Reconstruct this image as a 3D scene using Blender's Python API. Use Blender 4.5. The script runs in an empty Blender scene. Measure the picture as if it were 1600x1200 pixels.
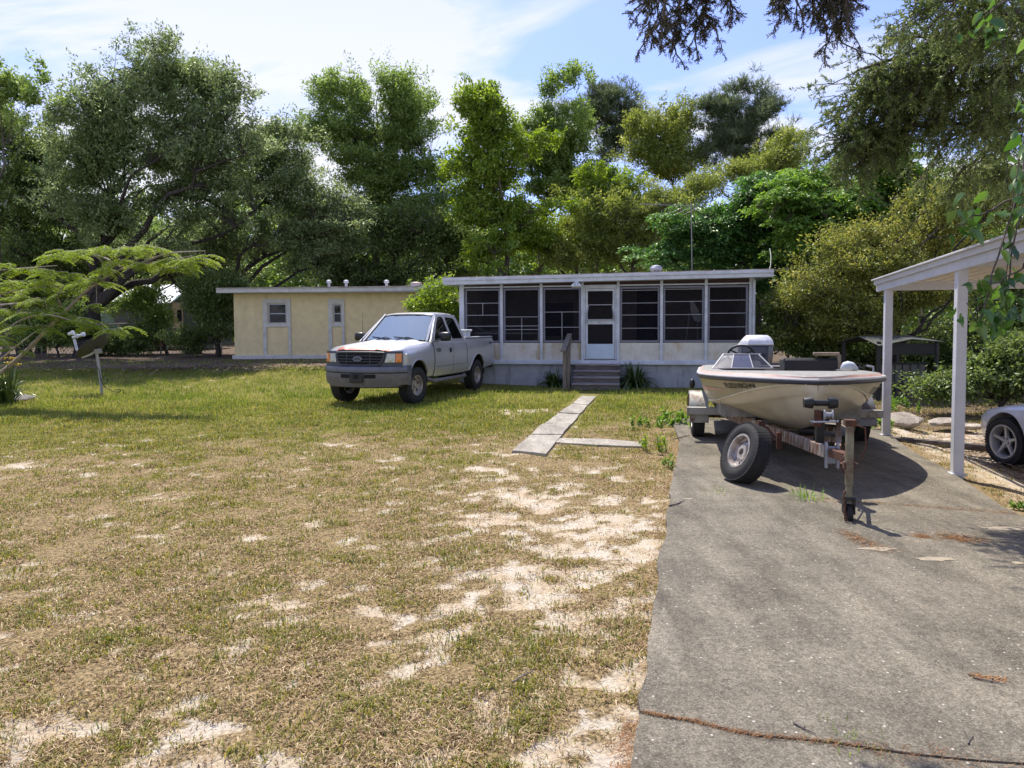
import bpy, bmesh, math, random
import numpy as np
from mathutils import Vector, Matrix
from mathutils.geometry import tessellate_polygon
R = math.radians
S = bpy.context.scene
C = S.collection
random.seed(7); RNG = np.random.default_rng(7)
# ---------------------------------------------------------------- camera
CAMH = 1.6; FPX = 1100.0; CV = 562.0; PITCH = math.atan((CV-512.0)/FPX); ROLL = R(0.3)
cd = bpy.data.cameras.new('camera'); cam = bpy.data.objects.new('camera', cd); C.objects.link(cam)
cd.sensor_width = 36; cd.lens = FPX/1600*36; cd.shift_y = (CV-600)/1600.0
cd.clip_start = 0.05; cd.clip_end = 2000
cam.location = (0, 0, CAMH)
CR = Matrix.Rotation(R(90)-PITCH, 3, 'X') @ Matrix.Rotation(-ROLL, 3, 'Z')
cam.rotation_euler = CR.to_euler()
S.camera = cam
def ray(u, v):
    return CR @ Vector(((u-800)/FPX, (CV-v)/FPX, -1.0))
def P(u, v, Y):          # measured photo point at a depth Y -> world point
    d = ray(u, v); t = Y/d.y
    return Vector((d.x*t, Y, CAMH+d.z*t))
def G(u, v, z=0.0):      # measured photo point on the level z -> world point
    d = ray(u, v); t = (z-CAMH)/d.z
    return Vector((d.x*t, d.y*t, z))
# ---------------------------------------------------------------- sun and sky
SUNV = Vector((-0.16, 0.56, 1.0)).normalized()       # towards the sun
sl = bpy.data.lights.new('sun', 'SUN'); sl.energy = 4.6; sl.angle = R(0.55); sl.color = (1.0, 0.94, 0.81)
so = bpy.data.objects.new('sun', sl); C.objects.link(so); so.location = (0, 0, 30)
so.rotation_euler = (-SUNV).to_track_quat('-Z', 'Y').to_euler()
W = bpy.data.worlds.new('World'); S.world = W; W.use_nodes = True
nt = W.node_tree; nt.nodes.clear()
def N(nt, t, **k):
    n = nt.nodes.new(t)
    for a, b in k.items():
        if a.startswith('_'): setattr(n, a[1:], b)
        else: n.inputs[a.replace('__', ' ')].default_value = b
    return n
wo = nt.nodes.new('ShaderNodeOutputWorld'); bg = nt.nodes.new('ShaderNodeBackground')
sk = nt.nodes.new('ShaderNodeTexSky'); sk.sky_type = 'NISHITA'; sk.sun_disc = False
sk.sun_elevation = math.asin(SUNV.z); sk.sun_rotation = math.atan2(SUNV.x, SUNV.y)
sk.altitude = 10; sk.air_density = 1.0; sk.dust_density = 1.2; sk.ozone_density = 1.4
tc = nt.nodes.new('ShaderNodeTexCoord'); sp = nt.nodes.new('ShaderNodeSeparateXYZ')
nt.links.new(tc.outputs['Generated'], sp.inputs[0])
def wmath(op, a, b=None):
    m = nt.nodes.new('ShaderNodeMath'); m.operation = op
    for i, x in enumerate((a, b)):
        if x is None: continue
        if isinstance(x, (int, float)): m.inputs[i].default_value = x
        else: nt.links.new(x, m.inputs[i])
    return m.outputs[0]
zz = wmath('MAXIMUM', wmath('ADD', sp.outputs[2], 0.22), 0.06)
cb = nt.nodes.new('ShaderNodeCombineXYZ')
nt.links.new(wmath('DIVIDE', sp.outputs[0], zz), cb.inputs[0]); nt.links.new(wmath('DIVIDE', sp.outputs[1], zz), cb.inputs[1])
mp = nt.nodes.new('ShaderNodeMapping'); mp.inputs['Scale'].default_value = (0.7, 1.6, 1); mp.inputs['Rotation'].default_value = (0, 0, R(24)); mp.inputs['Location'].default_value = (0.6, 0.2, 0.3)
nt.links.new(cb.outputs[0], mp.inputs[0])
n1 = N(nt, 'ShaderNodeTexNoise', Scale=1.15, Detail=9.0, Roughness=0.58, Distortion=0.8)
nt.links.new(mp.outputs[0], n1.inputs[0])
cr = nt.nodes.new('ShaderNodeValToRGB'); cr.color_ramp.elements[0].position = 0.41; cr.color_ramp.elements[1].position = 0.57
nt.links.new(n1.outputs[0], cr.inputs[0])
hz = wmath('MULTIPLY', wmath('SUBTRACT', 0.30, sp.outputs[2]), 1.5)
cf = wmath('MINIMUM', wmath('MAXIMUM', wmath('ADD', wmath('MULTIPLY', cr.outputs[0], 0.9), hz), 0.12), 0.95)
mx = nt.nodes.new('ShaderNodeMixRGB'); mx.inputs[2].default_value = (6.4, 6.45, 6.9, 1)
nt.links.new(cf, mx.inputs[0])
hs = nt.nodes.new('ShaderNodeMixRGB'); hs.blend_type = 'MULTIPLY'; hs.inputs[0].default_value = 1; hs.inputs[2].default_value = (.88, 1.0, 1.6, 1)
nt.links.new(sk.outputs[0], hs.inputs[1]); nt.links.new(hs.outputs[0], mx.inputs[1])
nt.links.new(mx.outputs[0], bg.inputs[0]); bg.inputs[1].default_value = 0.105
nt.links.new(bg.outputs[0], wo.inputs[0])
S.view_settings.view_transform = 'Standard'; S.view_settings.look = 'None'
S.view_settings.exposure = 0.6; S.view_settings.gamma = 1.0
S.cycles.max_bounces = 6; S.cycles.diffuse_bounces = 4; S.cycles.glossy_bounces = 3; S.cycles.transmission_bounces = 4
S.cycles.transparent_max_bounces = 8; S.cycles.caustics_reflective = False; S.cycles.caustics_refractive = False
S.render.use_persistent_data = False
# ---------------------------------------------------------------- noise (numpy)
def vnoise(x, y, seed=0):
    xi = np.floor(x).astype(np.int64); yi = np.floor(y).astype(np.int64); xf = x-xi; yf = y-yi
    def h(a, b):
        n = (a*374761393 + b*668265263 + seed*974711) & 0x7fffffff
        n = ((n ^ (n >> 13))*1274126177) & 0x7fffffff
        return ((n ^ (n >> 16)) & 0xffff)/65535.0
    u = xf*xf*(3-2*xf); v = yf*yf*(3-2*yf)
    return (h(xi, yi)*(1-u)+h(xi+1, yi)*u)*(1-v)+(h(xi, yi+1)*(1-u)+h(xi+1, yi+1)*u)*v
def fbm(x, y, seed=0, o=4):
    s = 0; a = 0.5; t = 0
    for i in range(o):
        s = s+a*vnoise(x*2**i+17.3*i, y*2**i-9.1*i, seed+i); t += a; a *= 0.55
    return s/t
def sstep(a, b, x):
    t = np.clip((x-a)/(b-a), 0, 1); return t*t*(3-2*t)
# ---------------------------------------------------------------- materials
MATS = {}
def newmat(name):
    m = bpy.data.materials.new(name); m.use_nodes = True; m.node_tree.nodes.clear()
    o = m.node_tree.nodes.new('ShaderNodeOutputMaterial'); return m, m.node_tree, o
def mat(name, col, rough=0.6, metal=0.0, var=0.12, scale=6.0, bump=0.0, bscale=40.0, col2=None, lo=0.35, hi=0.65, coat=0.0, spec=0.5, stretch=None, detail=5.0):
    """principled material with a procedural colour variation in object space"""
    if name in MATS: return MATS[name]
    m, t, o = newmat(name); L = t.links.new
    p = N(t, 'ShaderNodeBsdfPrincipled', Roughness=rough, Metallic=metal); p.inputs['Specular IOR Level'].default_value = spec
    p.inputs['Coat Weight'].default_value = coat; p.inputs['Coat Roughness'].default_value = 0.08
    tc = t.nodes.new('ShaderNodeTexCoord'); src = tc.outputs['Object']
    if stretch:
        mp = t.nodes.new('ShaderNodeMapping'); mp.inputs['Scale'].default_value = stretch; L(src, mp.inputs[0]); src = mp.outputs[0]
    n = N(t, 'ShaderNodeTexNoise', Scale=scale, Detail=detail, Roughness=0.62); L(src, n.inputs['Vector'])
    r = t.nodes.new('ShaderNodeValToRGB'); r.color_ramp.elements[0].position = lo; r.color_ramp.elements[1].position = hi
    c2 = col2 if col2 else tuple(max(0, c*(1-var)) for c in col)
    r.color_ramp.elements[0].color = (*c2, 1); r.color_ramp.elements[1].color = (*col, 1)
    L(n.outputs[0], r.inputs[0]); L(r.outputs[0], p.inputs['Base Color'])
    if bump:
        n2 = N(t, 'ShaderNodeTexNoise', Scale=bscale, Detail=4.0, Roughness=0.6); L(src, n2.inputs['Vector'])
        b = N(t, 'ShaderNodeBump', Strength=bump, Distance=0.02); L(n2.outputs[0], b.inputs['Height']); L(b.outputs[0], p.inputs['Normal'])
    L(p.outputs[0], o.inputs[0]); MATS[name] = m; return m
def leafmat(name, c1, c2, c3, trans=0.38, gloss=0.06, rough=0.45):
    if name in MATS: return MATS[name]
    m, t, o = newmat(name); L = t.links.new
    a = t.nodes.new('ShaderNodeAttribute'); a.attribute_name = 'tint'
    r = t.nodes.new('ShaderNodeValToRGB'); r.color_ramp.elements[0].color = (*c1, 1); r.color_ramp.elements[1].color = (*c3, 1)
    e = r.color_ramp.elements.new(0.5); e.color = (*c2, 1); L(a.outputs['Fac'], r.inputs[0])
    d = t.nodes.new('ShaderNodeBsdfDiffuse'); tr = t.nodes.new('ShaderNodeBsdfTranslucent')
    hs = N(t, 'ShaderNodeHueSaturation', Hue=0.485, Saturation=1.1, Value=1.5); L(r.outputs[0], hs.inputs['Color'])
    L(r.outputs[0], d.inputs[0]); L(hs.outputs[0], tr.inputs[0])
    x = N(t, 'ShaderNodeMixShader', Fac=trans); L(d.outputs[0], x.inputs[1]); L(tr.outputs[0], x.inputs[2])
    g = N(t, 'ShaderNodeBsdfGlossy', Roughness=rough); g.inputs[0].default_value = (.9, .95, .8, 1)
    y = N(t, 'ShaderNodeMixShader', Fac=gloss); L(x.outputs[0], y.inputs[1]); L(g.outputs[0], y.inputs[2])
    L(y.outputs[0], o.inputs[0]); MATS[name] = m; return m
def glassmat(name, tint, refl=0.12, rough=0.02, trans=0.8, body=(.02, .02, .02), gcol=(1, 1, 1)):
    """thin pane: some light passes, some is taken by the tint, some is mirrored (more at grazing angles)"""
    if name in MATS: return MATS[name]
    m, t, o = newmat(name); L = t.links.new
    tr = t.nodes.new('ShaderNodeBsdfTransparent'); tr.inputs[0].default_value = (*tint, 1)
    d = t.nodes.new('ShaderNodeBsdfDiffuse'); d.inputs[0].default_value = (*body, 1)
    a = N(t, 'ShaderNodeMixShader', Fac=trans); L(d.outputs[0], a.inputs[1]); L(tr.outputs[0], a.inputs[2])
    g = N(t, 'ShaderNodeBsdfGlossy', Roughness=rough); g.inputs[0].default_value = (*gcol, 1)
    lw = N(t, 'ShaderNodeLayerWeight', Blend=0.35)
    ma = t.nodes.new('ShaderNodeMath'); ma.operation = 'ADD'; ma.inputs[1].default_value = refl; ma.use_clamp = True
    mm = t.nodes.new('ShaderNodeMath'); mm.operation = 'MULTIPLY'; mm.inputs[1].default_value = 0.8
    L(lw.outputs['Fresnel'], mm.inputs[0]); L(mm.outputs[0], ma.inputs[0])
    x = t.nodes.new('ShaderNodeMixShader'); L(ma.outputs[0], x.inputs[0]); L(a.outputs[0], x.inputs[1]); L(g.outputs[0], x.inputs[2])
    L(x.outputs[0], o.inputs[0]); MATS[name] = m; return m
# ---------------------------------------------------------------- objects
def tag(o, label=None, cat=None, group=None, kind=None):
    if label: o['label'] = label
    if cat: o['category'] = cat
    if group: o['group'] = group
    if kind: o['kind'] = kind
    return o
def thing(name, label, cat, loc=(0, 0, 0), rz=0.0, group=None):
    o = bpy.data.objects.new(name, None); C.objects.link(o); o.empty_display_size = 0.2
    o.location = loc; o.rotation_euler = (0, 0, rz); return tag(o, label, cat, group)
def copy_tree(o, parent=None):
    c = o.copy(); C.objects.link(c); c.parent = parent
    for ch in o.children: copy_tree(ch, c)
    return c
def setsharp(me, ang=35):
    bm = bmesh.new(); bm.from_mesh(me); ca = R(ang)
    for f in bm.faces: f.smooth = True
    for e in bm.edges:
        e.smooth = len(e.link_faces) == 2 and e.calc_face_angle(0) < ca
    bm.to_mesh(me); bm.free()
class MB:
    def __init__(s): s.v = []; s.f = []; s.m = []; s.mi = 0
    def add(s, V, F):
        k = len(s.v); s.v += [tuple(x) for x in V]; s.f += [tuple(i+k for i in f) for f in F]; s.m += [s.mi]*len(F); return s
    def box(s, c, d, rot=None):
        x, y, z = d[0]/2, d[1]/2, d[2]/2
        V = [Vector((a*x, b*y, e*z)) for e in (-1, 1) for b in (-1, 1) for a in (-1, 1)]
        if rot is not None: V = [rot @ v for v in V]
        V = [v+Vector(c) for v in V]
        return s.add(V, [(0, 2, 3, 1), (4, 5, 7, 6), (0, 1, 5, 4), (2, 6, 7, 3), (0, 4, 6, 2), (1, 3, 7, 5)])
    def bar(s, a, b, w, h, up=(0, 0, 1)):
        a = Vector(a); b = Vector(b); d = (b-a); L = d.length; d.normalize(); sd = d.cross(Vector(up))
        if sd.length < 1e-4: sd = d.cross(Vector((1, 0, 0)))
        sd.normalize(); u2 = sd.cross(d)
        m = Matrix((d, sd, u2)).transposed()
        return s.box((a+b)/2, (L, w, h), m)
    def tube(s, pts, r, n=8, caps=True):
        pts = [Vector(p) for p in pts]; k = len(pts); rr = r if isinstance(r, (list, tuple)) else [r]*k
        V = []; up = Vector((0, 0, 1)); prev = None
        for i, p in enumerate(pts):
            d = (pts[min(i+1, k-1)]-pts[max(i-1, 0)]).normalized()
            if prev is None:
                a = d.cross(up)
                if a.length < 0.05: a = d.cross(Vector((1, 0, 0)))
            else:
                a = prev - d*prev.dot(d)
            a.normalize(); b = d.cross(a); prev = a
            for j in range(n):
                t = 2*math.pi*j/n; V.append(p+(a*math.cos(t)+b*math.sin(t))*rr[i])
        F = [(i*n+j, i*n+(j+1) % n, (i+1)*n+(j+1) % n, (i+1)*n+j) for i in range(k-1) for j in range(n)]
        if caps: F += [tuple(range(n-1, -1, -1)), tuple((k-1)*n+j for j in range(n))]
        return s.add(V, F)
    def lathe(s, prof, n=24, o=(0, 0, 0), ax=(0, 0, 1), closed=False):
        ax = Vector(ax).normalized(); a = ax.cross(Vector((0, 0, 1)))
        if a.length < .05: a = Vector((1, 0, 0))
        a.normalize(); b = ax.cross(a); o = Vector(o); V = []
        for (r, h) in prof:
            for j in range(n):
                t = 2*math.pi*j/n; V.append(o+ax*h+(a*math.cos(t)+b*math.sin(t))*r)
        k = len(prof); F = [(i*n+j, i*n+(j+1) % n, ((i+1) % k)*n+(j+1) % n, ((i+1) % k)*n+j) for i in range(k if closed else k-1) for j in range(n)]
        if not closed: F += [tuple(range(n-1, -1, -1)), tuple((k-1)*n+j for j in range(n))]
        return s.add(V, F)
    def loft(s, rings, closed=True, caps=True):
        n = len(rings[0]); V = [p for r in rings for p in r]; k = len(rings); F = []
        for i in range(k-1):
            for j in range(n if closed else n-1):
                F.append((i*n+j, i*n+(j+1) % n, (i+1)*n+(j+1) % n, (i+1)*n+j))
        if caps and closed: F += [tuple(range(n-1, -1, -1)), tuple((k-1)*n+j for j in range(n))]
        return s.add(V, F)
    def ell(s, c, r, n=12, m=8):
        c = Vector(c); V = []
        for i in range(m+1):
            ph = math.pi*i/m-math.pi/2
            for j in range(n):
                t = 2*math.pi*j/n; V.append((c.x+r[0]*math.cos(ph)*math.cos(t), c.y+r[1]*math.cos(ph)*math.sin(t), c.z+r[2]*math.sin(ph)))
        return s.add(V, [(i*n+j, i*n+(j+1) % n, (i+1)*n+(j+1) % n, (i+1)*n+j) for i in range(m) for j in range(n)])
    def plate(s, outer, holes, fn, th):
        """flat outline with holes; fn(a, b, depth) -> 3D point; th thickness"""
        loops = [[Vector((a, b, 0)) for a, b in l] for l in [outer]+list(holes)]
        flat = [p for l in loops for p in l]; T = tessellate_polygon(loops); n = len(flat)
        V = [fn(p.x, p.y, 0) for p in flat]+[fn(p.x, p.y, th) for p in flat]
        F = [tuple(t) for t in T]+[tuple(i+n for i in reversed(t)) for t in T]
        k = 0
        for l in loops:
            m = len(l)
            for i in range(m): a = k+i; b = k+(i+1) % m; F.append((a, b, b+n, a+n))
            k += m
        return s.add(V, F)
    def grid(s, fn, us, vs):
        V = [fn(u, v) for v in vs for u in us]; n = len(us)
        return s.add(V, [(i*n+j, i*n+j+1, (i+1)*n+j+1, (i+1)*n+j) for i in range(len(vs)-1) for j in range(n-1)])
    def build(s, name, ms, parent=None, smooth=True, bevel=0.0, seg=2, ang=35):
        me = bpy.data.meshes.new(name); me.from_pydata(s.v, [], s.f)
        ms = ms if isinstance(ms, (list, tuple)) else [ms]
        for m in ms: me.materials.append(m)
        if len(ms) > 1: me.polygons.foreach_set('material_index', s.m)
        bm = bmesh.new(); bm.from_mesh(me); bmesh.ops.recalc_face_normals(bm, faces=bm.faces); bm.to_mesh(me); bm.free()
        if smooth: setsharp(me, ang)
        o = bpy.data.objects.new(name, me); C.objects.link(o); o.parent = parent
        if bevel:
            b = o.modifiers.new('bevel', 'BEVEL'); b.width = bevel; b.segments = seg; b.limit_method = 'ANGLE'; b.angle_limit = R(40)
        return o
def npmesh(name, V, F, m, parent=None, tint=None, smooth=False):
    """fast mesh from arrays; F is (K,4) or (K,3)"""
    me = bpy.data.meshes.new(name); V = np.asarray(V, dtype=np.float32); F = np.asarray(F, dtype=np.int32); k = F.shape[1]
    me.vertices.add(len(V)); me.vertices.foreach_set('co', V.ravel())
    me.loops.add(F.size); me.loops.foreach_set('vertex_index', F.ravel())
    me.polygons.add(len(F)); me.polygons.foreach_set('loop_start', np.arange(0, F.size, k, dtype=np.int32))
    if smooth: me.polygons.foreach_set('use_smooth', np.ones(len(F), dtype=bool))
    me.update(calc_edges=True); me.materials.append(m)
    if tint is not None:
        a = me.attributes.new('tint', 'FLOAT', 'FACE'); a.data.foreach_set('value', np.asarray(tint, dtype=np.float32))
    o = bpy.data.objects.new(name, me); C.objects.link(o); o.parent = parent; return o
def boolean(o, cutters):
    for c in cutters:
        m = o.modifiers.new('cut', 'BOOLEAN'); m.operation = 'DIFFERENCE'; m.object = c; m.solver = 'EXACT'
    bpy.context.view_layer.update()
    dg = bpy.context.evaluated_depsgraph_get(); me = bpy.data.meshes.new_from_object(o.evaluated_get(dg))
    o.modifiers.clear(); old = o.data; o.data = me; bpy.data.meshes.remove(old)
    for c in cutters:
        d = c.data; bpy.data.objects.remove(c); bpy.data.meshes.remove(d)
    setsharp(o.data, 35)
def textmesh(txt, size, fn, th=0.002, m=None, name='lettering', parent=None, shear=0, bold=0.0):
    """text laid on a surface: fn(a, b, depth) -> 3D point"""
    cu = bpy.data.curves.new('t', 'FONT'); cu.body = txt; cu.size = size; cu.shear = shear; cu.offset = bold; cu.extrude = 0
    cu.resolution_u = 2; to = bpy.data.objects.new('t', cu); C.objects.link(to)
    bpy.context.view_layer.update(); dg = bpy.context.evaluated_depsgraph_get()
    me = bpy.data.meshes.new_from_object(to.evaluated_get(dg))
    V = [fn(v.co.x, v.co.y, th) for v in me.vertices]; F = [tuple(p.vertices) for p in me.polygons]
    bpy.data.objects.remove(to); bpy.data.curves.remove(cu); bpy.data.meshes.remove(me)
    b = MB(); b.add(V, F); return b.build(name, m, parent, smooth=False)
# ---------------------------------------------------------------- common materials
m_white = mat('white_paint', (.66, .68, .72), .55, var=.12, scale=3, bump=.05)
m_trim = mat('aged_white_trim', (.60, .64, .72), .6, var=.25, scale=4, bump=.08)
m_alum = mat('grey_aluminium', (.36, .38, .44), .45, .5, var=.2, scale=8)
m_black = mat('black_plastic', (.014, .014, .016), .45, var=.3)
m_rubber = mat('tyre_rubber', (.02, .02, .021), .8, var=.35, scale=20, bump=.15)
m_dark = mat('black_and_shade', (.008, .008, .009), .9)  # near black, for dark parts and flat patches painting shade in openings
m_rust = mat('rusty_steel', (.13, .045, .022), .85, var=.6, scale=14, bump=.4, bscale=80, col2=(.05, .025, .018))
m_galv = mat('dirty_galvanised_steel', (.34, .34, .31), .6, .35, scale=7, col2=(.16, .09, .06), lo=.32, hi=.52, bump=.1)
m_galvr = mat('rust_streaked_steel', (.36, .33, .28), .7, .2, scale=9, col2=(.15, .06, .03), lo=.42, hi=.6, bump=.2, stretch=(3, 3, .6))
m_wood = mat('weathered_grey_wood', (.20, .175, .16), .9, scale=5, col2=(.07, .055, .05), bump=.4, bscale=30, stretch=(.4, 6, 6))
m_woodv = mat('weathered_post_wood', (.30, .26, .22), .9, scale=6, col2=(.10, .08, .065), bump=.4, bscale=30, stretch=(6, 6, .5))
m_bark = mat('bark', (.13, .105, .085), .95, scale=9, col2=(.045, .037, .03), bump=.8, bscale=14, stretch=(2, 2, .5))
m_barkd = mat('dark_bark', (.06, .05, .045), .95, scale=9, col2=(.022, .019, .017), bump=.8, bscale=14, stretch=(2, 2, .5))
# ================================================================ THE GROUND
def gz(x, y):
    x = np.asarray(x, float); y = np.asarray(y, float)
    rise = 0.47*sstep(17, 25, y)*(1-sstep(-2.5, 2.0, x))
    rise = rise+0.12*sstep(19, 30, y)
    drop = -0.15*sstep(5.2, 6.0, x-0.25*(y-8))*sstep(6.3, 7.5, y)*(1-sstep(12, 16, y))
    return rise+drop
DL0 = Vector((0.47, 2.5)); DL1 = Vector((2.42, 10.6))            # left edge of the drive
def drive_left(y): return 0.47+(y-2.5)*0.2445-0.10*np.sin(y*0.9)*0.35
def masks(x, y):
    n1 = fbm(x*.6+3, y*.5, 1); n2 = fbm(x*3.6, y*5.0, 5, 4); n3 = fbm(x*8, y*9, 9, 3)
    st = fbm((x*.85+y*.53)*1.7, (y*.85-x*.53)*5.0, 15, 4)             # worn streaks running away to the right
    worn = np.exp(-(((x-.35)/.95)**2+((y-5.7)/1.7)**2))*.17
    near = (1-sstep(2.7, 6.0, y))*.05
    s = n2*.42+st*.38+n1*.2+(n3-.5)*.75+worn+near-sstep(7.5, 12, y)*.16
    s = s+np.exp(-(((x-.3)/1.0)**2+((y-13.6)/.45)**2))*.40+np.exp(-(((x+1.6)/1.2)**2+((y-9.6)/.5)**2))*.16
    s = s-np.exp(-(((x+3.2)/2.4)**2+((y-6)/2.5)**2))*.06
    sand = sstep(.48, .78, s)*.88
    g = sstep(5.0, 15.0, y+(n1-.5)*7-np.clip(x+1, 0, 5)*1.0)*.72+(n2-.5)*1.2+(n3-.5)*.9+.27
    green = np.clip(g, 0, 1)*(1-sand)
    right = sstep(4.2, 5.0, x-.25*(y-6))                           # bare sandy strip beyond the drive
    sand = np.maximum(sand, right*sstep(.30, .62, n2+.25*n1)*(1-sstep(10.8, 12.5, y)))
    green = green*(1-right*(1-sstep(10.5, 12, y))*.8)
    lit = .85*sstep(21.2, 23.5, y+(n1-.5)*4)*(1-sstep(-1, 1, x))        # leaf litter under the back trees
    lit = np.maximum(lit, sstep(14.2, 17, y)*sstep(5.8, 7, x))
    lit = np.maximum(lit, right*.6*(1-sand))
    green = green*(1-lit*.75)
    return sand, green, lit
def ground_mat():
    m, t, o = newmat('lawn_soil'); L = t.links.new
    a = [t.nodes.new('ShaderNodeAttribute') for _ in range(3)]
    for n, k in zip(a, ('sand', 'green', 'litter')): n.attribute_name = k
    tc = t.nodes.new('ShaderNodeTexCoord')
    def noise(s, d=6, r=.65):
        n = N(t, 'ShaderNodeTexNoise', Scale=s, Detail=float(d), Roughness=r); L(tc.outputs['Object'], n.inputs['Vector']); return n.outputs[0]
    def ramp(src, c1, c2, lo, hi):
        r = t.nodes.new('ShaderNodeValToRGB'); r.color_ramp.elements[0].position = lo; r.color_ramp.elements[1].position = hi
        r.color_ramp.elements[0].color = (*c1, 1); r.color_ramp.elements[1].color = (*c2, 1); L(src, r.inputs[0]); return r.outputs[0]
    def mixc(f, x, y):
        k = t.nodes.new('ShaderNodeMixRGB'); L(f, k.inputs[0]); L(x, k.inputs[1]); L(y, k.inputs[2]); return k.outputs[0]
    fine = noise(55, 5, .75); mid = noise(11, 6)
    thatch_and_shade = mixc(mid, ramp(fine, (.045, .03, .014), (.36, .26, .12), .38, .62), ramp(fine, (.06, .04, .022), (.50, .37, .20), .38, .62))  # straw colours; the dark specks paint the shade between blades
    grn = ramp(fine, (.07, .07, .016), (.28, .25, .06), .35, .68)
    sandc = mixc(ramp(noise(4, 3), (0, 0, 0), (1, 1, 1), .4, .6), ramp(fine, (.28, .21, .13), (.58, .47, .33), .3, .6), ramp(fine, (.34, .29, .22), (.64, .57, .47), .3, .6))
    litc = ramp(noise(28, 6, .8), (.035, .024, .016), (.26, .19, .14), .4, .66)
    def sharpen(x, amt):
        s = t.nodes.new('ShaderNodeMath'); s.operation = 'MULTIPLY_ADD'; s.inputs[1].default_value = amt; s.inputs[2].default_value = -amt*.5; L(noise(44, 9, .9), s.inputs[0])
        d = t.nodes.new('ShaderNodeMath'); d.operation = 'ADD'; d.use_clamp = True; L(x, d.inputs[0]); L(s.outputs[0], d.inputs[1])
        q = ramp(d.outputs[0], (0, 0, 0), (1, 1, 1), .36, .64); return q
    c = mixc(sharpen(a[1].outputs['Fac'], 1.2), thatch_and_shade, grn)
    c = mixc(sharpen(a[2].outputs['Fac'], .9), c, litc)
    c = mixc(sharpen(a[0].outputs['Fac'], 3.2), c, sandc)
    p = N(t, 'ShaderNodeBsdfPrincipled', Roughness=.95); p.inputs['Specular IOR Level'].default_value = .15
    L(c, p.inputs['Base Color'])
    b = N(t, 'ShaderNodeBump', Strength=.7, Distance=.03); L(noise(38, 6, .75), b.inputs['Height']); L(b.outputs[0], p.inputs['Normal'])
    L(p.outputs[0], o.inputs[0]); return m
def build_ground():
    ys = [-6.0, -2, 0, 1.2]; y = 1.9
    while y < 26: ys.append(y); y *= 1.0115
    while y < 400: ys.append(y); y *= 1.09
    ys = np.array(ys); tn = np.linspace(-1, 1, 361); tn = np.sign(tn)*np.abs(tn)**1.25
    hw = np.maximum(ys*1.25+3, 14)
    X = tn[None, :]*hw[:, None]; Y = np.repeat(ys[:, None], X.shape[1], 1)
    s, g, l = masks(X, Y)
    Z = gz(X, Y)+(fbm(X*2.2, Y*2.2, 31, 3)-.5)*.035*(1-sstep(15, 24, Y))+(fbm(X*9, Y*9, 41, 2)-.5)*.016*(1-sstep(6, 12, Y))-s*.012-.012
    nx = X.shape[1]; ny = X.shape[0]
    V = np.stack([X, Y, Z], -1).reshape(-1, 3)
    i = np.arange(ny-1)[:, None]*nx+np.arange(nx-1)[None, :]
    F = np.stack([i, i+1, i+nx+1, i+nx], -1).reshape(-1, 4)
    o = npmesh('ground', V, F, ground_mat(), smooth=True)
    for k, d in (('sand', s), ('green', g), ('litter', l)):
        at = o.data.attributes.new(k, 'FLOAT', 'POINT'); at.data.foreach_set('value', d.ravel().astype(np.float32))
    tag(o, kind='structure')
build_ground()
# ---------------------------------------------------------------- grass
m_grassg = leafmat('green_grass_blades', (.08, .115, .018), (.21, .23, .035), (.44, .38, .09), .35, .03)
m_grassd = leafmat('dry_grass_blades', (.11, .07, .035), (.36, .25, .13), (.66, .52, .33), .2, .02)
def blades(pos, h, w, tint, spread=.5, droop=.6):
    n = len(pos); ang = RNG.uniform(0, 2*np.pi, n); ln = RNG.uniform(.15, 1, n)*spread
    d = np.stack([np.cos(ang), np.sin(ang)], -1)
    sd = np.stack([-d[:, 1], d[:, 0], np.zeros(n)], -1)
    b = pos; m = pos.copy(); m[:, :2] += d*(ln*h*.35)[:, None]; m[:, 2] += h*.6
    e = pos.copy(); e[:, :2] += d*(ln*h*(1+droop*.5))[:, None]; e[:, 2] += h*(1-.5*droop*ln)
    w = w[:, None]
    V = np.stack([b-sd*w*.5, b+sd*w*.5, m+sd*w*.42, m-sd*w*.42, e+sd*w*.08, e-sd*w*.08], 1).reshape(-1, 3)
    k = np.arange(n)[:, None]*6
    F = np.concatenate([k+np.array([[0, 1, 2, 3]]), k+np.array([[3, 2, 4, 5]])], 0)
    return V, F, np.concatenate([tint, tint])
PATHS = []                                                        # footprints where no grass grows
def blocked(x, y):
    b = (x > drive_left(y)+.03) & (x < np.where(y < 6.1, 99, 5.52+(y-10.3)*.262)) & (y < 12.1)
    for (a, c, w) in PATHS:
        d = np.array(c)-np.array(a); L = np.hypot(*d); d = d/L
        t = (x-a[0])*d[0]+(y-a[1])*d[1]; q = np.abs((x-a[0])*-d[1]+(y-a[1])*d[0])
        b |= (t > 0) & (t < L) & (q < w)
    return b
PATHS += [((.28, 8.95), (1.98, 17.5), .25), ((.6, 10.1), (1.95, 9.68), .10)]
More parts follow.
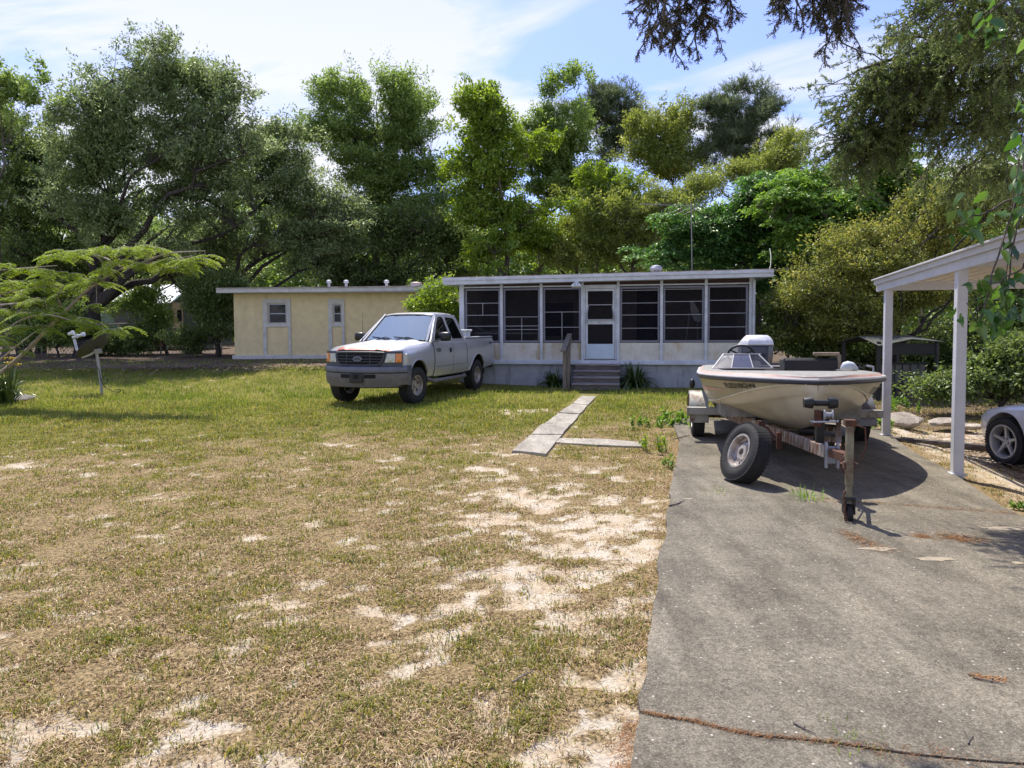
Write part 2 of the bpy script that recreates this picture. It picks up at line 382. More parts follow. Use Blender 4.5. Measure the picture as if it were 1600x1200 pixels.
def build_grass():
    # sample uniformly-ish in picture area: density falls with distance
    VG = []; VD = []
    n = 150000; y = 2.35*(15.5/2.35)**RNG.uniform(0, 1, n)**.93; x = RNG.uniform(-1.12, .95, n)*y
    s, g, l = masks(x, y); bl = blocked(x, y)
    dens = fbm(x*3.1, y*3.1, 77, 3)
    keep = ~bl & (RNG.uniform(0, 1, n) < (1-s*.85)*np.clip(.42+g*.8+(dens-.5)*2.0, .10, 1))
    x = x[keep]; y = y[keep]; g = g[keep]; dens = dens[keep]; nb = RNG.integers(4, 10, len(x))
    big = sstep(.55, .72, dens)*sstep(.3, .6, g+RNG.uniform(-.2, .2, len(g)))
    hh = RNG.uniform(.014, .034, len(x))*(1+1.2*big)*(1+.5*sstep(8, 14, y)); isg = RNG.uniform(0, 1, len(x)) < np.clip(.14+g*.95, 0, .85)
    X = np.repeat(x, nb); Y = np.repeat(y, nb); H = np.repeat(hh, nb)*RNG.uniform(.6, 1.35, nb.sum()); I = np.repeat(isg, nb)
    r = RNG.normal(0, 1, (len(X), 2))*(.012+.0035*Y)[:, None]
    X = X+r[:, 0]; Y = Y+r[:, 1]; pos = np.stack([X, Y, gz(X, Y)-.012], -1)
    w = RNG.uniform(.0022, .0045, len(X))*(1+.13*Y); t = np.clip(RNG.normal(.45, .34, len(X)), 0, 1)
    ok = ~blocked(X, Y)
    for sel, mm, nm, lb, ll in ((I & ok, m_grassg, 'green_grass', 'patchy olive green grass tufts on the sandy front yard', .9), (~I & ok, m_grassd, 'dry_grass', 'dead straw coloured grass blades between the sandy patches', 2.2)):
        V, F, T = blades(pos[sel], H[sel]*(1 if ll < 1 else .62), w[sel], t[sel], ll)
        tag(npmesh(nm, V, F, mm, tint=T), lb, 'grass', kind='stuff')
    # taller bright grass further back, round the truck and along the houses
    n = 24000; y = RNG.uniform(10.2, 24.5, n); x = RNG.uniform(-.95, .42, n)*y
    s, g, l = masks(x, y); front = 18.85-(x+1.48)*.174
    keep = ~blocked(x, y) & (RNG.uniform(0, 1, n) < g*1.15*(1-s)*sstep(10, 15, y+(fbm(x*.7, y*.7, 51)-.5)*5)) & ((x < -1.9) | (y < front+.02))
    x = x[keep]; y = y[keep]; nb = 7; X = np.repeat(x, nb)+RNG.normal(0, .06, len(x)*nb); Y = np.repeat(y, nb)+RNG.normal(0, .06, len(x)*nb)
    ok = ~blocked(X, Y); X = X[ok]; Y = Y[ok]
    hh = RNG.uniform(.04, .11, len(X))*sstep(9, 17, Y+2); w = RNG.uniform(.007, .012, len(X)); t = np.clip(RNG.normal(.5, .22, len(X))+(fbm(X*1.3, Y*1.3, 52)-.5)*1.3, 0, 1)
    V, F, T = blades(np.stack([X, Y, gz(X, Y)-.012], -1), hh, w, t, .5)
    m_b = leafmat('bright_grass_blades', (.10, .16, .03), (.20, .26, .045), (.44, .41, .14), .42, .02)
    tag(npmesh('tall_grass', V, F, m_b, tint=T), 'bright green longer grass round the pickup and the back of the yard', 'grass', kind='stuff')
build_grass()
# ---------------------------------------------------------------- driveway
def concrete_mat(name, base, dark, specks=True, stain=1.0):
    m, t, o = newmat(name); L = t.links.new; tc = t.nodes.new('ShaderNodeTexCoord')
    def noise(s, d=5, r=.6, st=None):
        src = tc.outputs['Object']
        if st:
            mp = t.nodes.new('ShaderNodeMapping'); mp.inputs['Scale'].default_value = st; mp.inputs['Rotation'].default_value = (0, 0, R(-14)); L(src, mp.inputs[0]); src = mp.outputs[0]
        n = N(t, 'ShaderNodeTexNoise', Scale=s, Detail=float(d), Roughness=r); L(src, n.inputs['Vector']); return n.outputs[0]
    def ramp(src, c1, c2, lo, hi):
        r = t.nodes.new('ShaderNodeValToRGB'); r.color_ramp.elements[0].position = lo; r.color_ramp.elements[1].position = hi
        r.color_ramp.elements[0].color = (*c1, 1); r.color_ramp.elements[1].color = (*c2, 1); L(src, r.inputs[0]); return r.outputs[0]
    def mix(mode, f, x, y):
        k = t.nodes.new('ShaderNodeMixRGB'); k.blend_type = mode
        if isinstance(f, float): k.inputs[0].default_value = f
        else: L(f, k.inputs[0])
        L(x, k.inputs[1])
        if isinstance(y, tuple): k.inputs[2].default_value = (*y, 1)
        else: L(y, k.inputs[2])
        return k.outputs[0]
    c = ramp(noise(1.1, 7, .66, (2.4, .5, 1)), dark, base, .36, .62)
    c = mix('MULTIPLY', 1.0, c, ramp(noise(95, 4, .8), (.38, .38, .38), (1.45, 1.42, 1.36), .32, .66))
    c = mix('MULTIPLY', 1.0, c, ramp(noise(30, 4, .7), (.7, .7, .7), (1.2, 1.2, 1.2), .35, .65))
    c = mix('MULTIPLY', .8*stain, c, ramp(noise(3.3, 6, .7), (.72, .71, .70), (1.12, 1.1, 1.07), .36, .6))
    if specks:
        v = N(t, 'ShaderNodeTexVoronoi', Scale=26.0, Randomness=1.0); L(tc.outputs['Object'], v.inputs['Vector'])
        wn = ramp(v.outputs['Distance'], (1, 1, 1), (0, 0, 0), .10, .17)
        sel = ramp(v.outputs['Color'], (0, 0, 0), (1, 1, 1), .68, .72)
        f = mix('MULTIPLY', 1.0, wn, sel); c = mix('MIX', f, c, (.50, .46, .41))
        v2 = N(t, 'ShaderNodeTexVoronoi', Scale=75.0); L(tc.outputs['Object'], v2.inputs['Vector'])
        f2 = mix('MULTIPLY', 1.0, ramp(v2.outputs['Distance'], (1, 1, 1), (0, 0, 0), .15, .25), ramp(v2.outputs['Color'], (0, 0, 0), (1, 1, 1), .5, .6))
        c = mix('MIX', mix('MULTIPLY', 1.0, f2, (.55, .55, .55)), c, (.46, .43, .39))
    p = N(t, 'ShaderNodeBsdfPrincipled', Roughness=.9); p.inputs['Specular IOR Level'].default_value = .25; L(c, p.inputs['Base Color'])
    b = N(t, 'ShaderNodeBump', Strength=.45, Distance=.01); L(noise(120, 4, .8), b.inputs['Height']); L(b.outputs[0], p.inputs['Normal'])
    L(p.outputs[0], o.inputs[0]); return m
m_conc = concrete_mat('driveway_concrete', (.225, .203, .165), (.125, .112, .09))
m_walk = concrete_mat('walk_concrete', (.44, .41, .36), (.27, .25, .22), True, .7)
m_sandp = mat('washed_sand', (.36, .30, .22), .95, var=.3, scale=30, bump=.3)
def jag(a, b, n, amp, seed):
    """a wobbling edge from a to b"""
    rr = random.Random(seed); a = Vector(a); b = Vector(b); d = b-a; nn = Vector((-d.y, d.x)).normalized(); out = []; w = 0
    for i in range(n+1):
        w = w*.75+rr.uniform(-amp, amp); k = 0 if i in (0, n) else 1
        out.append(tuple(a+d*(i/n)+nn*w*k))
    return out
def slab(name, outline, z0, z1, m):
    b = MB(); b.plate(outline, [], lambda x, y, d: (x, y, z1-d), z1-z0); o = b.build(name, m, smooth=False); tag(o, kind='structure'); return o
def XY(u, v): p = G(u, v, .03); return (p.x, p.y)
e0 = XY(983, 1215); e1 = XY(1001, 1113); e2 = XY(1046, 766); e3 = XY(1062, 688)
c1r = XY(1660, 1199); j2 = XY(1318, 783); j2r = XY(1597, 806)
crackA = [e1]+[XY(u, v) for u, v in ((1040, 1121), (1085, 1128), (1130, 1140), (1185, 1151), (1240, 1155), (1300, 1161), (1370, 1172), (1440, 1181), (1520, 1189))]+[c1r]
jointB = [e2]+[XY(u, v) for u, v in ((1110, 768), (1170, 771), (1240, 775), (1318, 783), (1420, 791), (1510, 797))]+[j2r]
def sh(pts, d): return [(x, y+d) for x, y in pts]
far_r = XY(1384, 684); 
slab('driveway', [(.3, .3)]+[(e0[0], e0[1])]+jag(e0, e1, 3, .01, 1)[1:-1]+sh(crackA, -.004)+[(9.5, 2.3), (9.5, .3)], -.1, .030, m_conc)
slab('driveway', jag(e1, e2, 34, .013, 2)[:-1]+sh(jointB, -.008)+[(6.2, 5.7), (9.5, 5.2), (9.5, 2.33)]+list(reversed(sh(crackA, .005))), -.1, .034, m_conc)
slab('driveway', jag(e2, e3, 12, .012, 3)[:-1]+[e3, (2.72, 12.0), (5.85, 12.0), (far_r[0]+.12, far_r[1])]+jag((far_r[0]+.12, far_r[1]), (j2r[0], j2r[1]+.02), 14, .02, 4)[1:-1]+list(reversed(sh(jointB, .008))), -.1, .031, m_conc)
# needle litter gathered in the cracks and at the slab edge
m_needle = leafmat('fallen_needles', (.20, .09, .04), (.36, .19, .09), (.48, .30, .16), .1, .02)
def litter(name, pts, spread, n, L, w, label, z=.034, m=m_needle):
    k = RNG.integers(0, len(pts)-1, n); t = RNG.uniform(0, 1, n); A = np.array(pts)
    sp = np.array(spread)[k] if isinstance(spread, list) else spread
    c = A[k]*(1-t[:, None])+A[k+1]*t[:, None]+RNG.normal(0, 1, (n, 2))*np.reshape(sp, (-1, 1) if isinstance(spread, list) else ())
    a = RNG.uniform(0, np.pi, n); ln = RNG.uniform(.5, 1.2, n)*L
    d = np.stack([np.cos(a), np.sin(a)], -1)*ln[:, None]*.5; q = np.stack([-np.sin(a), np.cos(a)], -1)*w*.5
    zz = z+RNG.uniform(.0, .004, (n, 1)); dz = RNG.uniform(-.002, .004, (n, 1))
    V = np.stack([np.concatenate([c-d-q, zz], 1), np.concatenate([c+d-q, zz+dz], 1), np.concatenate([c+d+q, zz+dz+.001], 1), np.concatenate([c-d+q, zz+.001], 1)], 1).reshape(-1, 3)
    V[:, 2] = np.maximum(V[:, 2], z-.01+.004)
    F = np.arange(n*4).reshape(-1, 4)
    tag(npmesh(name, V, F, m, tint=RNG.uniform(0, 1, n)), label, 'pine needles', kind='stuff')
litter('pine_needles', crackA, [.003, .004, .004, .006, .008, .010, .018, .028, .04, .04][:len(crackA)-1], 900, .03, .0013, 'orange brown needles filling the crack across the near driveway')
litter('pine_needles', [XY(1270, 780), XY(1340, 785), XY(1420, 790), XY(1510, 797), XY(1590, 803)], .035, 500, .045, .0022, 'rust coloured needles strewn along the far driveway joint')
litter('pine_needles', [XY(1318, 832), XY(1345, 845), XY(1385, 862)], .045, 420, .045, .0022, 'needle patch lying beside the trailer jack wheel')
litter('pine_needles', [XY(1480, 840), XY(1500, 842), XY(1522, 844)], .06, 480, .045, .0022, 'round patch of rust needles out on the open driveway')
litter('pine_needles', [XY(1436, 838), XY(1448, 840)], .03, 160, .045, .0022, 'small needle patch between the jack and the round patch')
litter('pine_needles', [XY(1520, 1058), XY(1570, 1064)], .012, 60, .06, .003, 'thin line of needles lying in the right of the near slab')
litter('pine_needles', [(a[0]-.03, a[1]) for a in (e0, e1, e2, e3)], .03, 1000, .045, .0018, 'brown needles gathered along the left driveway edge', z=.004)
m_leafb = leafmat('dead_leaves', (.10, .055, .03), (.22, .14, .09), (.40, .32, .25), .1, .05)
pl = [(5.1, 7.2), (5.6, 8.3), (6.2, 9.4), (6.9, 10.2), (7.6, 10.2)]
litter('dead_leaves', pl, .45, 2600, .06, .03, 'dry brown leaves scattered on the sand beside the carport', z=-.11, m=m_leafb)
litter('dead_leaves', [(-19, 24.5), (-13, 22), (-10, 22.5), (-5, 22.5)], .9, 4500, .09, .05, 'dry leaves lying under the trees at the back of the yard', z=.46, m=m_leafb)
# walkway slabs
def qslab(pts, z1=.02, m=None, seed=0):
    P4 = [G(u, v, .02) for u, v in pts]; o = []
    for i in range(len(P4)):
        a = P4[i]; b = P4[(i+1) % len(P4)]; o += jag((a.x, a.y), (b.x, b.y), 5, .012, seed+i)[:-1]
    return slab('walkway', o, -.05, z1, m or m_walk)
qslab([(800, 704), (829, 679.5), (878, 679.5), (853, 709)], .022, seed=1)
qslab([(831, 678.5), (849, 662), (892, 663), (879, 678.8)], .026, seed=5)
qslab([(851, 661), (872, 645), (905, 647), (893, 662)], .018, seed=9)
qslab([(874, 644), (893, 631), (918, 633), (906, 646)], .021, seed=12)
qslab([(894.5, 630), (909, 618), (932, 619), (919, 632)], .017, seed=14)
qslab([(866, 690), (871, 683.5), (935, 684.5), (1010, 690.5), (1008, 697), (930, 694)], .014, seed=17)
qslab([(893, 607.5), (898, 602), (968, 602), (969, 608.5)], .06, seed=21)

for (u, v, a_, b_, sd) in ((1372, 858, .13, .05, 2), (1457, 874, .14, .05, 5), (1590, 826, .3, .06, 9), (1075, 780, .05, .03, 11), (1590, 880, .05, .03, 14)):
    q = G(u, v, .034); rr = random.Random(sd); slab('sand_patch', [(q.x+a_*math.cos(t)*rr.uniform(.6, 1.2), q.y+b_*math.sin(t)*rr.uniform(.6, 1.2)) for t in np.linspace(0, 2*math.pi, 17)[:-1]], .03, .0375, m_sandp)
# ================================================================ PORCH HOUSE
HA = P(717, 512, 19.6); HA = Vector((HA.x, HA.y, 0)); HB = P(1180, 512, 18.25); HB = Vector((HB.x, HB.y, 0))
hx = (HB-HA).normalized(); hn = Vector((hx.y, -hx.x, 0))          # hn points towards the yard
HL = (HB-HA).length; hrot = math.atan2(hx.y, hx.x)
def HS(u, v=512):                                                 # photo column -> metres along the porch wall, and height
    d = ray(u, v); o = Vector((0, 0, CAMH)); t = (HA-o).dot(hn)/d.dot(hn); q = o+d*t; return (q-HA).dot(hx), q.z
porch = thing('porch_house', 'white screened porch home with dark window screens and low grey foundation', 'house', HA, hrot)
# local axes: x along the wall, y back into the house, z up
stain = None
def stained(name, base, st, seed, vert=1.0):
    m, t, o = newmat(name); L = t.links.new; tc = t.nodes.new('ShaderNodeTexCoord')
    mp = t.nodes.new('ShaderNodeMapping'); mp.inputs['Scale'].default_value = (2.6, 2.6, .8*vert); mp.inputs['Location'].default_value = (seed, seed*.3, .2); L(tc.outputs['Object'], mp.inputs[0])
    n = N(t, 'ShaderNodeTexNoise', Scale=1.3, Detail=6.0, Roughness=.6); L(mp.outputs[0], n.inputs['Vector'])
    r = t.nodes.new('ShaderNodeValToRGB'); r.color_ramp.elements[0].position = .53; r.color_ramp.elements[1].position = .70
    r.color_ramp.elements[0].color = (*base, 1); r.color_ramp.elements[1].color = (*st, 1); L(n.outputs[0], r.inputs[0])
    n2 = N(t, 'ShaderNodeTexNoise', Scale=4.0, Detail=8.0, Roughness=.7); L(tc.outputs['Object'], n2.inputs['Vector'])
    r2 = t.nodes.new('ShaderNodeValToRGB'); r2.color_ramp.elements[0].position = .35; r2.color_ramp.elements[1].position = .6
    r2.color_ramp.elements[0].color = (.84, .84, .84, 1); r2.color_ramp.elements[1].color = (1, 1, 1, 1); L(n2.outputs[0], r2.inputs[0])
    k = t.nodes.new('ShaderNodeMixRGB'); k.blend_type = 'MULTIPLY'; k.inputs[0].default_value = 1; L(r.outputs[0], k.inputs[1]); L(r2.outputs[0], k.inputs[2])
    p = N(t, 'ShaderNodeBsdfPrincipled', Roughness=.75); L(k.outputs[0], p.inputs['Base Color'])
    b = N(t, 'ShaderNodeBump', Strength=.15, Distance=.01); L(n2.outputs[0], b.inputs['Height']); L(b.outputs[0], p.inputs['Normal'])
    L(p.outputs[0], o.inputs[0]); return m
m_panel = stained('stained_porch_panel', (.66, .63, .57), (.46, .34, .15), 3.1)
m_found = stained('painted_block_foundation', (.34, .36, .40), (.16, .16, .16), 7.7, .6)
m_brown = mat('dark_brown_header', (.05, .022, .02), .7, var=.3)
m_door = mat('pale_blue_door_panel', (.50, .62, .74), .5, var=.1)
m_roofp = mat('porch_roof_felt', (.45, .42, .40), .9, col2=(.25, .18, .16), scale=3, bump=.3)
def screenmat():
    m, t, o = newmat('insect_screen'); L = t.links.new
    tr = t.nodes.new('ShaderNodeBsdfTransparent'); d = t.nodes.new('ShaderNodeBsdfDiffuse'); d.inputs[0].default_value = (.018, .017, .024, 1)
    x = N(t, 'ShaderNodeMixShader', Fac=.60); L(d.outputs[0], x.inputs[1]); L(tr.outputs[0], x.inputs[2]); L(x.outputs[0], o.inputs[0]); return m
m_screen = screenmat()
us = [722, 784, 846, 910, 966, 1033.5, 1103, 1174]; xs = [HS(u)[0] for u in us]
z0 = .66; zb = 1.17; zt = 2.69; ztop = 2.86
b = MB(); b.box((HL/2, .12, .30), (HL, .2, .62)); b.box((.1, 1.6, .3), (.18, 2.8, .6)); b.box((HL-.1, 3.4, .3), (.18, 6.4, .6)); b.build('foundation', m_found, porch, smooth=False)
b = MB(); b.box((HL/2, .09, .645), (HL+.06, .34, .09)); b.box((HL/2, .0, .70), (HL+.02, .06, .03)); b.build('sill_board', m_trim, porch, bevel=.006)
for i in range(7):
    if i == 3: continue
    b = MB(); b.box(((xs[i]+xs[i+1])/2, .05, (z0+zb)/2+.02), (xs[i+1]-xs[i], .05, zb-z0-.02)); b.build('lower_panel', m_panel, porch, smooth=False)
b = MB(); b.box((HL/2, .05, 2.79), (HL-.02, .07, .17)); b.build('header', m_brown, porch)
b = MB(); b.box((HL/2+.0, .0, 2.715), (HL-.1, .05, .035)); b.build('header_trim', m_trim, porch)
for i, x in enumerate(xs):
    w = .075 if i not in (0, 7) else .13
    b = MB(); b.box((x, .01, (z0+ztop)/2), (w, .10, ztop-z0)); b.build('post', m_trim, porch, bevel=.006)
m_frame = mat('slate_window_frame', (.20, .21, .27), .5, .3, var=.2)
m_munt = mat('muntin_bar', (.32, .33, .37), .5, .2, var=.15)
def porch_window(i, hbars, vbars):
    x0 = xs[i]+.05; x1 = xs[i+1]-.05; a = zb+.03; c = zt-.02
    if i == 6: x1 = xs[7]-.09
    if i == 0: x0 = xs[0]+.09
    b = MB(); o = [(x0, a), (x1, a), (x1, c), (x0, c)]; f = .045; h = [(x0+f, a+f), (x1-f, a+f), (x1-f, c-f), (x0+f, c-f)]
    b.plate(o, [h], lambda x, z, d: (x, .03+d, z), .04); w = b.build('window', m_frame, porch, smooth=False)
    if True:
        w['label'] = 'dark screened porch window with %d cross bars' % len(hbars)
    s = MB(); s.box(((x0+x1)/2, .062, (a+c)/2), (x1-x0-.1, .004, c-a-.1)); s.build('screen', m_screen, w)
    g = MB(); H = c-a-2*f
    for t in hbars: g.box(((x0+x1)/2, .045, a+f+H*t), (x1-x0-2*f, .02, .016))
    for xx, t0, t1 in vbars: g.box((x0+f+(x1-x0-2*f)*xx, .047, a+f+H*(t0+t1)/2), (.016, .018, H*(t1-t0)))
    g.build('muntin', m_munt, w, smooth=False)
porch_window(0, [.29, .51, .75], [(.5, .51, .75)])
porch_window(1, [.22, .29, .47], [(.5, 0, .45)])
porch_window(2, [.26, .56], [(.5, 0, .56)])
porch_window(4, [.235, .49, .72, .965], []); porch_window(5, [.235, .49, .74, .975], []); porch_window(6, [.25, .51, .755], [])
# screen door
dx0 = xs[3]+.05; dx1 = xs[4]-.05; dm = (dx0+dx1)/2
fr = MB(); fr.plate([(dx0-.02, .735), (dx1+.02, .735), (dx1+.02, 2.70), (dx0-.02, 2.70)], [[(dx0+.035, .745), (dx1-.035, .745), (dx1-.035, 2.64), (dx0+.035, 2.64)]], lambda x, z, d: (x, -.01+d, z), .06)
fr.build('door_frame', m_trim, porch, smooth=False)
a0 = dx0+.045; a1 = dx1-.045
dr = MB(); dr.plate([(a0, .75), (a1, .75), (a1, 2.63), (a0, 2.63)], [[(a0+.05, 1.15), (a1-.05, 1.15), (a1-.05, 1.68), (a0+.05, 1.68)], [(a0+.05, 1.80), (a1-.05, 1.80), (a1-.05, 2.57), (a0+.05, 2.57)]], lambda x, z, d: (x, -.02+d, z), .035)
dr.mi = 1; dr.box((dm, -.024, .955), (a1-a0-.06, .006, .38)); door = dr.build('door', [m_trim, m_door], porch, smooth=False)
s = MB(); s.box((dm, .006, 1.41), (a1-a0-.1, .003, .53)); s.box((dm, .006, 2.18), (a1-a0-.1, .003, .77)); s.build('door_screen', m_screen, door)
g = MB()                                                           # lowered sash leaning out of the upper opening
g.bar((a0+.07, -.015, 2.20), (a1-.07, -.015, 2.20), .02, .02); g.bar((a0+.02, -.07, 1.80), (a1-.02, -.07, 1.80), .025, .03)
g.bar((a0+.07, -.015, 2.20), (a0+.02, -.07, 1.80), .02, .02); g.bar((a1-.07, -.015, 2.20), (a1-.02, -.07, 1.80), .02, .02); g.build('sash', m_munt, door, smooth=False)
h = MB(); h.box((a0+.02, -.05, 1.74), (.03, .05, .09)); h.build('handle', m_alum, door, bevel=.005)
textmesh('6676', .045, lambda x, y, d: (dm-.06+x, -.0235-d*.5, 1.715+y), m=m_black, name='house_number', parent=door)
# roof: fascia in two steps, shallow slope to the back
b = MB(); xl = HS(700)[0]-.02; xr = HS(1202)[0]+.02
def rz(x): return 3.0
b.box(((xl+xr)/2, -.40, 2.90), (xr-xl, .03, .105)); b.box(((xl+xr)/2, -.43, 2.985), (xr-xl, .035, .07)); b.build('fascia', m_trim, porch, bevel=.004)
b = MB(); b.plate([(xl, -.415), (xr, -.415), (xr, 7.0), (xl, 7.0)], [], lambda x, y, d: (x, y, 3.0+.025*(y+.4)+d), .05); b.build('roof', m_roofp, porch, smooth=False)
b = MB(); b.box(((xl+xr)/2, -.19, 2.86), (xr-xl-.04, .42, .02)); b.build('soffit', m_trim, porch, smooth=False)
for e in (xl+.02, xr-.02):
    b = MB(); b.bar((e, -.38, 2.94), (e, 6.9, 3.1), .03, .17); b.build('fascia', m_trim, porch, smooth=False)
b = MB(); b.box((HL-.06, 3.4, 1.75), (.1, 6.5, 2.2)); b.box((.06, 3.5, 1.75), (.1, 6.6, 2.2)); b.box((HL/2, 6.8, 1.75), (HL, .1, 2.2)); b.build('wall', m_panel, porch, smooth=False)
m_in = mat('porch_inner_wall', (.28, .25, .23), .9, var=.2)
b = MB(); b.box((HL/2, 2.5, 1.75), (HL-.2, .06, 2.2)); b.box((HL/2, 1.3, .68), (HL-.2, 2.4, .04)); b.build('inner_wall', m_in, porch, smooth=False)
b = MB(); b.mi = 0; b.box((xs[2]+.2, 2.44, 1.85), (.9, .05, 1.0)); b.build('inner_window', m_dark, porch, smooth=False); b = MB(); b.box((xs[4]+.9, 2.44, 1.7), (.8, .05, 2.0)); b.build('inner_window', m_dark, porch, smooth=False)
b = MB(); b.tube([(HL-.05, -.10, 2.80), (HL-.05, -.10, .75)], .035, 8); b.box((HL-.05, -.1, 2.45), (.09, .09, .06)); b.build('downspout', m_trim, porch)
for o in porch.children:
    if o.name.split('.')[0] in ('fascia', 'roof', 'soffit'):
        for v in o.data.vertices: v.co.z -= .075*max(0, 1-(v.co.x+.4)/(HL+.5))
# flood lamp pair under the eave
lx, lz = HS(903, 445)
fl = thing('flood_lamp', 'twin bulb white flood lamp mounted under the porch eave left of the door', 'lamp', HA+hx*lx+hn*.46+Vector((0, 0, 2.80)), hrot)
b = MB(); b.lathe([(.05, 0), (.055, .02), (.03, .05)], 12, (0, .0, 0), (0, 0, -1)); b.tube([(0, 0, -.03), (-.08, -.03, -.05)], .012); b.tube([(0, 0, -.03), (.08, -.03, -.05)], .012); b.build('bracket', m_white, fl)
for sx, dy in ((-.11, -.1), (.10, -.1), (.0, -.14)):
    b = MB(); b.lathe([(.02, 0), (.025, .03), (.055, .08), (.058, .1), (.03, .115)], 12, (sx*.6, -.02, -.045), (sx*3, dy*4, -.9)); b.build('bulb', m_white, fl)
# things on the porch
def onporch(x, y, z=.70): return HA+hx*x-hn*y+Vector((0, 0, z))
t = thing('folding_table', 'cluttered folding table seen through the leftmost porch screens', 'table', onporch(xs[0]+1.2, .75), hrot)
b = MB(); b.box((0, 0, .74), (1.9, .6, .03)); b.build('tabletop', m_white, t, bevel=.005)
for sx in (-.85, .85):
    for sy in (-.25, .25):
        b = MB(); b.tube([(sx, sy, .73), (sx, sy*1.1, 0)], .015); b.build('leg', m_alum, t)
m_bin = mat('pale_plastic_bin', (.45, .47, .52), .5)
for i, (x, y, n) in enumerate(((xs[0]+.75, .5, 'first'), (xs[0]+1.02, .5, 'second'))):
    t = thing('waste_bin', 'pale ribbed bin with lid behind the first porch screen, %s of the pair' % ('left one' if i == 0 else 'right one'), 'bin', onporch(x, .28), hrot, 'ribbed bins on the porch')
    b = MB(); b.lathe([(.10, 0), (.115, .3), (.12, .46)]+[], 16); b.build('body', m_bin, t)
    b = MB(); b.lathe([(.13, .46), (.13, .49), (.05, .52)], 16); b.build('lid', m_white, t)
for k, (x, y, z, rr, ln) in enumerate(((xs[0]+.55, .55, 1.475, .35, .7), (xs[0]+.9, .8, 1.475, -.1, .5))):
    b = MB(); b.box((0, 0, .06), (ln, .05, .03), Matrix.Rotation(.35 if k == 0 else .05, 3, 'Y')); b.box((0, .1, .02), (ln*.6, .25, .035)); o = b.build('board', m_bin, None, bevel=.004); o.location = onporch(x, y, z-.02); o.rotation_euler = (0, 0, hrot+rr)
    tag(o, ['tilted pale board lying on the porch table by the first screen', 'flat pale board stacked on the porch table further in'][k], 'board')
t = thing('ironing_board', 'white folded board standing upright behind the second screen from the right', 'board', onporch((HS(1086)[0]), .45, .70), hrot)
b = MB(); b.plate([(.17, .9), (.19, 1.02), (.12, 1.22), (-.02, 1.47), (-.10, 1.45), (-.08, 1.2), (.02, .92)], [], lambda x, z, d: (x, d, z+.13), .03); b.build('board', mat('board_cover', (.75, .75, .8), .8), t, bevel=.004)
for q in ((-.28, .0), (.1, .02)):
    b = MB(); b.bar((q[0], .0, 0.02), (-.1 if q[0] < 0 else .1, 0, 1.3), .03, .02); b.build('leg', m_bin, t)
# roof fittings
rx, _ = HS(1027)
t = thing('roof_vent', 'round white turbine vent on top of the porch roof', 'vent', HA+hx*rx-hn*1.2+Vector((0, 0, 3.06)), hrot)
b = MB(); b.lathe([(.10, 0), (.10, .08)], 14); b.build('base', m_trim, t)
b = MB(); b.lathe([(.10, .08), (.17, .13), (.18, .18), (.14, .24), (.05, .27)], 18); b.build('turbine', m_alum, t, ang=20)
# TV aerial
m_wire = mat('aerial_metal', (.30, .30, .31), .5, .6)
ap = P(1082, 420, 23.5); at = P(1080, 322, 23.5)
t = thing('tv_aerial', 'thin tv aerial on a mast above the porch roof', 'aerial', (ap.x, ap.y, 0))
b = MB(); b.tube([(0, 0, 2.7), (at.x-ap.x, 0, at.z+.1)], .018, 6); b.build('mast', m_wire, t)
b = MB(); zt_ = at.z; b.tube([(-1.75, 0, zt_+.08), (.45, 0, zt_-.02)], .012, 6)
for i in range(10):
    x = -1.7+i*.235; L_ = .25+.05*i; b.tube([(x, -L_, zt_+.06), (x, L_, zt_+.06)], .006, 5)
for i in range(3): b.tube([(-.35+i*.25, 0, zt_-.05), (-.9+i*.3, 0, zt_-.28)], .006, 5)
b.build('antenna', m_wire, t)
# power line
pa = HA+hx*(xr-.1)+hn*.3+Vector((0, 0, 3.0)); q = P(1290, 408, 25)
b = MB(); b.tube([pa, pa+Vector((.12, .5, .05)), (pa+q)/2+Vector((0, 0, -.05)), q, q+Vector((12, 14, 1.5))], .009, 5); b.tube([pa, pa+Vector((.08, .1, .15)), pa+Vector((.16, .3, .4)), pa+Vector((.2, .5, .62))], .009, 6)
tag(b.build('power_line', m_wire), 'thin service wire running from the porch roof corner into the trees', 'wire')
# ---------------------------------------------------------------- steps and handrail
def onwall(u, out=0.0): s_, _ = HS(u); return HA+hx*s_+hn*out
st = thing('porch_steps', 'weathered grey wooden steps with four treads below the porch door', 'steps', onwall(934, 0), hrot)
sw = HS(969)[0]-HS(898)[0]; m_stepw = mat('worn_step_boards', (.34, .31, .31), .9, scale=5, col2=(.16, .14, .14), bump=.4, bscale=30, stretch=(.4, 6, 6)); m_stepd = mat('step_risers', (.20, .18, .18), .9, scale=8, col2=(.07, .06, .06), bump=.4, stretch=(.4, 6, 6))
for i in range(4):
    z = .60-.15*i; y = -.18-.27*i
    b = MB(); b.box((0, y, z), (sw, .30, .04)); b.build('tread', m_stepw, st, bevel=.006)
    b = MB(); b.box((0, y-.10, z-.085), (sw-.03, .025, .13)); b.build('riser', m_stepd, st, smooth=False)
for sx in (-sw/2+.03, sw/2-.03):
    b = MB(); b.plate([(-.02, .02), (-1.10, .02), (-1.10, .12), (-.02, .57)], [], lambda y, z, d: (sx-.02+d, y, z), .04); b.build('stringer', m_wood, st, smooth=False)
hr = thing('handrail', 'weathered wooden handrail with split grey boards left of the porch steps', 'handrail', onwall(890, 0), hrot)
for (x, y, h_) in ((-.03, -1.15, 1.02), (.05, -1.02, .98), (.02, -.45, 1.2), (-.08, -.30, 1.25)):
    b = MB(); b.box((x, y, h_/2), (.085, .085, h_)); b.build('post', m_woodv, hr, bevel=.008)
b = MB(); b.bar((-.05, -1.28, 1.00), (.0, .02, 1.42), .13, .04); b.build('rail', m_woodv, hr, bevel=.006)
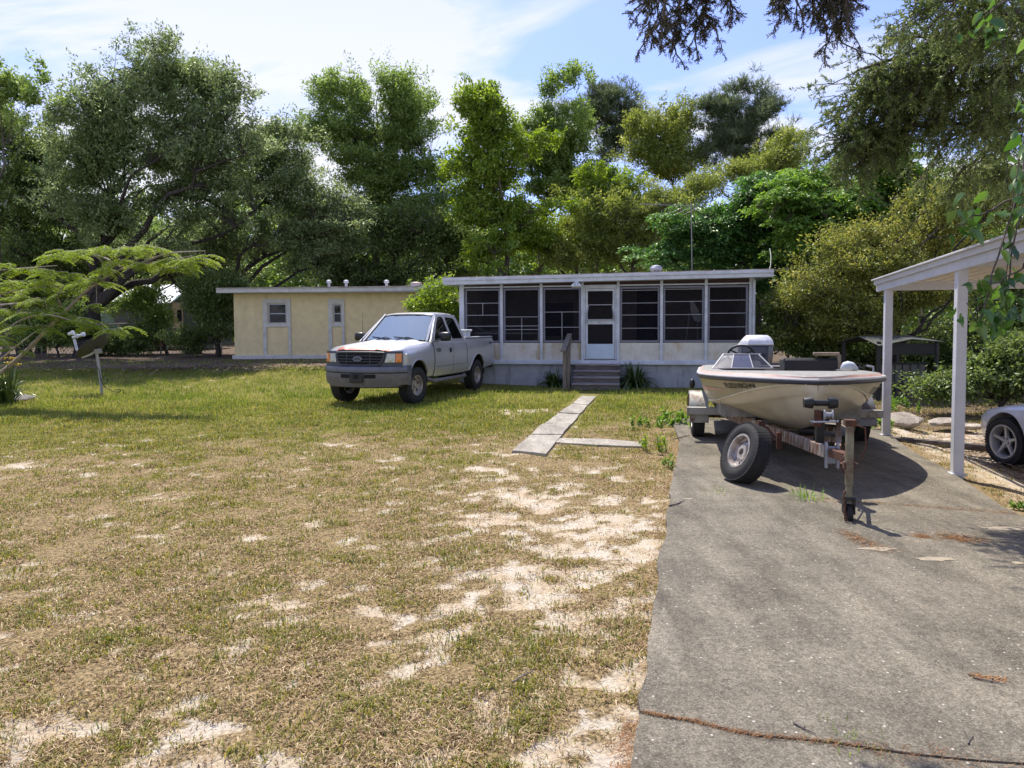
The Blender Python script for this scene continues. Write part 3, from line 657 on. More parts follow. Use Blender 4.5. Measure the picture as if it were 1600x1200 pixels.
b = MB(); b.bar((.04, -1.2, .90), (.06, -.1, 1.27), .03, .13); b.build('side_board', m_woodv, hr, bevel=.006)
# ================================================================ YELLOW HOUSE
YY = 25.0; YB = .47
yh = thing('yellow_house', 'single storey yellow stucco house with white window surrounds and flat eave', 'house', (P(366, 512, YY).x, YY, 0))
ox = yh.location.x
def YX(u, v=500): p = P(u, v, YY); return p.x-ox, p.z
m_yel = stained('yellow_stucco', (.70, .59, .34), (.64, .53, .31), 12.0, .5)
m_wtrim = mat('window_surround_paint', (.55, .55, .53), .7, var=.2, scale=5, bump=.1)
yl = YX(730)[0]; wz = 2.88
def rect(u0, v0, u1, v1): a = YX(u0, v0); c = YX(u1, v1); return [(a[0], c[1]), (c[0], c[1]), (c[0], a[1]), (a[0], a[1])]
w1 = rect(419, 474.5, 448, 505.5); w2 = rect(520.5, 475.5, 534, 504.5)
b = MB(); b.plate([(0, .62), (yl, .62), (yl, wz), (0, wz)], [w1, w2], lambda x, z, d: (x, d, z), .18); b.box((.09, 3, 1.75), (.18, 5.6, 2.26)); b.box((yl/2, 6, 1.75), (yl, .15, 2.2)); b.build('wall', m_yel, yh, smooth=False)
b = MB(); b.box((yl/2, .0, .60), (yl+.15, .12, .14)); b.build('skirt_board', m_wtrim, yh, bevel=.01)
for x in np.linspace(.2, yl-.2, 7):
    b = MB(); b.box((x, .3, .45), (.35, .35, .3)); b.build('pier', m_dark if False else m_found, yh, smooth=False)
b = MB(); b.box((yl/2, .35, .35), (yl-.3, .04, .4)); b.build('crawl_shade', m_dark, yh, smooth=False)  # near-black sheet paints the shade below the floor
b = MB(); b.box((yl/2, 2.6, 1.7), (yl-.5, .04, 2.1)); b.box((yl/2, 1.4, 2.8), (yl-.4, 2.4, .03)); b.build('inner_wall', m_dark, yh, smooth=False)  # black panels stand in for the unlit room behind the panes
m_dglass = glassmat('dark_house_glass', (.05, .05, .06), .0, .05, .3, (.006, .006, .012))
for k, (r_, ou) in enumerate(((w1, (410.5, 467.5, 455.7)), (w2, (512.7, 467.5, 539.5)))):
    a = YX(ou[0], ou[1]); c = YX(ou[2], 556); i0 = r_[0]; i2 = r_[2]; t0 = .10
    iw0 = YX(ou[0]+6, 500)[0]; iw1 = YX(ou[2]-5, 500)[0]; zl = YX(0, 513)[1]
    s_ = MB(); s_.plate([(a[0], .67), (c[0], .67), (c[0], a[1]), (a[0], a[1])], [[(i0[0]-.02, i0[1]-.02), (i2[0]+.02, i0[1]-.02), (i2[0]+.02, i2[1]+.02), (i0[0]-.02, i2[1]+.02)], [(iw0, .68), (iw1, .68), (iw1, zl), (iw0, zl)]], lambda x, z, d: (x, -.035+d, z), .033)
    s_.build('window_surround', m_wtrim, yh, smooth=False)
    g = MB(); f = .04; g.plate([(i0[0], i0[1]), (i2[0], i0[1]), (i2[0], i2[1]), (i0[0], i2[1])], [[(i0[0]+f, i0[1]+f), (i2[0]-f, i0[1]+f), (i2[0]-f, i2[1]-f), (i0[0]+f, i2[1]-f)]], lambda x, z, d: (x, .02+d, z), .05)
    g.box(((i0[0]+i2[0])/2, .045, (i0[1]+i2[1])/2), (i2[0]-i0[0], .03, .035)); w = g.build('window', m_alum, yh, smooth=False)
    g = MB(); g.box(((i0[0]+i2[0])/2, .06, (i0[1]+i2[1])/2), (i2[0]-i0[0], .004, i2[1]-i0[1])); g.build('pane', m_dglass, w)
a = YX(653.5, 464.4); b = MB(); b.box((a[0]+.12, -.02, 1.6), (.22, .036, 2.1)); b.build('door_surround', m_wtrim, yh, smooth=False)
b = MB(); b.box((a[0]+.65, -.01, 1.55), (.8, .03, 1.9)); b.build('door', m_dark, yh, smooth=False)
a = YX(347, 456); c = YX(655, 451)
b = MB(); b.plate([(a[0], 2.86), (c[0], 2.90), (YX(700)[0], 3.22), (YX(700)[0], 3.40), (c[0], 3.07), (a[0], 3.03)], [], lambda x, z, d: (x, -.5+d, z), .04); b.build('fascia', m_wtrim, yh, smooth=False)
b = MB()
for (x0, x1, za, zb_) in ((a[0], c[0], 3.03, 3.07), (c[0], YX(700)[0], 3.07, 3.40)):
    b.add([(x0, -.52, za), (x1, -.52, zb_), (x1, 6.3, zb_+.15), (x0, 6.3, za+.15), (x0, -.52, za-.04), (x1, -.52, zb_-.04), (x1, 6.3, zb_+.11), (x0, 6.3, za+.11)], [(0, 1, 2, 3), (7, 6, 5, 4), (0, 4, 5, 1), (2, 6, 7, 3), (0, 3, 7, 4), (1, 5, 6, 2)])
b.build('roof', m_roofp, yh, smooth=False)
b = MB(); b.box(((a[0]+c[0])/2, -.25, 2.87), (c[0]-a[0], .46, .02)); b.build('soffit', m_wtrim, yh, smooth=False)
for k, (u, v, kind) in enumerate(((514, 437, 'pipe with rounded cap, leftmost'), (541, 437, 'pipe with rounded cap, middle one'), (604, 437, 'pipe with rounded cap, rightmost of the three'))):
    p_ = P(u, 449, YY+1.2); h_ = (P(u, v, YY+1.2).z-3.08)*.9
    t = thing('vent_pipe', 'white %s on the yellow house roof' % kind, 'vent pipe', (p_.x, p_.y, 3.08), 0, 'vent pipes on the yellow house roof')
    b = MB(); b.tube([(0, 0, 0), (0, 0, h_*.7)], .05, 10); b.build('pipe', m_trim, t); b = MB(); b.lathe([(.06, h_*.65), (.10, h_*.75), (.09, h_), (.03, h_*1.08)], 12); b.build('cap', m_white, t)
p_ = P(650, 449, YY+1.0); t = thing('roof_fan', 'low pinkish ribbed fan cap at the right end of the yellow roof', 'vent', (p_.x, p_.y, 3.10))
b = MB(); b.lathe([(.2, 0), (.2, .1), (.1, .12)], 16); b.build('base', m_trim, t); b = MB(); b.lathe([(.22, .1), (.2, .16), (.08, .2)], 16); b.build('cap', mat('faded_cap', (.5, .38, .36), .6), t)
# ================================================================ CARPORT
cp0 = G(1495, 745); cp1 = G(1384, 683); cdv = (cp1-cp0).normalized(); ca = math.atan2(cdv.y, cdv.x)
cpt = thing('carport', 'white metal carport with slim posts over the sandy strip', 'carport', (cp0.x, cp0.y, 0), ca)   # local x: away, y: left, z up
m_cp = mat('carport_white', (.60, .60, .63), .5, var=.12, scale=5, bump=.05); m_cream = mat('carport_ceiling', (.66, .60, .50), .6, var=.1)
CL = (cp1-cp0).length
for x, zt_ in ((0, 2.20), (CL, 2.18), (0.3, 2.3), (CL, 2.3)):
    y = 0 if (x, zt_) in ((0, 2.20), (CL, 2.18)) else -3.6
    b = MB(); b.box((x, y, zt_/2-.05), (.10, .10, zt_+.1)); b.build('post', m_cp, cpt, bevel=.006)
    b = MB(); b.box((x, y, .03-.0), (.14, .14, .02)); b.build('foot_plate', m_cp, cpt)
x0 = -4.2; x1 = CL+.35
b = MB(); b.box(((x0+x1)/2, .06, 2.235), (x1-x0, .03, .10)); b.box(((x0+x1)/2, .085, 2.315), (x1-x0, .05, .06)); b.box(((x0+x1)/2, .11, 2.355), (x1-x0, .08, .02))
b.build('fascia', m_cp, cpt, bevel=.003)
b = MB(); b.box((x1, -1.9, 2.26), (.03, 3.95, .12)); b.box((x1+.02, -1.9, 2.335), (.05, 3.95, .06)); b.build('fascia', m_cp, cpt, bevel=.003)
b = MB()
k = 20; prof = []
for i in range(k): yy = -3.8+i*.19; prof += [(yy, 0), (yy+.12, 0), (yy+.135, .02), (yy+.175, .02)]
for i in range(len(prof)-1):
    (ya, za), (yb, zb_) = prof[i], prof[i+1]; b.add([(x0, ya, 2.30+za), (x1, ya, 2.30+za), (x1, yb, 2.30+zb_), (x0, yb, 2.30+zb_)], [(0, 1, 2, 3)])
b.box(((x0+x1)/2, -1.9, 2.36), (x1-x0, 3.85, .03)); b.build('roof', m_cream, cpt, smooth=False)
for o in cpt.children:
    if o.name.split('.')[0] in ('roof', 'fascia'):
        for v in o.data.vertices: v.co.z -= .021*v.co.x+.02
b = MB(); b.box((0, -1.8, 2.25), (.08, 3.6, .08)); b.box((CL, -1.8, 2.25), (.08, 3.6, .08)); b.build('cross_beam', m_cp, cpt, smooth=False)
# edging timber, broken slabs and rock on the sandy strip
b = MB(); a_ = G(1392, 690, -.02); c_ = G(1470, 697, -.05); e_ = G(1552, 706, -.1); b.tube([a_+Vector((0, 0, .03)), c_+Vector((0, 0, .03)), e_+Vector((0, 0, .04)), e_+Vector((1.5, -.1, 0))], .05, 8)
tag(b.build('edging_log', m_wood), 'dark log edging lying across the sand between the carport posts', 'log')
def rock(name, u, v, sx, sy, sz, seed, m, label, z=0.0, cat='rock'):
    rr = random.Random(seed); bm = bmesh.new(); bmesh.ops.create_icosphere(bm, subdivisions=3, radius=1)
    pl_ = [(Vector((rr.uniform(-1, 1), rr.uniform(-1, 1), rr.uniform(-.6, 1))).normalized(), rr.uniform(.55, .85)) for _ in range(10)]
    for w in bm.verts:
        for n_, d_ in pl_:
            q_ = w.co.dot(n_)-d_
            if q_ > 0: w.co -= n_*q_
        w.co += Vector((rr.uniform(-1, 1), rr.uniform(-1, 1), rr.uniform(-1, 1)))*.02
        w.co.x *= sx; w.co.y *= sy; w.co.z *= sz
    me = bpy.data.meshes.new(name); bm.to_mesh(me); bm.free(); setsharp(me, 30); me.materials.append(m)
    o = bpy.data.objects.new(name, me); C.objects.link(o); p = G(u, v, z); o.location = (p.x, p.y, z+sz*.45); o.rotation_euler = (0, 0, rr.uniform(-.4, .4)); return tag(o, label, cat)
m_rock = concrete_mat('broken_concrete', (.50, .45, .38), (.25, .21, .18), False)
rock('concrete_lump', 1414, 663, .46, .30, .14, 3, m_rock, 'pale broken concrete lump beside the far carport post', -.02, 'rubble')
rock('concrete_piece', 1478, 662, .42, .22, .07, 8, m_rock, 'flat pale slab piece between the two carport posts', -.05, 'rubble')
rock('concrete_piece', 1510, 668, .28, .2, .06, 12, m_rock, 'small flat slab piece just right of the near carport post', -.08, 'rubble')
rock('grey_stone', 30, 626, .38, .25, .10, 21, mat('grey_stone', (.22, .2, .18), .9, var=.5, bump=.4), 'grey stone beside the strappy plant at the left edge', 0, 'rock')
# ---------------------------------------------------------------- dog kennel shelter
kp = P(1372, 606, 15.2); t = thing('shelter', 'dark metal kennel frame with sagging roof sheet behind the boat', 'shelter', (kp.x, kp.y, gz(kp.x, kp.y).item()))
kw = P(1462, 606, 15.2).x-kp.x; m_kf = mat('black_tube', (.02, .02, .022), .6); m_kr = mat('faded_tarp', (.06, .065, .05), .8, var=.4, scale=3)
zt0 = P(0, 540, 15.2).z; zr0 = P(0, 533, 15.2).z
for x in (0, kw):
    for y in (0, 1.6):
        b = MB(); b.tube([(x, y, 0), (x, y, zt0)], .045, 8); b.build('post', m_kf, t)
b = MB(); b.add([(-.1, -.2, zt0-.08), (kw+.1, -.1, zt0), (kw*.9, .9, zr0+.03), (-.05, .8, zr0+.02), (kw+.1, 1.8, zt0), (-.1, 1.8, zt0-.05), (kw*.5, -.15, zt0+.06), (kw*.5, .85, zr0+.02)], [(0, 6, 7, 3), (6, 1, 2, 7), (3, 7, 5), (7, 2, 4, 5)])
o = b.build('roof_sheet', m_kr, t); sm = o.modifiers.new('s', 'SOLIDIFY'); sm.thickness = .02
b = MB(); b.box((kw*.5, 0, zt0-.16), (kw, .03, .25)); b.build('valance', m_kf, t)
zm0 = P(0, 608, 15.2).z; zm1 = P(0, 577, 15.2).z
b = MB(); b.box((kw*.42, .02, (zm0+zm1)/2+.04), (kw*.82, .015, zm1-zm0)); b.build('mesh_panel', mat('grey_mesh', (.16, .16, .15), .7, var=.4, scale=30), t)
b = MB()
for i in range(7): b.tube([(kw*.82*i/6+.01, 0, zm0), (kw*.82*i/6+.01, 0, zm1+.04)], .014, 6)
b.tube([(0, 0, zm1+.04), (kw*.83, 0, zm1+.04)], .018, 6); b.tube([(0, 0, zm0+.02), (kw, 0, zm0+.02)], .018, 6); b.build('rails', m_kf, t)
# ---------------------------------------------------------------- neighbour's home far left
NY = 36.0; np0 = P(150, 545, NY)
nh = thing('neighbour_house', 'pale green trailer home with bright white metal roof behind the trees', 'house', (np0.x, NY, .55))
nw = P(292, 500, NY).x-np0.x; m_green = mat('pale_green_siding', (.22, .33, .24), .7, var=.15); m_metal = mat('white_metal_roof', (.85, .85, .85), .4, var=.06)
ze = P(0, 475, NY).z-.55; zr_ = P(0, 457, NY).z-.55
b = MB(); b.box((nw*.5, 2.2, ze/2+.25), (nw, 4.2, ze-.45)); b.build('wall', m_green, nh, smooth=False)
b = MB(); b.add([(-.3, -.4, ze), (nw*.86, -.4, ze), (nw*.86, 2.2, zr_+.5), (-.3, 2.2, zr_+.5), (nw*.86, 4.8, ze), (-.3, 4.8, ze)], [(0, 1, 2, 3), (3, 2, 4, 5)]); o = b.build('roof', m_metal, nh, smooth=False); o.modifiers.new('s', 'SOLIDIFY').thickness = .08
dx = P(274, 500, NY).x-np0.x
b = MB(); b.box((dx+.25, -.05, 1.45), (.7, .06, 1.95)); b.build('door', mat('cream_door', (.6, .5, .3), .6), nh); b = MB(); b.box((dx+.25, -.09, 1.75), (.22, .02, .6)); b.build('door_glass', m_dark, nh)
b = MB(); b.box((nw+.7, .9, 1.55), (1.5, 2.4, 2.6)); b.build('side_wall', mat('olive_siding', (.10, .12, .09), .8), nh)
for u in (190, 215, 240):
    x = P(u, 500, NY).x-np0.x; b = MB(); b.box((x, .07, 1.7), (.8, .06, .8)); b.build('window', m_dglass, nh)
dk = thing('deck', 'grey timber deck with plank railing in front of the neighbour home', 'deck', (P(218, 545, 34.3).x, 34.3, .5))
dw = P(312, 545, 34.3).x-dk.location.x
b = MB(); b.box((dw/2, .8, .22), (dw, 1.7, .1)); b.build('floor', m_wood, dk)
for i in range(6):
    b = MB(); b.box((dw*i/5, -.02, .6), (.1, .1, 1.15)); b.build('post', m_woodv, dk)
for z in (.6, 1.1):
    b = MB(); b.box((dw*.8, -.08, z), (dw*.42, .03, .12)); b.build('rail', m_woodv, dk)
m_red = mat('red_plastic', (.55, .03, .03), .4); p_ = P(226, 522, 33.4)
t = thing('ride_on_mower', 'red ride on mower with black tyres parked by the neighbour deck', 'mower', (p_.x, p_.y, .52))
b = MB(); b.loft([[(x, -.3*w, z0), (x, .3*w, z0), (x, .25*w, z1), (x, -.25*w, z1)] for x, w, z0, z1 in ((-.75, .8, .3, .7), (-.3, 1, .25, .85), (0, 1, .25, .55), (.6, 1.2, .25, .6), (.8, 1, .3, .55))]); b.build('body', m_red, t, bevel=.03)
b = MB(); b.box((.35, 0, .75), (.4, .45, .1)); b.box((.55, 0, .95), (.08, .45, .4)); b.build('seat', m_black, t, bevel=.03)
for x, r_ in ((-.5, .22), (.5, .3)):
    for y in (-.4, .4):
        b = MB(); b.lathe([(r_*.5, -.08), (r_, -.07), (r_, .07), (r_*.5, .08)], 16, (x, y, r_), (0, 1, 0)); b.build('wheel', m_rubber, t)
# chain link fence
def fence(name, a, b_, h, label, z=.5):
    a = Vector(a); b_ = Vector(b_); L_ = (b_-a).length; d = (b_-a).normalized(); f = thing(name, label, 'fence', (a.x, a.y, z), math.atan2(d.y, d.x)); n = int(L_/2.4)
    for i in range(n+1):
        q = MB(); q.tube([(L_*i/n, 0, 0), (L_*i/n, 0, h+.05)], .03, 6); q.build('post', m_galv, f)
    q = MB(); q.tube([(0, 0, h), (L_, 0, h)], .022, 6); q.build('top_rail', m_galv, f)
    q = MB(); k = int(L_/.16)
    for i in range(k):
        x = L_*i/k
        if x+h < L_: q.bar((x, 0, 0), (x+h, 0, h), .007, .007); q.bar((x+h, 0, 0), (x, 0, h), .007, .007)
    q.build('wire_mesh', m_galv, f, smooth=False)
fence('chain_link_fence', (P(60, 540, 30).x, 30.2), (P(352, 540, 30).x, 29.6), 1.1, 'rusty chain link fence along the back of the yard under the trees')
# ---------------------------------------------------------------- satellite dish
sp_ = G(160, 617, .0); t = thing('satellite_dish', 'grey satellite dish tilted on a leaning pole in the lawn', 'dish', (sp_.x, sp_.y, 0))
m_dish = mat('dish_grey', (.085, .085, .09), .85, spec=.1, var=.15); m_pole = mat('pole_grey', (.36, .36, .37), .5, .3)
b = MB(); b.tube([(0, 0, -.1), (-.05, 0, .55), (-.105, 0, 1.03)], .035, 10); b.build('pole', m_pole, t)
n_ = Vector((-.67, .044, .74)).normalized(); c_ = Vector((-.14, 0.03, 1.16))
b = MB(); prof = [(0.001, 0), (.12, .006), (.24, .025), (.34, .05), (.43, .082), (.445, .088), (.445, .078), (.43, .07), (.34, .036), (.24, .012), (.12, -.008), (.001, -.014)]
b.lathe(prof, 36, c_, n_); b.build('reflector', m_dish, t)
dn = (Vector((-.8, 0, -.6))-n_*Vector((-.8, 0, -.6)).dot(n_)).normalized(); e_ = c_+dn*.40+n_*.05
b = MB(); l_ = P(112, 530, sp_.y)-t.location; l1 = Vector((l_.x, .1, l_.z)); b.tube([c_-n_*.06, c_+dn*.2-n_*.03, e_, e_*.4+l1*.6+Vector((-.03, 0, -.06)), l1], .03, 8); b.build('arm', m_trim, t)
for k, q in enumerate((l1+Vector((.02, 0, .06)), l1+Vector((.18, 0, .10)), l1+Vector((-.08, 0, .14)))):
    b = MB(); b.lathe([(.02, -.08), (.035, -.06), (.035, .04), (.055, .05), (.055, .08), (.02, .09)], 12, q, (.9, -.2, .25)); b.build('receiver', m_white, t)
b = MB(); b.box(c_-n_*.07+Vector((.0, 0, -.03)), (.13, .14, .12)); b.bar(c_-n_*.05, Vector((-.10, 0, 1.0)), .05, .05); b.build('bracket', m_pole, t, bevel=.01)
b = MB(); cab = [(-.18, -.02, .98), (-.2, -.03, .8), (-.02, -.06, .62), (.01, -.06, .36)]+[(.10+.075*math.cos(a), -.07, .36+.075*math.sin(a)) for a in np.linspace(math.pi, 3*math.pi, 14)]+[(.04, -.06, .28), (.12, -.06, .18), (.3, -.08, .10), (.42, -.1, .07), (.36, -.1, .13), (.47, -.1, .15), (.52, -.1, .1), (.44, -.1, .06), (.57, -.1, .16), (.58, -.1, .03)]
b.tube(cab, .008, 6); b.build('cable', m_black, t)
# ================================================================ WHEELS
m_steelw = mat('worn_steel_wheel', (.50, .46, .42), .45, .6, scale=12, col2=(.20, .13, .10), lo=.3, hi=.55)
m_alloy = mat('silver_alloy', (.55, .55, .56), .35, .5, var=.2)
def tyre_prof(r, w, ri):
    h = w/2
    return [(ri, -h*.72), (ri+.015, -h*.86), ((r+ri)/2, -h), (r-.045, -h*.93), (r-.012, -h*.8), (r, -h*.55), (r, h*.55), (r-.012, h*.8), (r-.045, h*.93), ((r+ri)/2, h), (ri+.015, h*.86), (ri, h*.72)]
def wheel(parent, pos, r, w, ri, style, face=1, turn=0.0, tread=52, rimmat=None, name='wheel'):
    """wheel with axle along local y; face=+1 shows its outer side towards +y"""
    e = MB(); e.lathe([(.04, -w*.3), (ri*.5, -w*.3), (ri*.5, 0), (.04, 0)], 16, (0, 0, 0), (0, 1, 0)); hub = e.build(name, m_dark, parent)
    hub.location = pos; hub.rotation_euler = (0, 0, turn+(0 if face > 0 else math.pi))
    t = MB(); t.lathe(tyre_prof(r, w, ri), 48, (0, 0, 0), (0, 1, 0), closed=True)
    for i in range(tread):                                          # tread blocks
        for k, yy in enumerate((-.33, -.11, .11, .33)):
            a = 2*math.pi*(i+.5*(k % 2))/tread
            t.box(((r-.004)*math.cos(a), yy*w, (r-.004)*math.sin(a)), (.013, w*.19, 2*math.pi*r/tread*.76), Matrix.Rotation(-a, 3, 'Y'))
    t.build('tyre', m_rubber, hub)
    q = MB(); mr = rimmat or m_steelw; h = w*.38
    q.lathe([(ri+.006, h), (ri+.008, h+.012), (ri-.012, h+.012), (ri-.025, h-.02), (ri-.03, -h), (ri+.004, -h)], 40, (0, 0, 0), (0, 1, 0), closed=True)
    if style == 'spoke8':                                            # white-spoke style steel wheel
        n = 8; dep = h*.25
        q.lathe([(.035, dep+.03), (.075, dep+.03), (.085, dep), (.085, dep-.02), (.035, dep-.02)], 24, (0, 0, 0), (0, 1, 0), closed=True)
        for i in range(n):
            for s_ in (-1, 1):
                a = 2*math.pi*i/n+s_*.11; b_ = 2*math.pi*i/n+s_*.30
                q.bar((.075*math.cos(a), dep+.01, .075*math.sin(a)), ((ri-.02)*math.cos(b_), dep-.01, (ri-.02)*math.sin(b_)), .030, .012, (0, 1, 0))
        q.lathe([(ri-.045, dep-.02), (ri-.045, dep+.005), (ri-.022, dep+.01), (ri-.022, dep-.02)], 32, (0, 0, 0), (0, 1, 0), closed=True)
        q.lathe([(.02, dep-.03), (.035, dep-.03), (.035, dep+.005), (.02, dep+.005)], 16, (0, 0, 0), (0, 1, 0), closed=True)
    elif style == 'disc':                                            # five oval slots between five wide spokes
        out = [(ri-.022)*1.0]; n = 5; R_ = ri-.02; loop = [(R_*math.cos(a), R_*math.sin(a)) for a in np.linspace(0, 2*math.pi, 41)[:-1]]; holes = []
        for i in range(n):
            c = 2*math.pi*(i+.25)/n; hl = []
            for a in np.linspace(0, 2*math.pi, 13)[:-1]:
                rr = R_*.68+R_*.20*math.cos(a); aa = c+.30*math.sin(a); hl.append((rr*math.cos(aa), rr*math.sin(aa)))
            holes.append(hl)
        q.plate(loop, holes, lambda x, z, d: (x, h*.45-d+.35*max(0, .6-math.hypot(x, z)/R_)*.05, z), .025)
        q.lathe([(.001, h*.45+.03), (.05, h*.45+.03), (.062, h*.45), (.062, h*.45-.02), (.001, h*.45-.02)], 20, (0, 0, 0), (0, 1, 0))
        for i in range(5): a = 2*math.pi*i/5; q.lathe([(.001, .012), (.012, .012), (.012, 0), (.001, 0)], 8, (.085*math.cos(a), h*.45, .085*math.sin(a)), (0, 1, 0))
    else:                                                           # star: five tapered alloy spokes
        for i in range(5):
            a = 2*math.pi*i/5+.3; ca, sa = math.cos(a), math.sin(a)
            r0 = []
            for rr, ww, yy in ((.03, .055, h*.55), (ri*.45, .042, h*.62), (ri*.8, .036, h*.72), (ri-.01, .062, h*.8)):
                cx, cz = rr*ca, rr*sa; px, pz = -sa*ww/2, ca*ww/2
                r0.append([(cx+px, yy-.03, cz+pz), (cx+px*.8, yy, cz+pz*.8), (cx-px*.8, yy, cz-pz*.8), (cx-px, yy-.03, cz-pz)])
            q.loft(r0)
        q.lathe([(.001, h*.6), (.055, h*.58), (.07, h*.5), (.07, h*.2), (.001, h*.2)], 20, (0, 0, 0), (0, 1, 0))
    q.build('rim', mr, hub, ang=25)
    if style == 'star':
        q = MB()
        for i in range(5): a = 2*math.pi*(i+.5)/5+.3; q.lathe([(.011, h*.5), (.011, h*.62), (.001, h*.63)], 8, (.045*math.cos(a), 0, .045*math.sin(a)), (0, 1, 0))
        q.lathe([(.001, -.02), (ri-.04, -.02), (ri-.04, -.03), (.001, -.03)], 24, (0, 0, 0), (0, 1, 0)); q.build('brake', m_dark, hub)
    elif style == 'disc':
        q = MB(); q.lathe([(.001, -.02), (ri-.04, -.02), (ri-.04, -.03), (.001, -.03)], 24, (0, 0, 0), (0, 1, 0)); q.build('brake', m_dark, hub)
    return hub
# ================================================================ PICKUP
fw = G(655, 622); rw = G(745, 602)
WBH = 1.76
tdir = Vector((-.325, -.946, 0)).normalized(); tl = Vector((tdir.y*-1, tdir.x, 0))   # left side of the truck
tcx = Vector((-2.15, 16.1, 0))-tdir*WBH*1.0 - tl*.98
tcx = tcx*.92; trot = math.atan2(tdir.y, tdir.x)
tz = 0.02
pk = thing('pickup_truck', 'silver extended cab pickup with peeling salmon hood edge parked on the grass', 'pickup', (tcx.x, tcx.y, tz), trot); pk.scale = (.96, .96, .96)
m_silver = mat('silver_truck_paint', (.52, .52, .53), .33, .45, var=.07, scale=2, coat=.35)
def hoodmat():
    m, t, o = newmat('hood_paint_with_peeled_edge'); L = t.links.new
    tc = t.nodes.new('ShaderNodeTexCoord'); sx = t.nodes.new('ShaderNodeSeparateXYZ'); L(tc.outputs['Object'], sx.inputs[0])
    n = N(t, 'ShaderNodeTexNoise', Scale=5.0, Detail=5.0); L(tc.outputs['Object'], n.inputs['Vector'])
    a = t.nodes.new('ShaderNodeMath'); a.operation = 'MULTIPLY_ADD'; a.inputs[1].default_value = .05; L(n.outputs[0], a.inputs[0])
    y2 = t.nodes.new('ShaderNodeMath'); y2.operation = 'MULTIPLY'; L(sx.outputs[1], y2.inputs[0]); L(sx.outputs[1], y2.inputs[1])
    y3 = t.nodes.new('ShaderNodeMath'); y3.operation = 'MULTIPLY_ADD'; y3.inputs[1].default_value = .22; L(y2.outputs[0], y3.inputs[0]); L(sx.outputs[0], y3.inputs[2]); L(y3.outputs[0], a.inputs[2])
    r = t.nodes.new('ShaderNodeValToRGB'); r.color_ramp.elements[0].position = 0.0; r.color_ramp.elements[1].position = 1.0
    mr = N(t, 'ShaderNodeMapRange'); mr.inputs['From Min'].default_value = 2.47; mr.inputs['From Max'].default_value = 2.49; L(a.outputs[0], mr.inputs['Value'])
    r.color_ramp.elements[0].color = (.52, .52, .56, 1); r.color_ramp.elements[1].color = (.62, .22, .15, 1); L(mr.outputs[0], r.inputs[0])
    p = N(t, 'ShaderNodeBsdfPrincipled', Roughness=.36, Metallic=.3); p.inputs['Coat Weight'].default_value = .3; L(r.outputs[0], p.inputs['Base Color']); L(p.outputs[0], o.inputs[0]); return m
m_hood = hoodmat()
m_bumper = mat('grey_painted_bumper', (.155, .165, .215), .4, .35, var=.25, scale=3)
m_bump2 = mat('lower_bumper_plastic', (.16, .145, .14), .55, var=.3, scale=5)
m_grille = mat('grille_grey', (.06, .062, .075), .5, var=.2)
m_amber = mat('amber_lens', (.75, .22, .01), .15, var=.15, coat=.6); m_lens = mat('clouded_headlight', (.55, .57, .48), .15, var=.25, scale=14, coat=.7)
HZ = 1.0
def px(x, y): return x-(max(0, x-1.9)/.65)**1.5*.20*y*y/0.8                     # rounded nose in plan
def sec(x, hw, zb, ztop, zs):
    zb -= .07; q = [(0, zb), (.78*hw, zb), (.93*hw, zb+.05), (.985*hw, zb+.2), (1.0*hw, .92), (.995*hw, 1.10), (.965*hw, zs-.07), (.93*hw, zs), (.86*hw, zs+(ztop-zs)*.7), (.62*hw, ztop-.012), (.3*hw, ztop), (0, ztop)]
    ring = [(px(x, y), y, z) for y, z in q]+[(px(x, y), -y, z) for y, z in reversed(q[1:-1])]
    return ring
ST = [(2.56, .86, .66, 1.13, 1.09), (2.50, .93, .62, 1.20, 1.15), (2.38, .965, .60, 1.235, 1.18), (2.15, .985, .60, 1.265, 1.20), (1.76, 1.0, .60, 1.30, 1.225), (1.3, 1.0, .58, 1.335, 1.255), (1.0, .995, .57, 1.36, 1.285), (.85, .99, .57, 1.36, 1.33), (0, .99, .56, 1.355, 1.345), (-1.0, .99, .56, 1.36, 1.35), (-1.03, .99, .56, 1.40, 1.37), (-2.0, .99, .58, 1.40, 1.37), (-2.9, .985, .62, 1.40, 1.37), (-3.04, .965, .66, 1.40, 1.37)]
b = MB(); b.loft([sec(*s_) for s_ in reversed(ST)]); body = b.build('body', m_silver, pk)
cuts = []
for ax in (WBH, -WBH):
    c = MB(); c.lathe([(.50, -1.3), (.50, 1.3)], 40, (ax, 0, .46), (0, 1, 0)); cuts.append(c.build('cut', m_dark))
c = MB(); c.box((-2.02, 0, 1.5), (1.86, 1.66, 1.0)); cuts.append(c.build('cut', m_dark))
for c in cuts: c.parent = pk
boolean(body, cuts)
def side(x, z, off=0.0, s_=1):                                                   # body side surface
    zz_ = [(.49, .78), (.54, .93), (.70, .985), (.92, 1.0), (1.10, .995), (1.28, .965), (1.34, .93)]
    y = np.interp(z, [a for a, _ in zz_], [c for _, c in zz_])*np.interp(x, [-3.04, -2.9, 0, 1.0, 1.76, 2.15, 2.38, 2.5, 2.56], [.965, .985, .99, .995, 1, .985, .965, .93, .86])
    return Vector((px(x, y), s_*(y+off), z))
b = MB()                                                                         # dark wells behind the arches
for ax in (WBH, -WBH):
    for s_ in (-1, 1): b.lathe([(.30, 0), (.30, .04)], 32, (ax, s_*.60, .66), (0, 1, 0))
b.box((0, 0, .62), (4.9, 1.1, .12)); b.box((0, .45, .50), (5.0, .1, .14)); b.box((0, -.45, .50), (5.0, .1, .14)); b.tube([(WBH, -.8, .42), (WBH, .8, .42)], .06); b.tube([(-WBH, -.8, .42), (-WBH, .8, .42)], .07); b.ell((-WBH, 0, .40), (.2, .2, .16)); b.build('chassis', m_dark, pk)
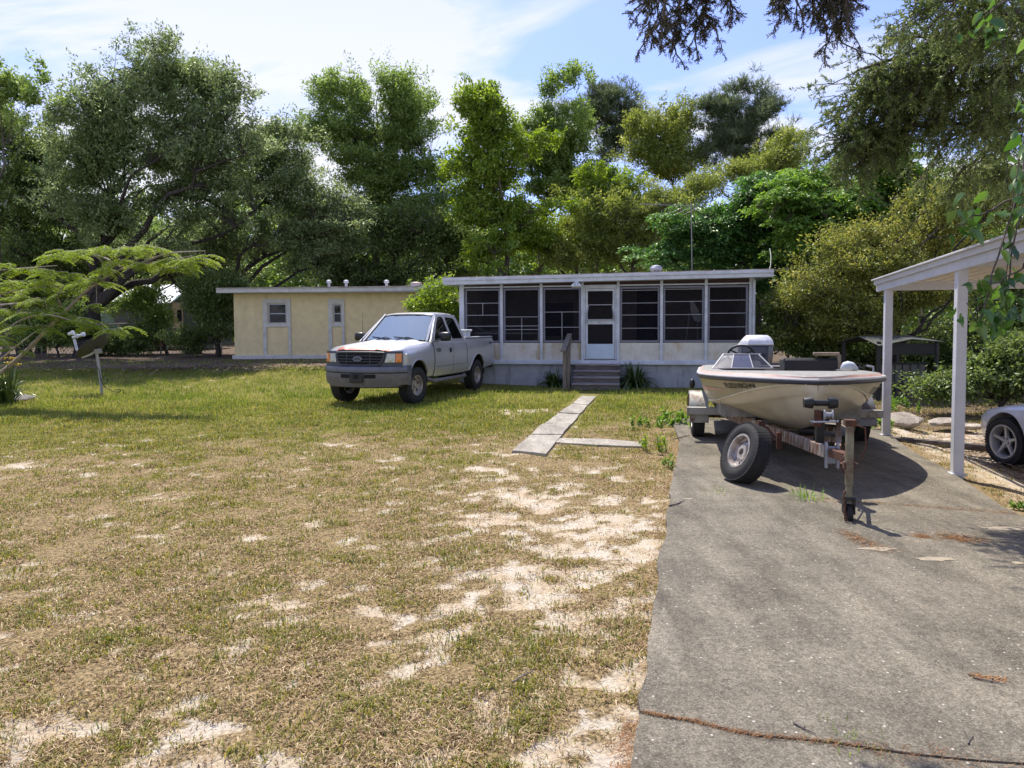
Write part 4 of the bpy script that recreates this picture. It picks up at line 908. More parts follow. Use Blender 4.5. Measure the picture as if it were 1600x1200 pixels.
for s_ in (-1, 1):
    for ax in (WBH, -WBH):
        b = MB(); pts = []
        for a in np.linspace(-.25, math.pi+.25, 26):
            x = ax+.505*math.cos(a); z = .46+.505*math.sin(a); pts.append(side(x, max(z, .57), .004, s_) if z < 1.3 else side(x, 1.3, .004, s_)); pts[-1].z = z
        b.tube([p for p in pts if p.z > .55], .014, 6); b.build('arch_lip', m_silver, pk)
        b = MB(); b.grid(lambda a, y: Vector((ax+.497*math.cos(a), s_*y, .46+.497*math.sin(a))), np.linspace(-.1, math.pi+.1, 20), [.50, .955]); b.grid(lambda a, r_: Vector((ax+r_*math.cos(a), s_*.50, .46+r_*math.sin(a))), np.linspace(-.1, math.pi+.1, 20), [.05, .497]); b.build('wheel_well', m_dark, pk)
for s_, nm in ((1, 'door'), (-1, 'door')):
    for k, (x0, x1) in enumerate(((-.10, .93), (-.93, -.13))):
        b = MB(); us_ = np.linspace(x0, x1, 9); zs_ = np.linspace(.54, 1.325, 12)
        n_ = len(us_)*len(zs_)
        b.grid(lambda u, v: side(u, v, .010, s_), us_, zs_)
        o = b.build('door', m_silver, pk); sm = o.modifiers.new('s', 'SOLIDIFY'); sm.thickness = .012; sm.offset = 0
    b = MB(); 
    for xx in (-.115, .945, -.945): b.grid(lambda u, v: side(u, v, .006, s_), [xx-.010, xx+.010], np.linspace(.60, 1.33, 10))
    b.grid(lambda u, v: side(u, v, .004, s_), [-1.025, -1.005], np.linspace(.60, 1.345, 10))
    b.build('door_gap', m_dark, pk)
    b = MB(); b.grid(lambda u, v: side(u, v, .016, s_), [-.88, .9], [.755, .765]); b.build('crease_shade', m_grille, pk)  # dark strip paints the shade line of a body crease
b = MB()
for s_ in (1,):
    c_ = side(.06, 1.12, .02, s_); b.lathe([(.001, .012), (.055, .012), (.065, 0)], 20, c_, (0, 1, 0))
b.build('door_handle', m_black, pk)
textmesh('F150', .12, lambda a, b_, d: side(.86-a, 1.10+b_, .022, 1), m=m_black, name='side_badge', parent=pk, bold=.003)
textmesh('4x4', .14, lambda a, b_, d: side(-2.62-a*1.1, 1.20+b_, .008, 1), m=m_grille, name='decal', parent=pk, shear=.3, bold=.003)
# hood panel
b = MB()
def hoodf(x, y):
    X = 1.02+x*1.46; zt_ = np.interp(X, [1.0, 1.3, 1.76, 2.15, 2.38, 2.48, 2.56], [1.36, 1.337, 1.303, 1.27, 1.24, 1.212, 1.15]); Y = y*(.80-.06*x)
    return Vector((px(X, Y)+.02, Y, zt_+.012-.075*abs(y)**4+(.016 if .52 < abs(y) < .80 else 0)))
b.grid(hoodf, np.linspace(0, 1.03, 16), np.linspace(-1, 1, 27)); o = b.build('hood', m_hood, pk, ang=60); sm = o.modifiers.new('s', 'SOLIDIFY'); sm.thickness = .014; sm.offset = 0
# front: surround, grille, lamps
def front(y, z, off=0.0): 
    lean = (1.17-z)*.10
    return Vector((px(2.565, y)+lean+off, y, z))
b = MB(); b.grid(lambda y, z: front(y, z, .02), np.linspace(-.93, .93, 21), np.linspace(.84, 1.165, 6)); o = b.build('front_surround', m_grille, pk); sm = o.modifiers.new('s', 'SOLIDIFY'); sm.thickness = .03
b = MB(); b.grid(lambda y, z: front(y*(.56-.10*(1.13-z)/.25), z, .032), np.linspace(-1, 1, 15), [.885, 1.0, 1.125]); b.build('grille_opening', m_dark, pk)
b = MB()
for z in (.945, 1.0, 1.065): b.tube([front(y, z, .05) for y in np.linspace(-.54+.3*(1.06-z), .54-.3*(1.06-z), 11)], .011, 6)
for y in (-.28, .28): b.tube([front(y, z, .048) for z in (.885, 1.0, 1.125)], .010, 6)
rim_ = [front(y, z, .045) for y, z in [(-.57, 1.13), (-.3, 1.14), (0, 1.142), (.3, 1.14), (.57, 1.13), (.55, 1.0), (.50, .91), (.44, .875), (0, .865), (-.44, .875), (-.50, .91), (-.55, 1.0), (-.57, 1.13)]]
b.tube(rim_, .022, 8); b.build('grille', m_grille, pk)
b = MB(); b.grid(lambda a, r_: front(.095*r_*math.cos(a), 1.005+.042*r_*math.sin(a), .068), np.linspace(0, 2*math.pi, 25), [0, 1]); b.mi = 1
b.tube([front(.10*math.cos(a), 1.005+.045*math.sin(a), .068) for a in np.linspace(0, 2*math.pi, 25)], .007, 6); b.build('emblem', [m_grille, m_alum], pk)
for s_ in (-1, 1):
    def lamp(y0, y1, y2, y3, m, nm):
        b = MB(); us_ = np.linspace(0, 1, 7)
        b.grid(lambda u, v: front(s_*((y0+(y1-y0)*v)*(1-u)+(y2+(y3-y2)*v)*u), .93+.185*v, .036+.012*math.sin(math.pi*u)*math.sin(math.pi*v)), us_, np.linspace(0, 1, 6)); o = b.build(nm, m, pk, ang=60); return o
    lamp(.585, .63, .79, .79, m_lens, 'headlight'); lamp(.80, .80, .915, .915, m_amber, 'indicator_light')
# bumper: painted upper band, lower plastic
def bump(y, z, off=0): return Vector((px(2.70, y)-.02+off-(.03 if abs(y) > .9 else 0), y, z))
b = MB(); b.loft([[bump(y, z, o_) for z, o_ in ((.70, -.02), (.72, .02), (.80, .03), (.835, .015), (.86, -.06), (.86, -.20), (.70, -.20))] for y in np.linspace(-1.0, 1.0, 21)]); b.build('bumper', m_bumper, pk)
b = MB(); b.loft([[bump(y, z+(.05 if abs(y) > .82 else 0)*(z < .5), o_) for z, o_ in ((.385, -.10), (.41, -.03), (.56, .0), (.64, .012), (.698, .005), (.698, -.2), (.385, -.2))] for y in np.linspace(-.99, .99, 21)]); b.build('bumper_valance', m_bump2, pk)
for s_ in (-1, 1):
    b = MB(); b.grid(lambda y, z: bump(s_*y, z, .014), np.linspace(.17, .42, 6), [.60, .68]); b.build('fog_slot', m_dark, pk)
b = MB(); b.box(bump(0, .60, .03), (.025, .32, .19)); o = b.build('plate_bracket', m_black, pk, bevel=.01)
b = MB(); b.box(bump(0, .635, .045), (.006, .12, .09)); b.build('plate_recess', m_dark, pk)
# greenhouse
zb_, zt_ = 1.355, 1.975
def wsq(u, v, d=0):                                                  # windshield: u across -1..1, v up 0..1
    y = u*(.845-.165*v); x = 1.02-.76*v-.14*u*u+.10; z = zb_+(zt_-zb_)*v-.0
    return Vector((x+d*.62, y, z+d*.78))
def sideq(s_): return lambda x, v, d: Vector((x, s_*(.935-.225*v-.02*v*v-d), zb_-.01+(zt_-zb_+.01)*v))
def rearq(u, v, d=0): return Vector((-.985+.13*v+.0+d, u*(.90-.20*v), zb_+(zt_-zb_)*v))
arc = [(-.80+.0, 1.0), (-.87, .95), (-.93, .75), (-.985, .0)]
outl = [(1.03, 0), (.93, .12), (.27, .97), (.22, 1.0)]+arc
hd = [(.80, .05), (.72, .17), (.30, .80), (.22, .87), (.12, .90), (-.02, .90), (-.07, .85), (-.10, .06)]
hq = [(-.235, .06), (-.20, .84), (-.24+.0, .89), (-.66, .86), (-.72, .80), (-.86, .10), (-.84, .06)]
m_tg = glassmat('tinted_side_glass', (.22, .25, .25), .06, .02, .55, (.01, .012, .012)); m_ws = glassmat('windshield_glass', (.66, .82, .74), .30, .02, .86, (.36, .46, .41), (.90, 1.0, .93))  # windshield: pale green body and mirror tint imitate reflected sky and trees
for s_ in (-1, 1):
    b = MB(); b.plate(outl, [hd, hq], sideq(s_), .035); b.build('cab_side', m_silver, pk, smooth=False, bevel=.008)
    f = sideq(s_)
    for hole in (hd, hq):
        b = MB(); b.plate([(x, v) for x, v in hole], [], lambda x, v, d: f(x, v, d+.018), .004); b.build('side_window', m_tg, pk, smooth=False)
        b = MB(); b.tube([f(x, v, .008) for x, v in hole+[hole[0]]], .010, 6); b.build('window_seal', m_black, pk)
b = MB(); b.grid(lambda u, v: wsq(u, v), np.linspace(-.93, .93, 13), np.linspace(.03, .95, 5)); b.build('windshield', m_ws, pk, ang=60)
b = MB(); b.tube([wsq(u, v, .006) for u, v in [(-.93, .02), (-.5, .01), (0, 0.0), (.5, .01), (.93, .02), (.93, .5), (.93, .96), (.4, .965), (-.4, .965), (-.93, .96), (-.93, .5), (-.93, .02)]], .013, 6); b.build('windshield_seal', m_black, pk)
for s_ in (-1, 1):
    b = MB(); b.tube([wsq(s_*.97, v, .0) for v in (-.03, .3, .7, 1.0)], [.035, .033, .032, .034], 8); b.build('pillar', m_silver, pk)
b = MB(); b.plate([(-1, 0), (1, 0), (1, 1), (-1, 1)], [[(-.82, .14), (.82, .14), (.78, .86), (-.78, .86)]], lambda u, v, d: rearq(u, v, d), .03); b.build('cab_back', m_silver, pk, smooth=False)
b = MB(); b.grid(lambda u, v: rearq(u, v, .015), [-.82, 0, .82], [.14, .86]); b.build('rear_window', m_tg, pk)
b = MB()
rr_ = []
for x, hw, zc in ((.30, .64, 1.985), (.24, .685, 2.0), (.05, .70, 2.025), (-.35, .70, 2.035), (-.7, .695, 2.02), (-.83, .68, 1.995), (-.875, .62, 1.96)):
    q = [(-hw, 1.955), (-hw*.985, zc-.045), (-hw*.93, zc-.022), (-hw*.6, zc), (0, zc+.008), (hw*.6, zc), (hw*.93, zc-.022), (hw*.985, zc-.045), (hw, 1.955), (hw*.5, 1.945), (-hw*.5, 1.945)]
    rr_.append([(x+(.05*(1-(y/.7)**2) if x > .2 else 0), y, z) for y, z in q])
b.loft(rr_); b.build('cab_roof', m_silver, pk)
m_int = mat('cab_interior', (.14, .13, .12), .8, var=.2); m_dash = mat('dashboard', (.50, .55, .52), .7)
b = MB()
for y in (-.38, .38): b.loft([[(x0, y-.24*w, z), (x0, y+.24*w, z), (x0-.12, y+.24*w, z), (x0-.12, y-.24*w, z)] for x0, w, z in ((.12, 1, 1.0), (.02, 1, 1.5), (.0, .75, 1.58), (-.01, .5, 1.60), (-.03, .45, 1.76))])
b.box((-.62, 0, 1.38), (.15, 1.3, .3)); b.build('seat', m_int, pk, bevel=.02)
b = MB(); b.box((.72, 0, 1.36), (.55, 1.5, .06)); b.build('dashboard', m_dash, pk, bevel=.02)
b = MB(); b.tube([Vector((.34+.06*math.cos(a), .40+.18*math.cos(a)*0+.18*math.sin(a), 1.44+.17*math.cos(a))) for a in np.linspace(0, 2*math.pi, 25)], .015, 6); b.build('steering_wheel', m_black, pk)
for s_ in (-1, 1):                                                    # wipers and mirrors
    a = wsq(-.55 if s_ < 0 else .10, -.02, .03); b = MB(); b.tube([a, wsq(-.25 if s_ < 0 else .42, .10, .035), wsq(-.05 if s_ < 0 else .60, .04, .03)], .010, 5); b.tube([wsq(-.75 if s_ < 0 else .0, .13, .02), wsq(-.12 if s_ < 0 else .62, .05, .02)], .009, 5); b.build('wiper', m_black, pk)
    b = MB(); c_ = Vector((.66, s_*1.13, 1.45)); r2 = []
    for t_, k in ((-.055, .75), (-.04, 1), (.02, 1), (.06, .8), (.08, .5)): r2.append([(c_.x+t_, c_.y+.135*k*math.copysign(abs(math.cos(a))**.5, math.cos(a)), c_.z+.105*k*math.copysign(abs(math.sin(a))**.6, math.sin(a))) for a in np.linspace(0, 2*math.pi, 17)[:-1]])
    b.loft(r2); b.bar((.70, s_*.90, 1.385), (.67, s_*1.06, 1.40), .09, .045); mr_ = b.build('mirror', m_black, pk)
    b = MB(); b.grid(lambda u, v: Vector((c_.x-.057, c_.y+u, c_.z+v)), [-.1, .1], [-.07, .07]); b.build('mirror_glass', m_alum, mr_)
b = MB(); b.tube([(1.12, -.80, 1.33), (1.10, -.80, 1.42), (1.06, -.80, 2.05)], [.012, .006, .003], 6); b.build('antenna', m_black, pk)
for s_ in (-1, 1):
    b = MB(); b.tube([(1.12, s_*.86, .50), (1.0, s_*.98, .44), (-.85, s_*.98, .44), (-1.0, s_*.86, .50)], .045, 8); b.build('side_step', m_bump2, pk)
b = MB(); b.box((-3.08, 0, .62), (.16, 1.75, .18)); b.build('rear_bumper', m_black, pk, bevel=.03)
b = MB(); b.box((-3.035, 0, 1.12), (.03, 1.5, .5)); b.build('tailgate', m_silver, pk, bevel=.01)
for s_ in (-1, 1):
    b = MB(); b.box((-3.04, s_*.88, 1.0), (.04, .14, .38)); b.build('tail_light', m_red, pk, bevel=.01)
    b = MB(); b.box((-2.03, s_*.875, 1.405), (1.95, .10, .025)); b.build('bed_rail', m_white, pk, bevel=.008)
for s_ in (1, -1):
    wheel(pk, (WBH, s_*.845, .40), .40, .27, .215, 'disc', s_, turn=-.10, rimmat=m_steelw)
    wheel(pk, (-WBH, s_*.845, .40), .40, .27, .215, 'disc', s_, rimmat=m_steelw)
M_ = Matrix.Translation((tcx.x, tcx.y, tz)) @ Matrix.Rotation(trot, 4, 'Z') @ Matrix.Scale(.96, 4)
bx = thing('storage_box', 'white lidded storage box sitting in the pickup bed behind the cab', 'box', M_ @ Vector((-1.42, .58, .98)), trot)
b = MB(); b.loft([[(-.17*k, -.26*k, z), (.17*k, -.26*k, z), (.17*k, .26*k, z), (-.17*k, .26*k, z)] for k, z in ((.85, 0), (.95, .5), (1.0, .55))]); b.build('body', m_trim, bx, bevel=.015)
b = MB(); b.box((0, 0, .575), (.39, .58, .05)); b.build('lid', m_white, bx, bevel=.02)
# ================================================================ WHITE CAR (only its front corner is in the photograph)
cz = -.15; cwp = G(1577, 727, cz); ch = Vector((-.10, .995, 0)).normalized(); cl = Vector((-ch.y, ch.x, 0))
cc = cwp-ch*1.30-cl*.72
car = thing('parked_car', 'silver white saloon car with five spoke alloy wheel under the carport', 'car', (cc.x, cc.y, cz), math.atan2(ch.y, ch.x))
m_carp = mat('pearl_white_paint', (.60, .60, .62), .3, .15, var=.05, scale=2, coat=.5)
def csec(x, hw, zb2, zs, ztp):
    q = [(0, zb2), (.8*hw, zb2), (.95*hw, zb2+.08), (1.0*hw, .42), (1.0*hw, .56), (.965*hw, zs-.05), (.90*hw, zs), (.6*hw, ztp-.01), (0, ztp)]
    return [(x, y, z) for y, z in q]+[(x, -y, z) for y, z in reversed(q[1:-1])]
CS = [(1.94, .40, .32, .50, .52), (1.90, .58, .24, .58, .60), (1.80, .70, .20, .63, .66), (1.62, .775, .18, .68, .72), (1.30, .815, .17, .74, .79), (.8, .83, .17, .80, .86), (.3, .84, .17, .86, .90), (-.8, .84, .17, .88, .90), (-1.6, .83, .18, .88, .93), (-2.2, .78, .22, .84, .90), (-2.42, .62, .32, .72, .78)]
b = MB(); b.loft([csec(*s_) for s_ in reversed(CS)]); cb_ = b.build('body', m_carp, car)
cuts = []
for ax in (1.30, -1.35):
    c = MB(); c.lathe([(.345, -1.3), (.345, 1.3)], 36, (ax, 0, .32), (0, 1, 0)); q = c.build('cut', m_dark); q.parent = car; cuts.append(q)
boolean(cb_, cuts)
b = MB(); b.box((0, 0, .35), (3.6, 1.1, .28)); b.build('chassis', m_dark, car)
b = MB(); g_ = [(.75, .80, .87), (.1, .68, 1.36), (-.9, .68, 1.38), (-1.75, .78, .90)]
b.loft([[(x, -w, .86), (x, -w*(1 if z < 1 else .80), z), (x, w*(1 if z < 1 else .80), z), (x, w, .86)] for x, w, z in g_]); b.build('window', m_tg, car)
b = MB(); b.loft([[(x, -w, z-.02), (x, -w*.9, z+.03), (x, w*.9, z+.03), (x, w, z-.02)] for x, w, z in ((.16, .56, 1.36), (-.2, .6, 1.40), (-.9, .58, 1.39), (-1.0, .55, 1.35))]); b.build('roof', m_carp, car)
for s_ in (1, -1):
    b = MB()
    for p0, p1 in (((.80, .74, .87), (.12, .57, 1.37)), ((-.38, .80, .87), (-.38, .58, 1.39)), ((-1.70, .74, .90), (-.95, .56, 1.37))): b.tube([(p0[0], s_*p0[1], p0[2]), (p1[0], s_*p1[1], p1[2])], .03, 6)
    b.build('pillar', m_carp, car)
    b = MB(); b.ell((.62, s_*.93, .96), (.06, .10, .07)); b.build('mirror', m_carp, car)
    b = MB(); b.grid(lambda u, v: Vector((1.955-.30*u*u-.012, s_*(.42+.33*u), .50+.11*v-.0)), np.linspace(0, 1, 6), [0, 1]); b.build('headlight', m_lens, car)
    for ax in (1.30, -1.35): wheel(car, (ax, s_*.735, .30), .295, .19, .205, 'star', s_, rimmat=m_alloy)
b = MB()
for x0_, x1_, z in ((.9, .92, .2), (-.2, -.18, .2)):
    b.grid(lambda u, v: Vector((u, .846, v)), [x0_, x1_], [.3, .78])
b.build('door_gap', m_grille, car)
# ================================================================ BOAT
bow = Vector((3.01, 6.9)); stern = Vector((4.12, 11.78)); bd = (bow-stern).normalized(); BL = 5.0
brot = math.atan2(bd.y, bd.x); BZ = .28
bo = bow-bd*BL
boat = thing('motor_boat', 'cream open motor boat with faded pink stripe and black rub rail on its trailer', 'boat', (bo.x, bo.y, BZ), brot); boat.rotation_euler = (0, -math.atan(.024), brot)   # local x forward, y port, z up
BX = [0, .8, 1.6, 2.4, 3.1, 3.7, 4.15, 4.5, 4.75, 4.9, 4.97, 5.0]
Bb = [.93, .97, 1.01, 1.04, 1.04, .95, .76, .54, .35, .21, .11, .004]
Bc = [.82, .86, .88, .88, .83, .70, .50, .32, .19, .10, .05, .002]
Bk = [.0, .0, .0, .0, .005, .03, .085, .17, .28, .40, .48, .54]
Bz = [.20, .20, .21, .23, .27, .31, .37, .43, .48, .51, .54, .56]
Br = [.60, .60, .605, .615, .625, .635, .64, .645, .648, .65, .65, .65]
def it(A, x): return float(np.interp(x, BX, A))
def smoothI(A):
    xs_ = np.linspace(0, 5, 401); y = np.interp(xs_, BX, A); k = np.ones(25)/25; yp = np.pad(y, 12, mode='edge'); ys_ = np.convolve(yp, k, 'valid')
    w = np.clip((5-xs_)/.35, 0, 1); ys_ = ys_*w+y*(1-w); return xs_, ys_
SM = {id(A): smoothI(A) for A in (Bb, Bc, Bk, Bz, Br)}
def it(A, x): q = SM[id(A)]; return float(np.interp(x, q[0], q[1]))
def hullS(x, t, s_=1, off=0.0):
    """t 0 keel .. 1 chine .. 2 rail"""
    c, k, z, b_, r = it(Bc, x), it(Bk, x), it(Bz, x), it(Bb, x), it(Br, x)
    if t <= 1:
        y = c*t; zz_ = k+(z-k)*(t**1.15)-.012*math.sin(math.pi*t*2)*min(1, (5-x)); ny, nz = .35, -1
    else:
        u = t-1; y = c+(b_-c)*(u**.8); zz_ = z+(r-z)*u+.0; ny, nz = 1, -.25
    L_ = math.hypot(ny, nz); y += off*ny/L_; zz_ += off*nz/L_
    return Vector((x, s_*y, zz_))
m_hull = mat('cream_gelcoat', (.62, .57, .44), .38, var=.16, scale=2.5, coat=.15, col2=(.50, .44, .33))
m_hull2 = mat('greenish_cream_gelcoat', (.36, .335, .235), .4, var=.2, scale=3, coat=.1)
m_pink = mat('faded_pink_stripe', (.52, .27, .22), .5, var=.2, scale=8, col2=(.52, .38, .32))
m_deck = mat('weathered_deck', (.30, .29, .26), .6, scale=10, col2=(.19, .18, .165), bump=.1)
m_rail = mat('black_rub_rail', (.03, .03, .036), .5); m_rail2 = mat('pale_rail_insert', (.50, .49, .50), .5)
xs_ = list(np.linspace(0, 3.6, 19))+list(np.linspace(3.75, 4.8, 12))+[4.87, 4.92, 4.96, 4.985, 5.0]
ts_ = [0, .12, .3, .5, .52, .7, .9, 1.0, 1.02, 1.15, 1.35, 1.6, 1.8, 2.0]
b = MB(); rings = []
for x in xs_:
    P_ = [hullS(x, t, -1) for t in reversed(ts_)]+[hullS(x, t, 1) for t in ts_[1:]]; rings.append(P_)
b.loft(rings, closed=False, caps=False); n_ = len(rings[0]); b.f.append(tuple(range(n_-1, -1, -1))); b.m.append(0); hull = b.build('hull', m_hull, boat, ang=28)
# darker upper panel sweeping down to the quarter, crease, stripe and lettering
def decal(name, m, f0, f1, x0, x1, s_, off, n=40):
    b = MB(); b.grid(lambda x, v: hullS(x, f0(x)*(1-v)+f1(x)*v, s_, off), np.linspace(x0, x1, n), [0, .2, .4, .6, .8, 1]); return b.build(name, m, boat, ang=60)
def crease(x): return float(np.interp(x, [0, 1.0, 2.2, 3.2, 3.9, 4.4, 4.8, 4.95], [1.01, 1.02, 1.05, 1.12, 1.30, 1.55, 1.76, 1.80]))
for s_ in (-1, 1):
    decal('upper_band', m_hull2, crease, lambda x: 1.97, .02, 4.985, s_, .008)
    b = MB(); b.tube([hullS(x, crease(x), s_, .006) for x in np.linspace(.02, 4.97, 40)], .012, 6); b.build('crease_line', mat('pale_crease', (.66, .62, .50), .4), boat)
decal('pink_flash', m_pink, lambda x: 1.40+.16*(x-2.4)/1.5, lambda x: 1.66-.09*(x-2.4)/1.5, 2.4, 3.9, -1, .013)
textmesh('FL0218GW', .13, lambda a, c, d: hullS(3.92+a*.86, 1.60+c*2.2, -1, .016), m=m_black, name='registration', parent=boat, bold=.003)
decal('script_logo', mat('pale_script', (.62, .58, .52), .5), lambda x: 1.42+.22*(4.05-x)/.3, lambda x: 1.47+.26*(4.05-x)/.3, 3.82, 4.05, 1, .006, 8)
textmesh('FL0218GW', .12, lambda a, c, d: hullS(4.05-a*1.0, 1.46+c*2.8, 1, .014), m=mat('faded_grey_lettering', (.20, .20, .19), .7), name='registration', parent=boat, bold=.003)
def railpts(s_, dz=0, o_=0): return [(x, s_*(it(Bb, x)+o_), it(Br, x)+dz) for x in xs_]
full = [Vector(p) for p in railpts(-1, .0, .012)[:-3]]+[Vector((5.015, 0, it(Br, 5.0)))]+[Vector(p) for p in reversed(railpts(1, .0, .012)[:-3])]
def railloft(name, prof, m):
    b = MB(); rings = []
    for i, p in enumerate(full):
        d = (full[min(i+1, len(full)-1)]-full[max(i-1, 0)]).normalized(); nrm = Vector((d.y, -d.x, 0)).normalized()
        if nrm.dot(Vector((max(0, p.x-4), p.y*3+1e-4, 0))) < 0: nrm = -nrm
        rings.append([p+nrm*a+Vector((0, 0, c)) for a, c in prof])
    b.loft(rings); return b.build(name, m, boat)
railloft('rub_rail', [(-.03, -.035), (.012, -.03), (.022, -.012), (.016, .006), (-.03, .008)], m_rail)
railloft('rail_insert', [(-.03, .009), (.014, .008), (.02, .02), (.010, .034), (-.03, .036)], m_rail2)
# deck: stripe band sloping in, then crown
def deckS(x, k, s_=1):
    b_ = it(Bb, x); r = it(Br, x)+.036; ins = min(1, (5.02-x)/.5)
    off = [0, .035, .10, .17, .24][k] if k < 5 else 0; z = [0, .025, .034, .036, .036][k]
    return Vector((x, s_*max(0, b_-.005-off*ins), r+z*min(1, .35+(5.02-x)*2)))
for s_ in (-1, 1):
    b = MB(); b.loft([[deckS(x, k, s_) for k in (0, 1)] for x in xs_], closed=False, caps=False); b.build('pink_band', m_pink, boat, ang=50)
b = MB()
m_deckb = mat('pale_deck_edge', (.52, .50, .46), .55, var=.3, scale=9)
for s_ in (-1, 1): b.loft([[deckS(x, k, s_) for k in (1, 2, 3, 4)] for x in xs_], closed=False, caps=False)
# fore deck, aft deck and cockpit well
fx = [x for x in xs_ if x >= 3.3]
b.loft([[deckS(x, 4, -1), Vector((x, 0, it(Br, x)+.036+.035*min(1, .35+(5.02-x)*2))), deckS(x, 4, 1)] for x in fx], closed=False, caps=False)
ax_ = [x for x in xs_ if x <= .62]; b.loft([[deckS(x, 4, -1), deckS(x, 4, 1)] for x in ax_], closed=False, caps=False)
b.build('deck', m_deck, boat, ang=50)
b = MB(); b.add([(.6, -.78, .12), (3.3, -.8, .12), (3.3, .8, .12), (.6, .78, .12)], [(0, 1, 2, 3)])
for s_ in (-1, 1): b.loft([[deckS(x, 4, s_), Vector((x, s_*.8, .12))] for x in xs_ if .6 <= x <= 3.31], closed=False, caps=False)
b.add([(.6, -.85, .645), (.6, .85, .645), (.6, .8, .12), (.6, -.8, .12), (3.3, -.85, .675), (3.3, .85, .675), (3.3, .8, .12), (3.3, -.8, .12)], [(0, 1, 2, 3), (4, 5, 6, 7)]); b.build('cockpit', m_deck, boat, smooth=False)
b = MB(); b.add([hullS(0, 2, -1), hullS(0, 2, 1), (0.0, .86, .64), (0.0, .3, .64), (0, .25, .55), (0, -.25, .55), (0, -.3, .64), (0, -.86, .64)], [(0, 1, 2, 3, 4, 5, 6, 7)]); b.build('transom', m_hull, boat, smooth=False)
# console, windshield, wheel, seats
m_smoke = glassmat('smoked_acrylic', (.35, .35, .38), .0, .25, .62, (.10, .10, .12), (.18, .18, .2))
b = MB(); b.loft([[(x, y0, z), (x, y1, z), (x+.0, y1, .1), (x, y0, .1)] for x, y0, y1, z in ((1.75, -.75, -.22, .80), (2.0, -.75, -.20, .79), (2.3, -.78, -.16, .70))]); b.build('console', m_grille, boat, bevel=.02)
ww = [(2.42, -.86, .69), (2.50, -.62, .70), (2.50, -.34, .70), (2.38, -.08, .70)]; wt = [(2.16, -.70, .885), (2.26, -.57, .885), (2.26, -.37, .885), (2.16, -.24, .885)]
b = MB()
for i in range(3): b.add([ww[i], ww[i+1], wt[i+1], wt[i]], [(0, 1, 2, 3)])
wsh = b.build('windshield', m_smoke, boat, smooth=False)
b = MB(); b.tube(wt, .011, 6); b.tube(ww, .009, 6)
for i in range(4): b.tube([ww[i], wt[i]], .010 if i in (0, 3) else .007, 6)
b.build('windshield_frame', m_rail2, boat)
b = MB(); c_ = Vector((1.86, -.44, .87)); ax1 = Vector((0, 1, 0)); ax2 = Vector((.35, 0, .94)).normalized()
b.tube([c_+ax1*.18*math.cos(a)+ax2*.14*math.sin(a) for a in np.linspace(0, 2*math.pi, 33)], .016, 8)
for a in (0.5, 2.6, -1.57): b.tube([c_, c_+ax1*.18*math.cos(a)+ax2*.14*math.sin(a)], .012, 6)
b.build('steering_wheel', m_black, boat)
b = MB(); b.loft([[(x, y-.22, z), (x, y+.22, z), (x-.10, y+.20, z), (x-.10, y-.20, z)] for x, y, z in ((1.28, -.46, .55), (1.2, -.46, .7), (1.13, -.46, .84))]); b.box((1.4, -.46, .5), (.45, .45, .12)); b.build('seat', m_white, boat, bevel=.03)
m_bbox = mat('dark_vinyl', (.022, .022, .026), .7, var=.3)
b = MB(); b.box((1.75, .48, .665), (.5, .70, .29)); b.box((1.95, .48, .80), (.06, .72, .06)); b.build('seat_box', m_bbox, boat, bevel=.02)
b = MB(); b.box((1.95, .84, .69), (.10, .05, .38)); b.box((1.95, .68, .885), (.09, .34, .05)); b.build('arm_rest', mat('tan_vinyl', (.32, .24, .18), .8, var=.4), boat, bevel=.015)
# trolling motor head lying on the port fore deck
b = MB(); b.loft([[Vector((2.9+.0, .66+u*.20, .685+h_*.6))+Vector((w*math.cos(a)*.5, 0, w*.5*math.sin(a)+.02)) for a in np.linspace(0, 2*math.pi, 13)[:-1]] for u, h_, w in ((0, .03, .03), (.12, .06, .10), (.4, .07, .13), (.75, .05, .12), (1, .0, .06))]); b.build('trolling_motor', m_trim, boat, ang=40)
b = MB(); b.tube([(3.55, .87, .70), (3.55, .87, .76), (3.55, .80, .775)], .012, 6); b.build('cleat', m_alum, boat)
# outboard engine
m_navy = mat('navy_cowl', (.018, .022, .055), .3, coat=.4, var=.25); m_cowlw = mat('chalky_white_cowl', (.72, .72, .74), .4, var=.25, scale=6, coat=.2)
eng = MB(); eng.loft([[(-.28+px_*1, py_, z) for px_, py_ in [(.30*kx, -.15*ky), (.30*kx, .15*ky), (.20*kx, .25*ky), (-.22*kx, .27*ky), (-.36*kx, .18*ky), (-.36*kx, -.18*ky), (-.22*kx, -.27*ky), (.20*kx, -.25*ky)]] for z, kx, ky in ((.50, .7, .7), (.56, .92, .9), (.72, 1.0, 1.0), (.90, 1.03, 1.03), (.925, 1.0, 1.0))])
motor = eng.build('outboard_motor', m_navy, boat, bevel=.02); motor.location = (0, 0, .08)
b = MB(); b.loft([[(-.28+px_*1, py_, z-.05*(px_ < -.1)) for px_, py_ in [(.30*kx, -.15*ky), (.30*kx, .15*ky), (.20*kx, .25*ky), (-.22*kx, .27*ky), (-.36*kx, .18*ky), (-.36*kx, -.18*ky), (-.22*kx, -.27*ky), (.20*kx, -.25*ky)]] for z, kx, ky in ((.927, 1.02, 1.02), (.945, 1.04, 1.04), (1.00, .98, 1.0), (1.065, .78, .84), (1.095, .60, .68))]); b.build('cowl_top', m_cowlw, motor, bevel=.012)
b = MB(); b.tube([(-.28+px_*1.02, py_*1.02, .935) for px_, py_ in [(.30, -.15), (.30, .15), (.20, .25), (-.22, .27), (-.36, .18), (-.36, -.18), (-.22, -.27), (.20, -.25), (.30, -.15)]], .012, 5); b.build('cowl_band', m_rail2, motor)
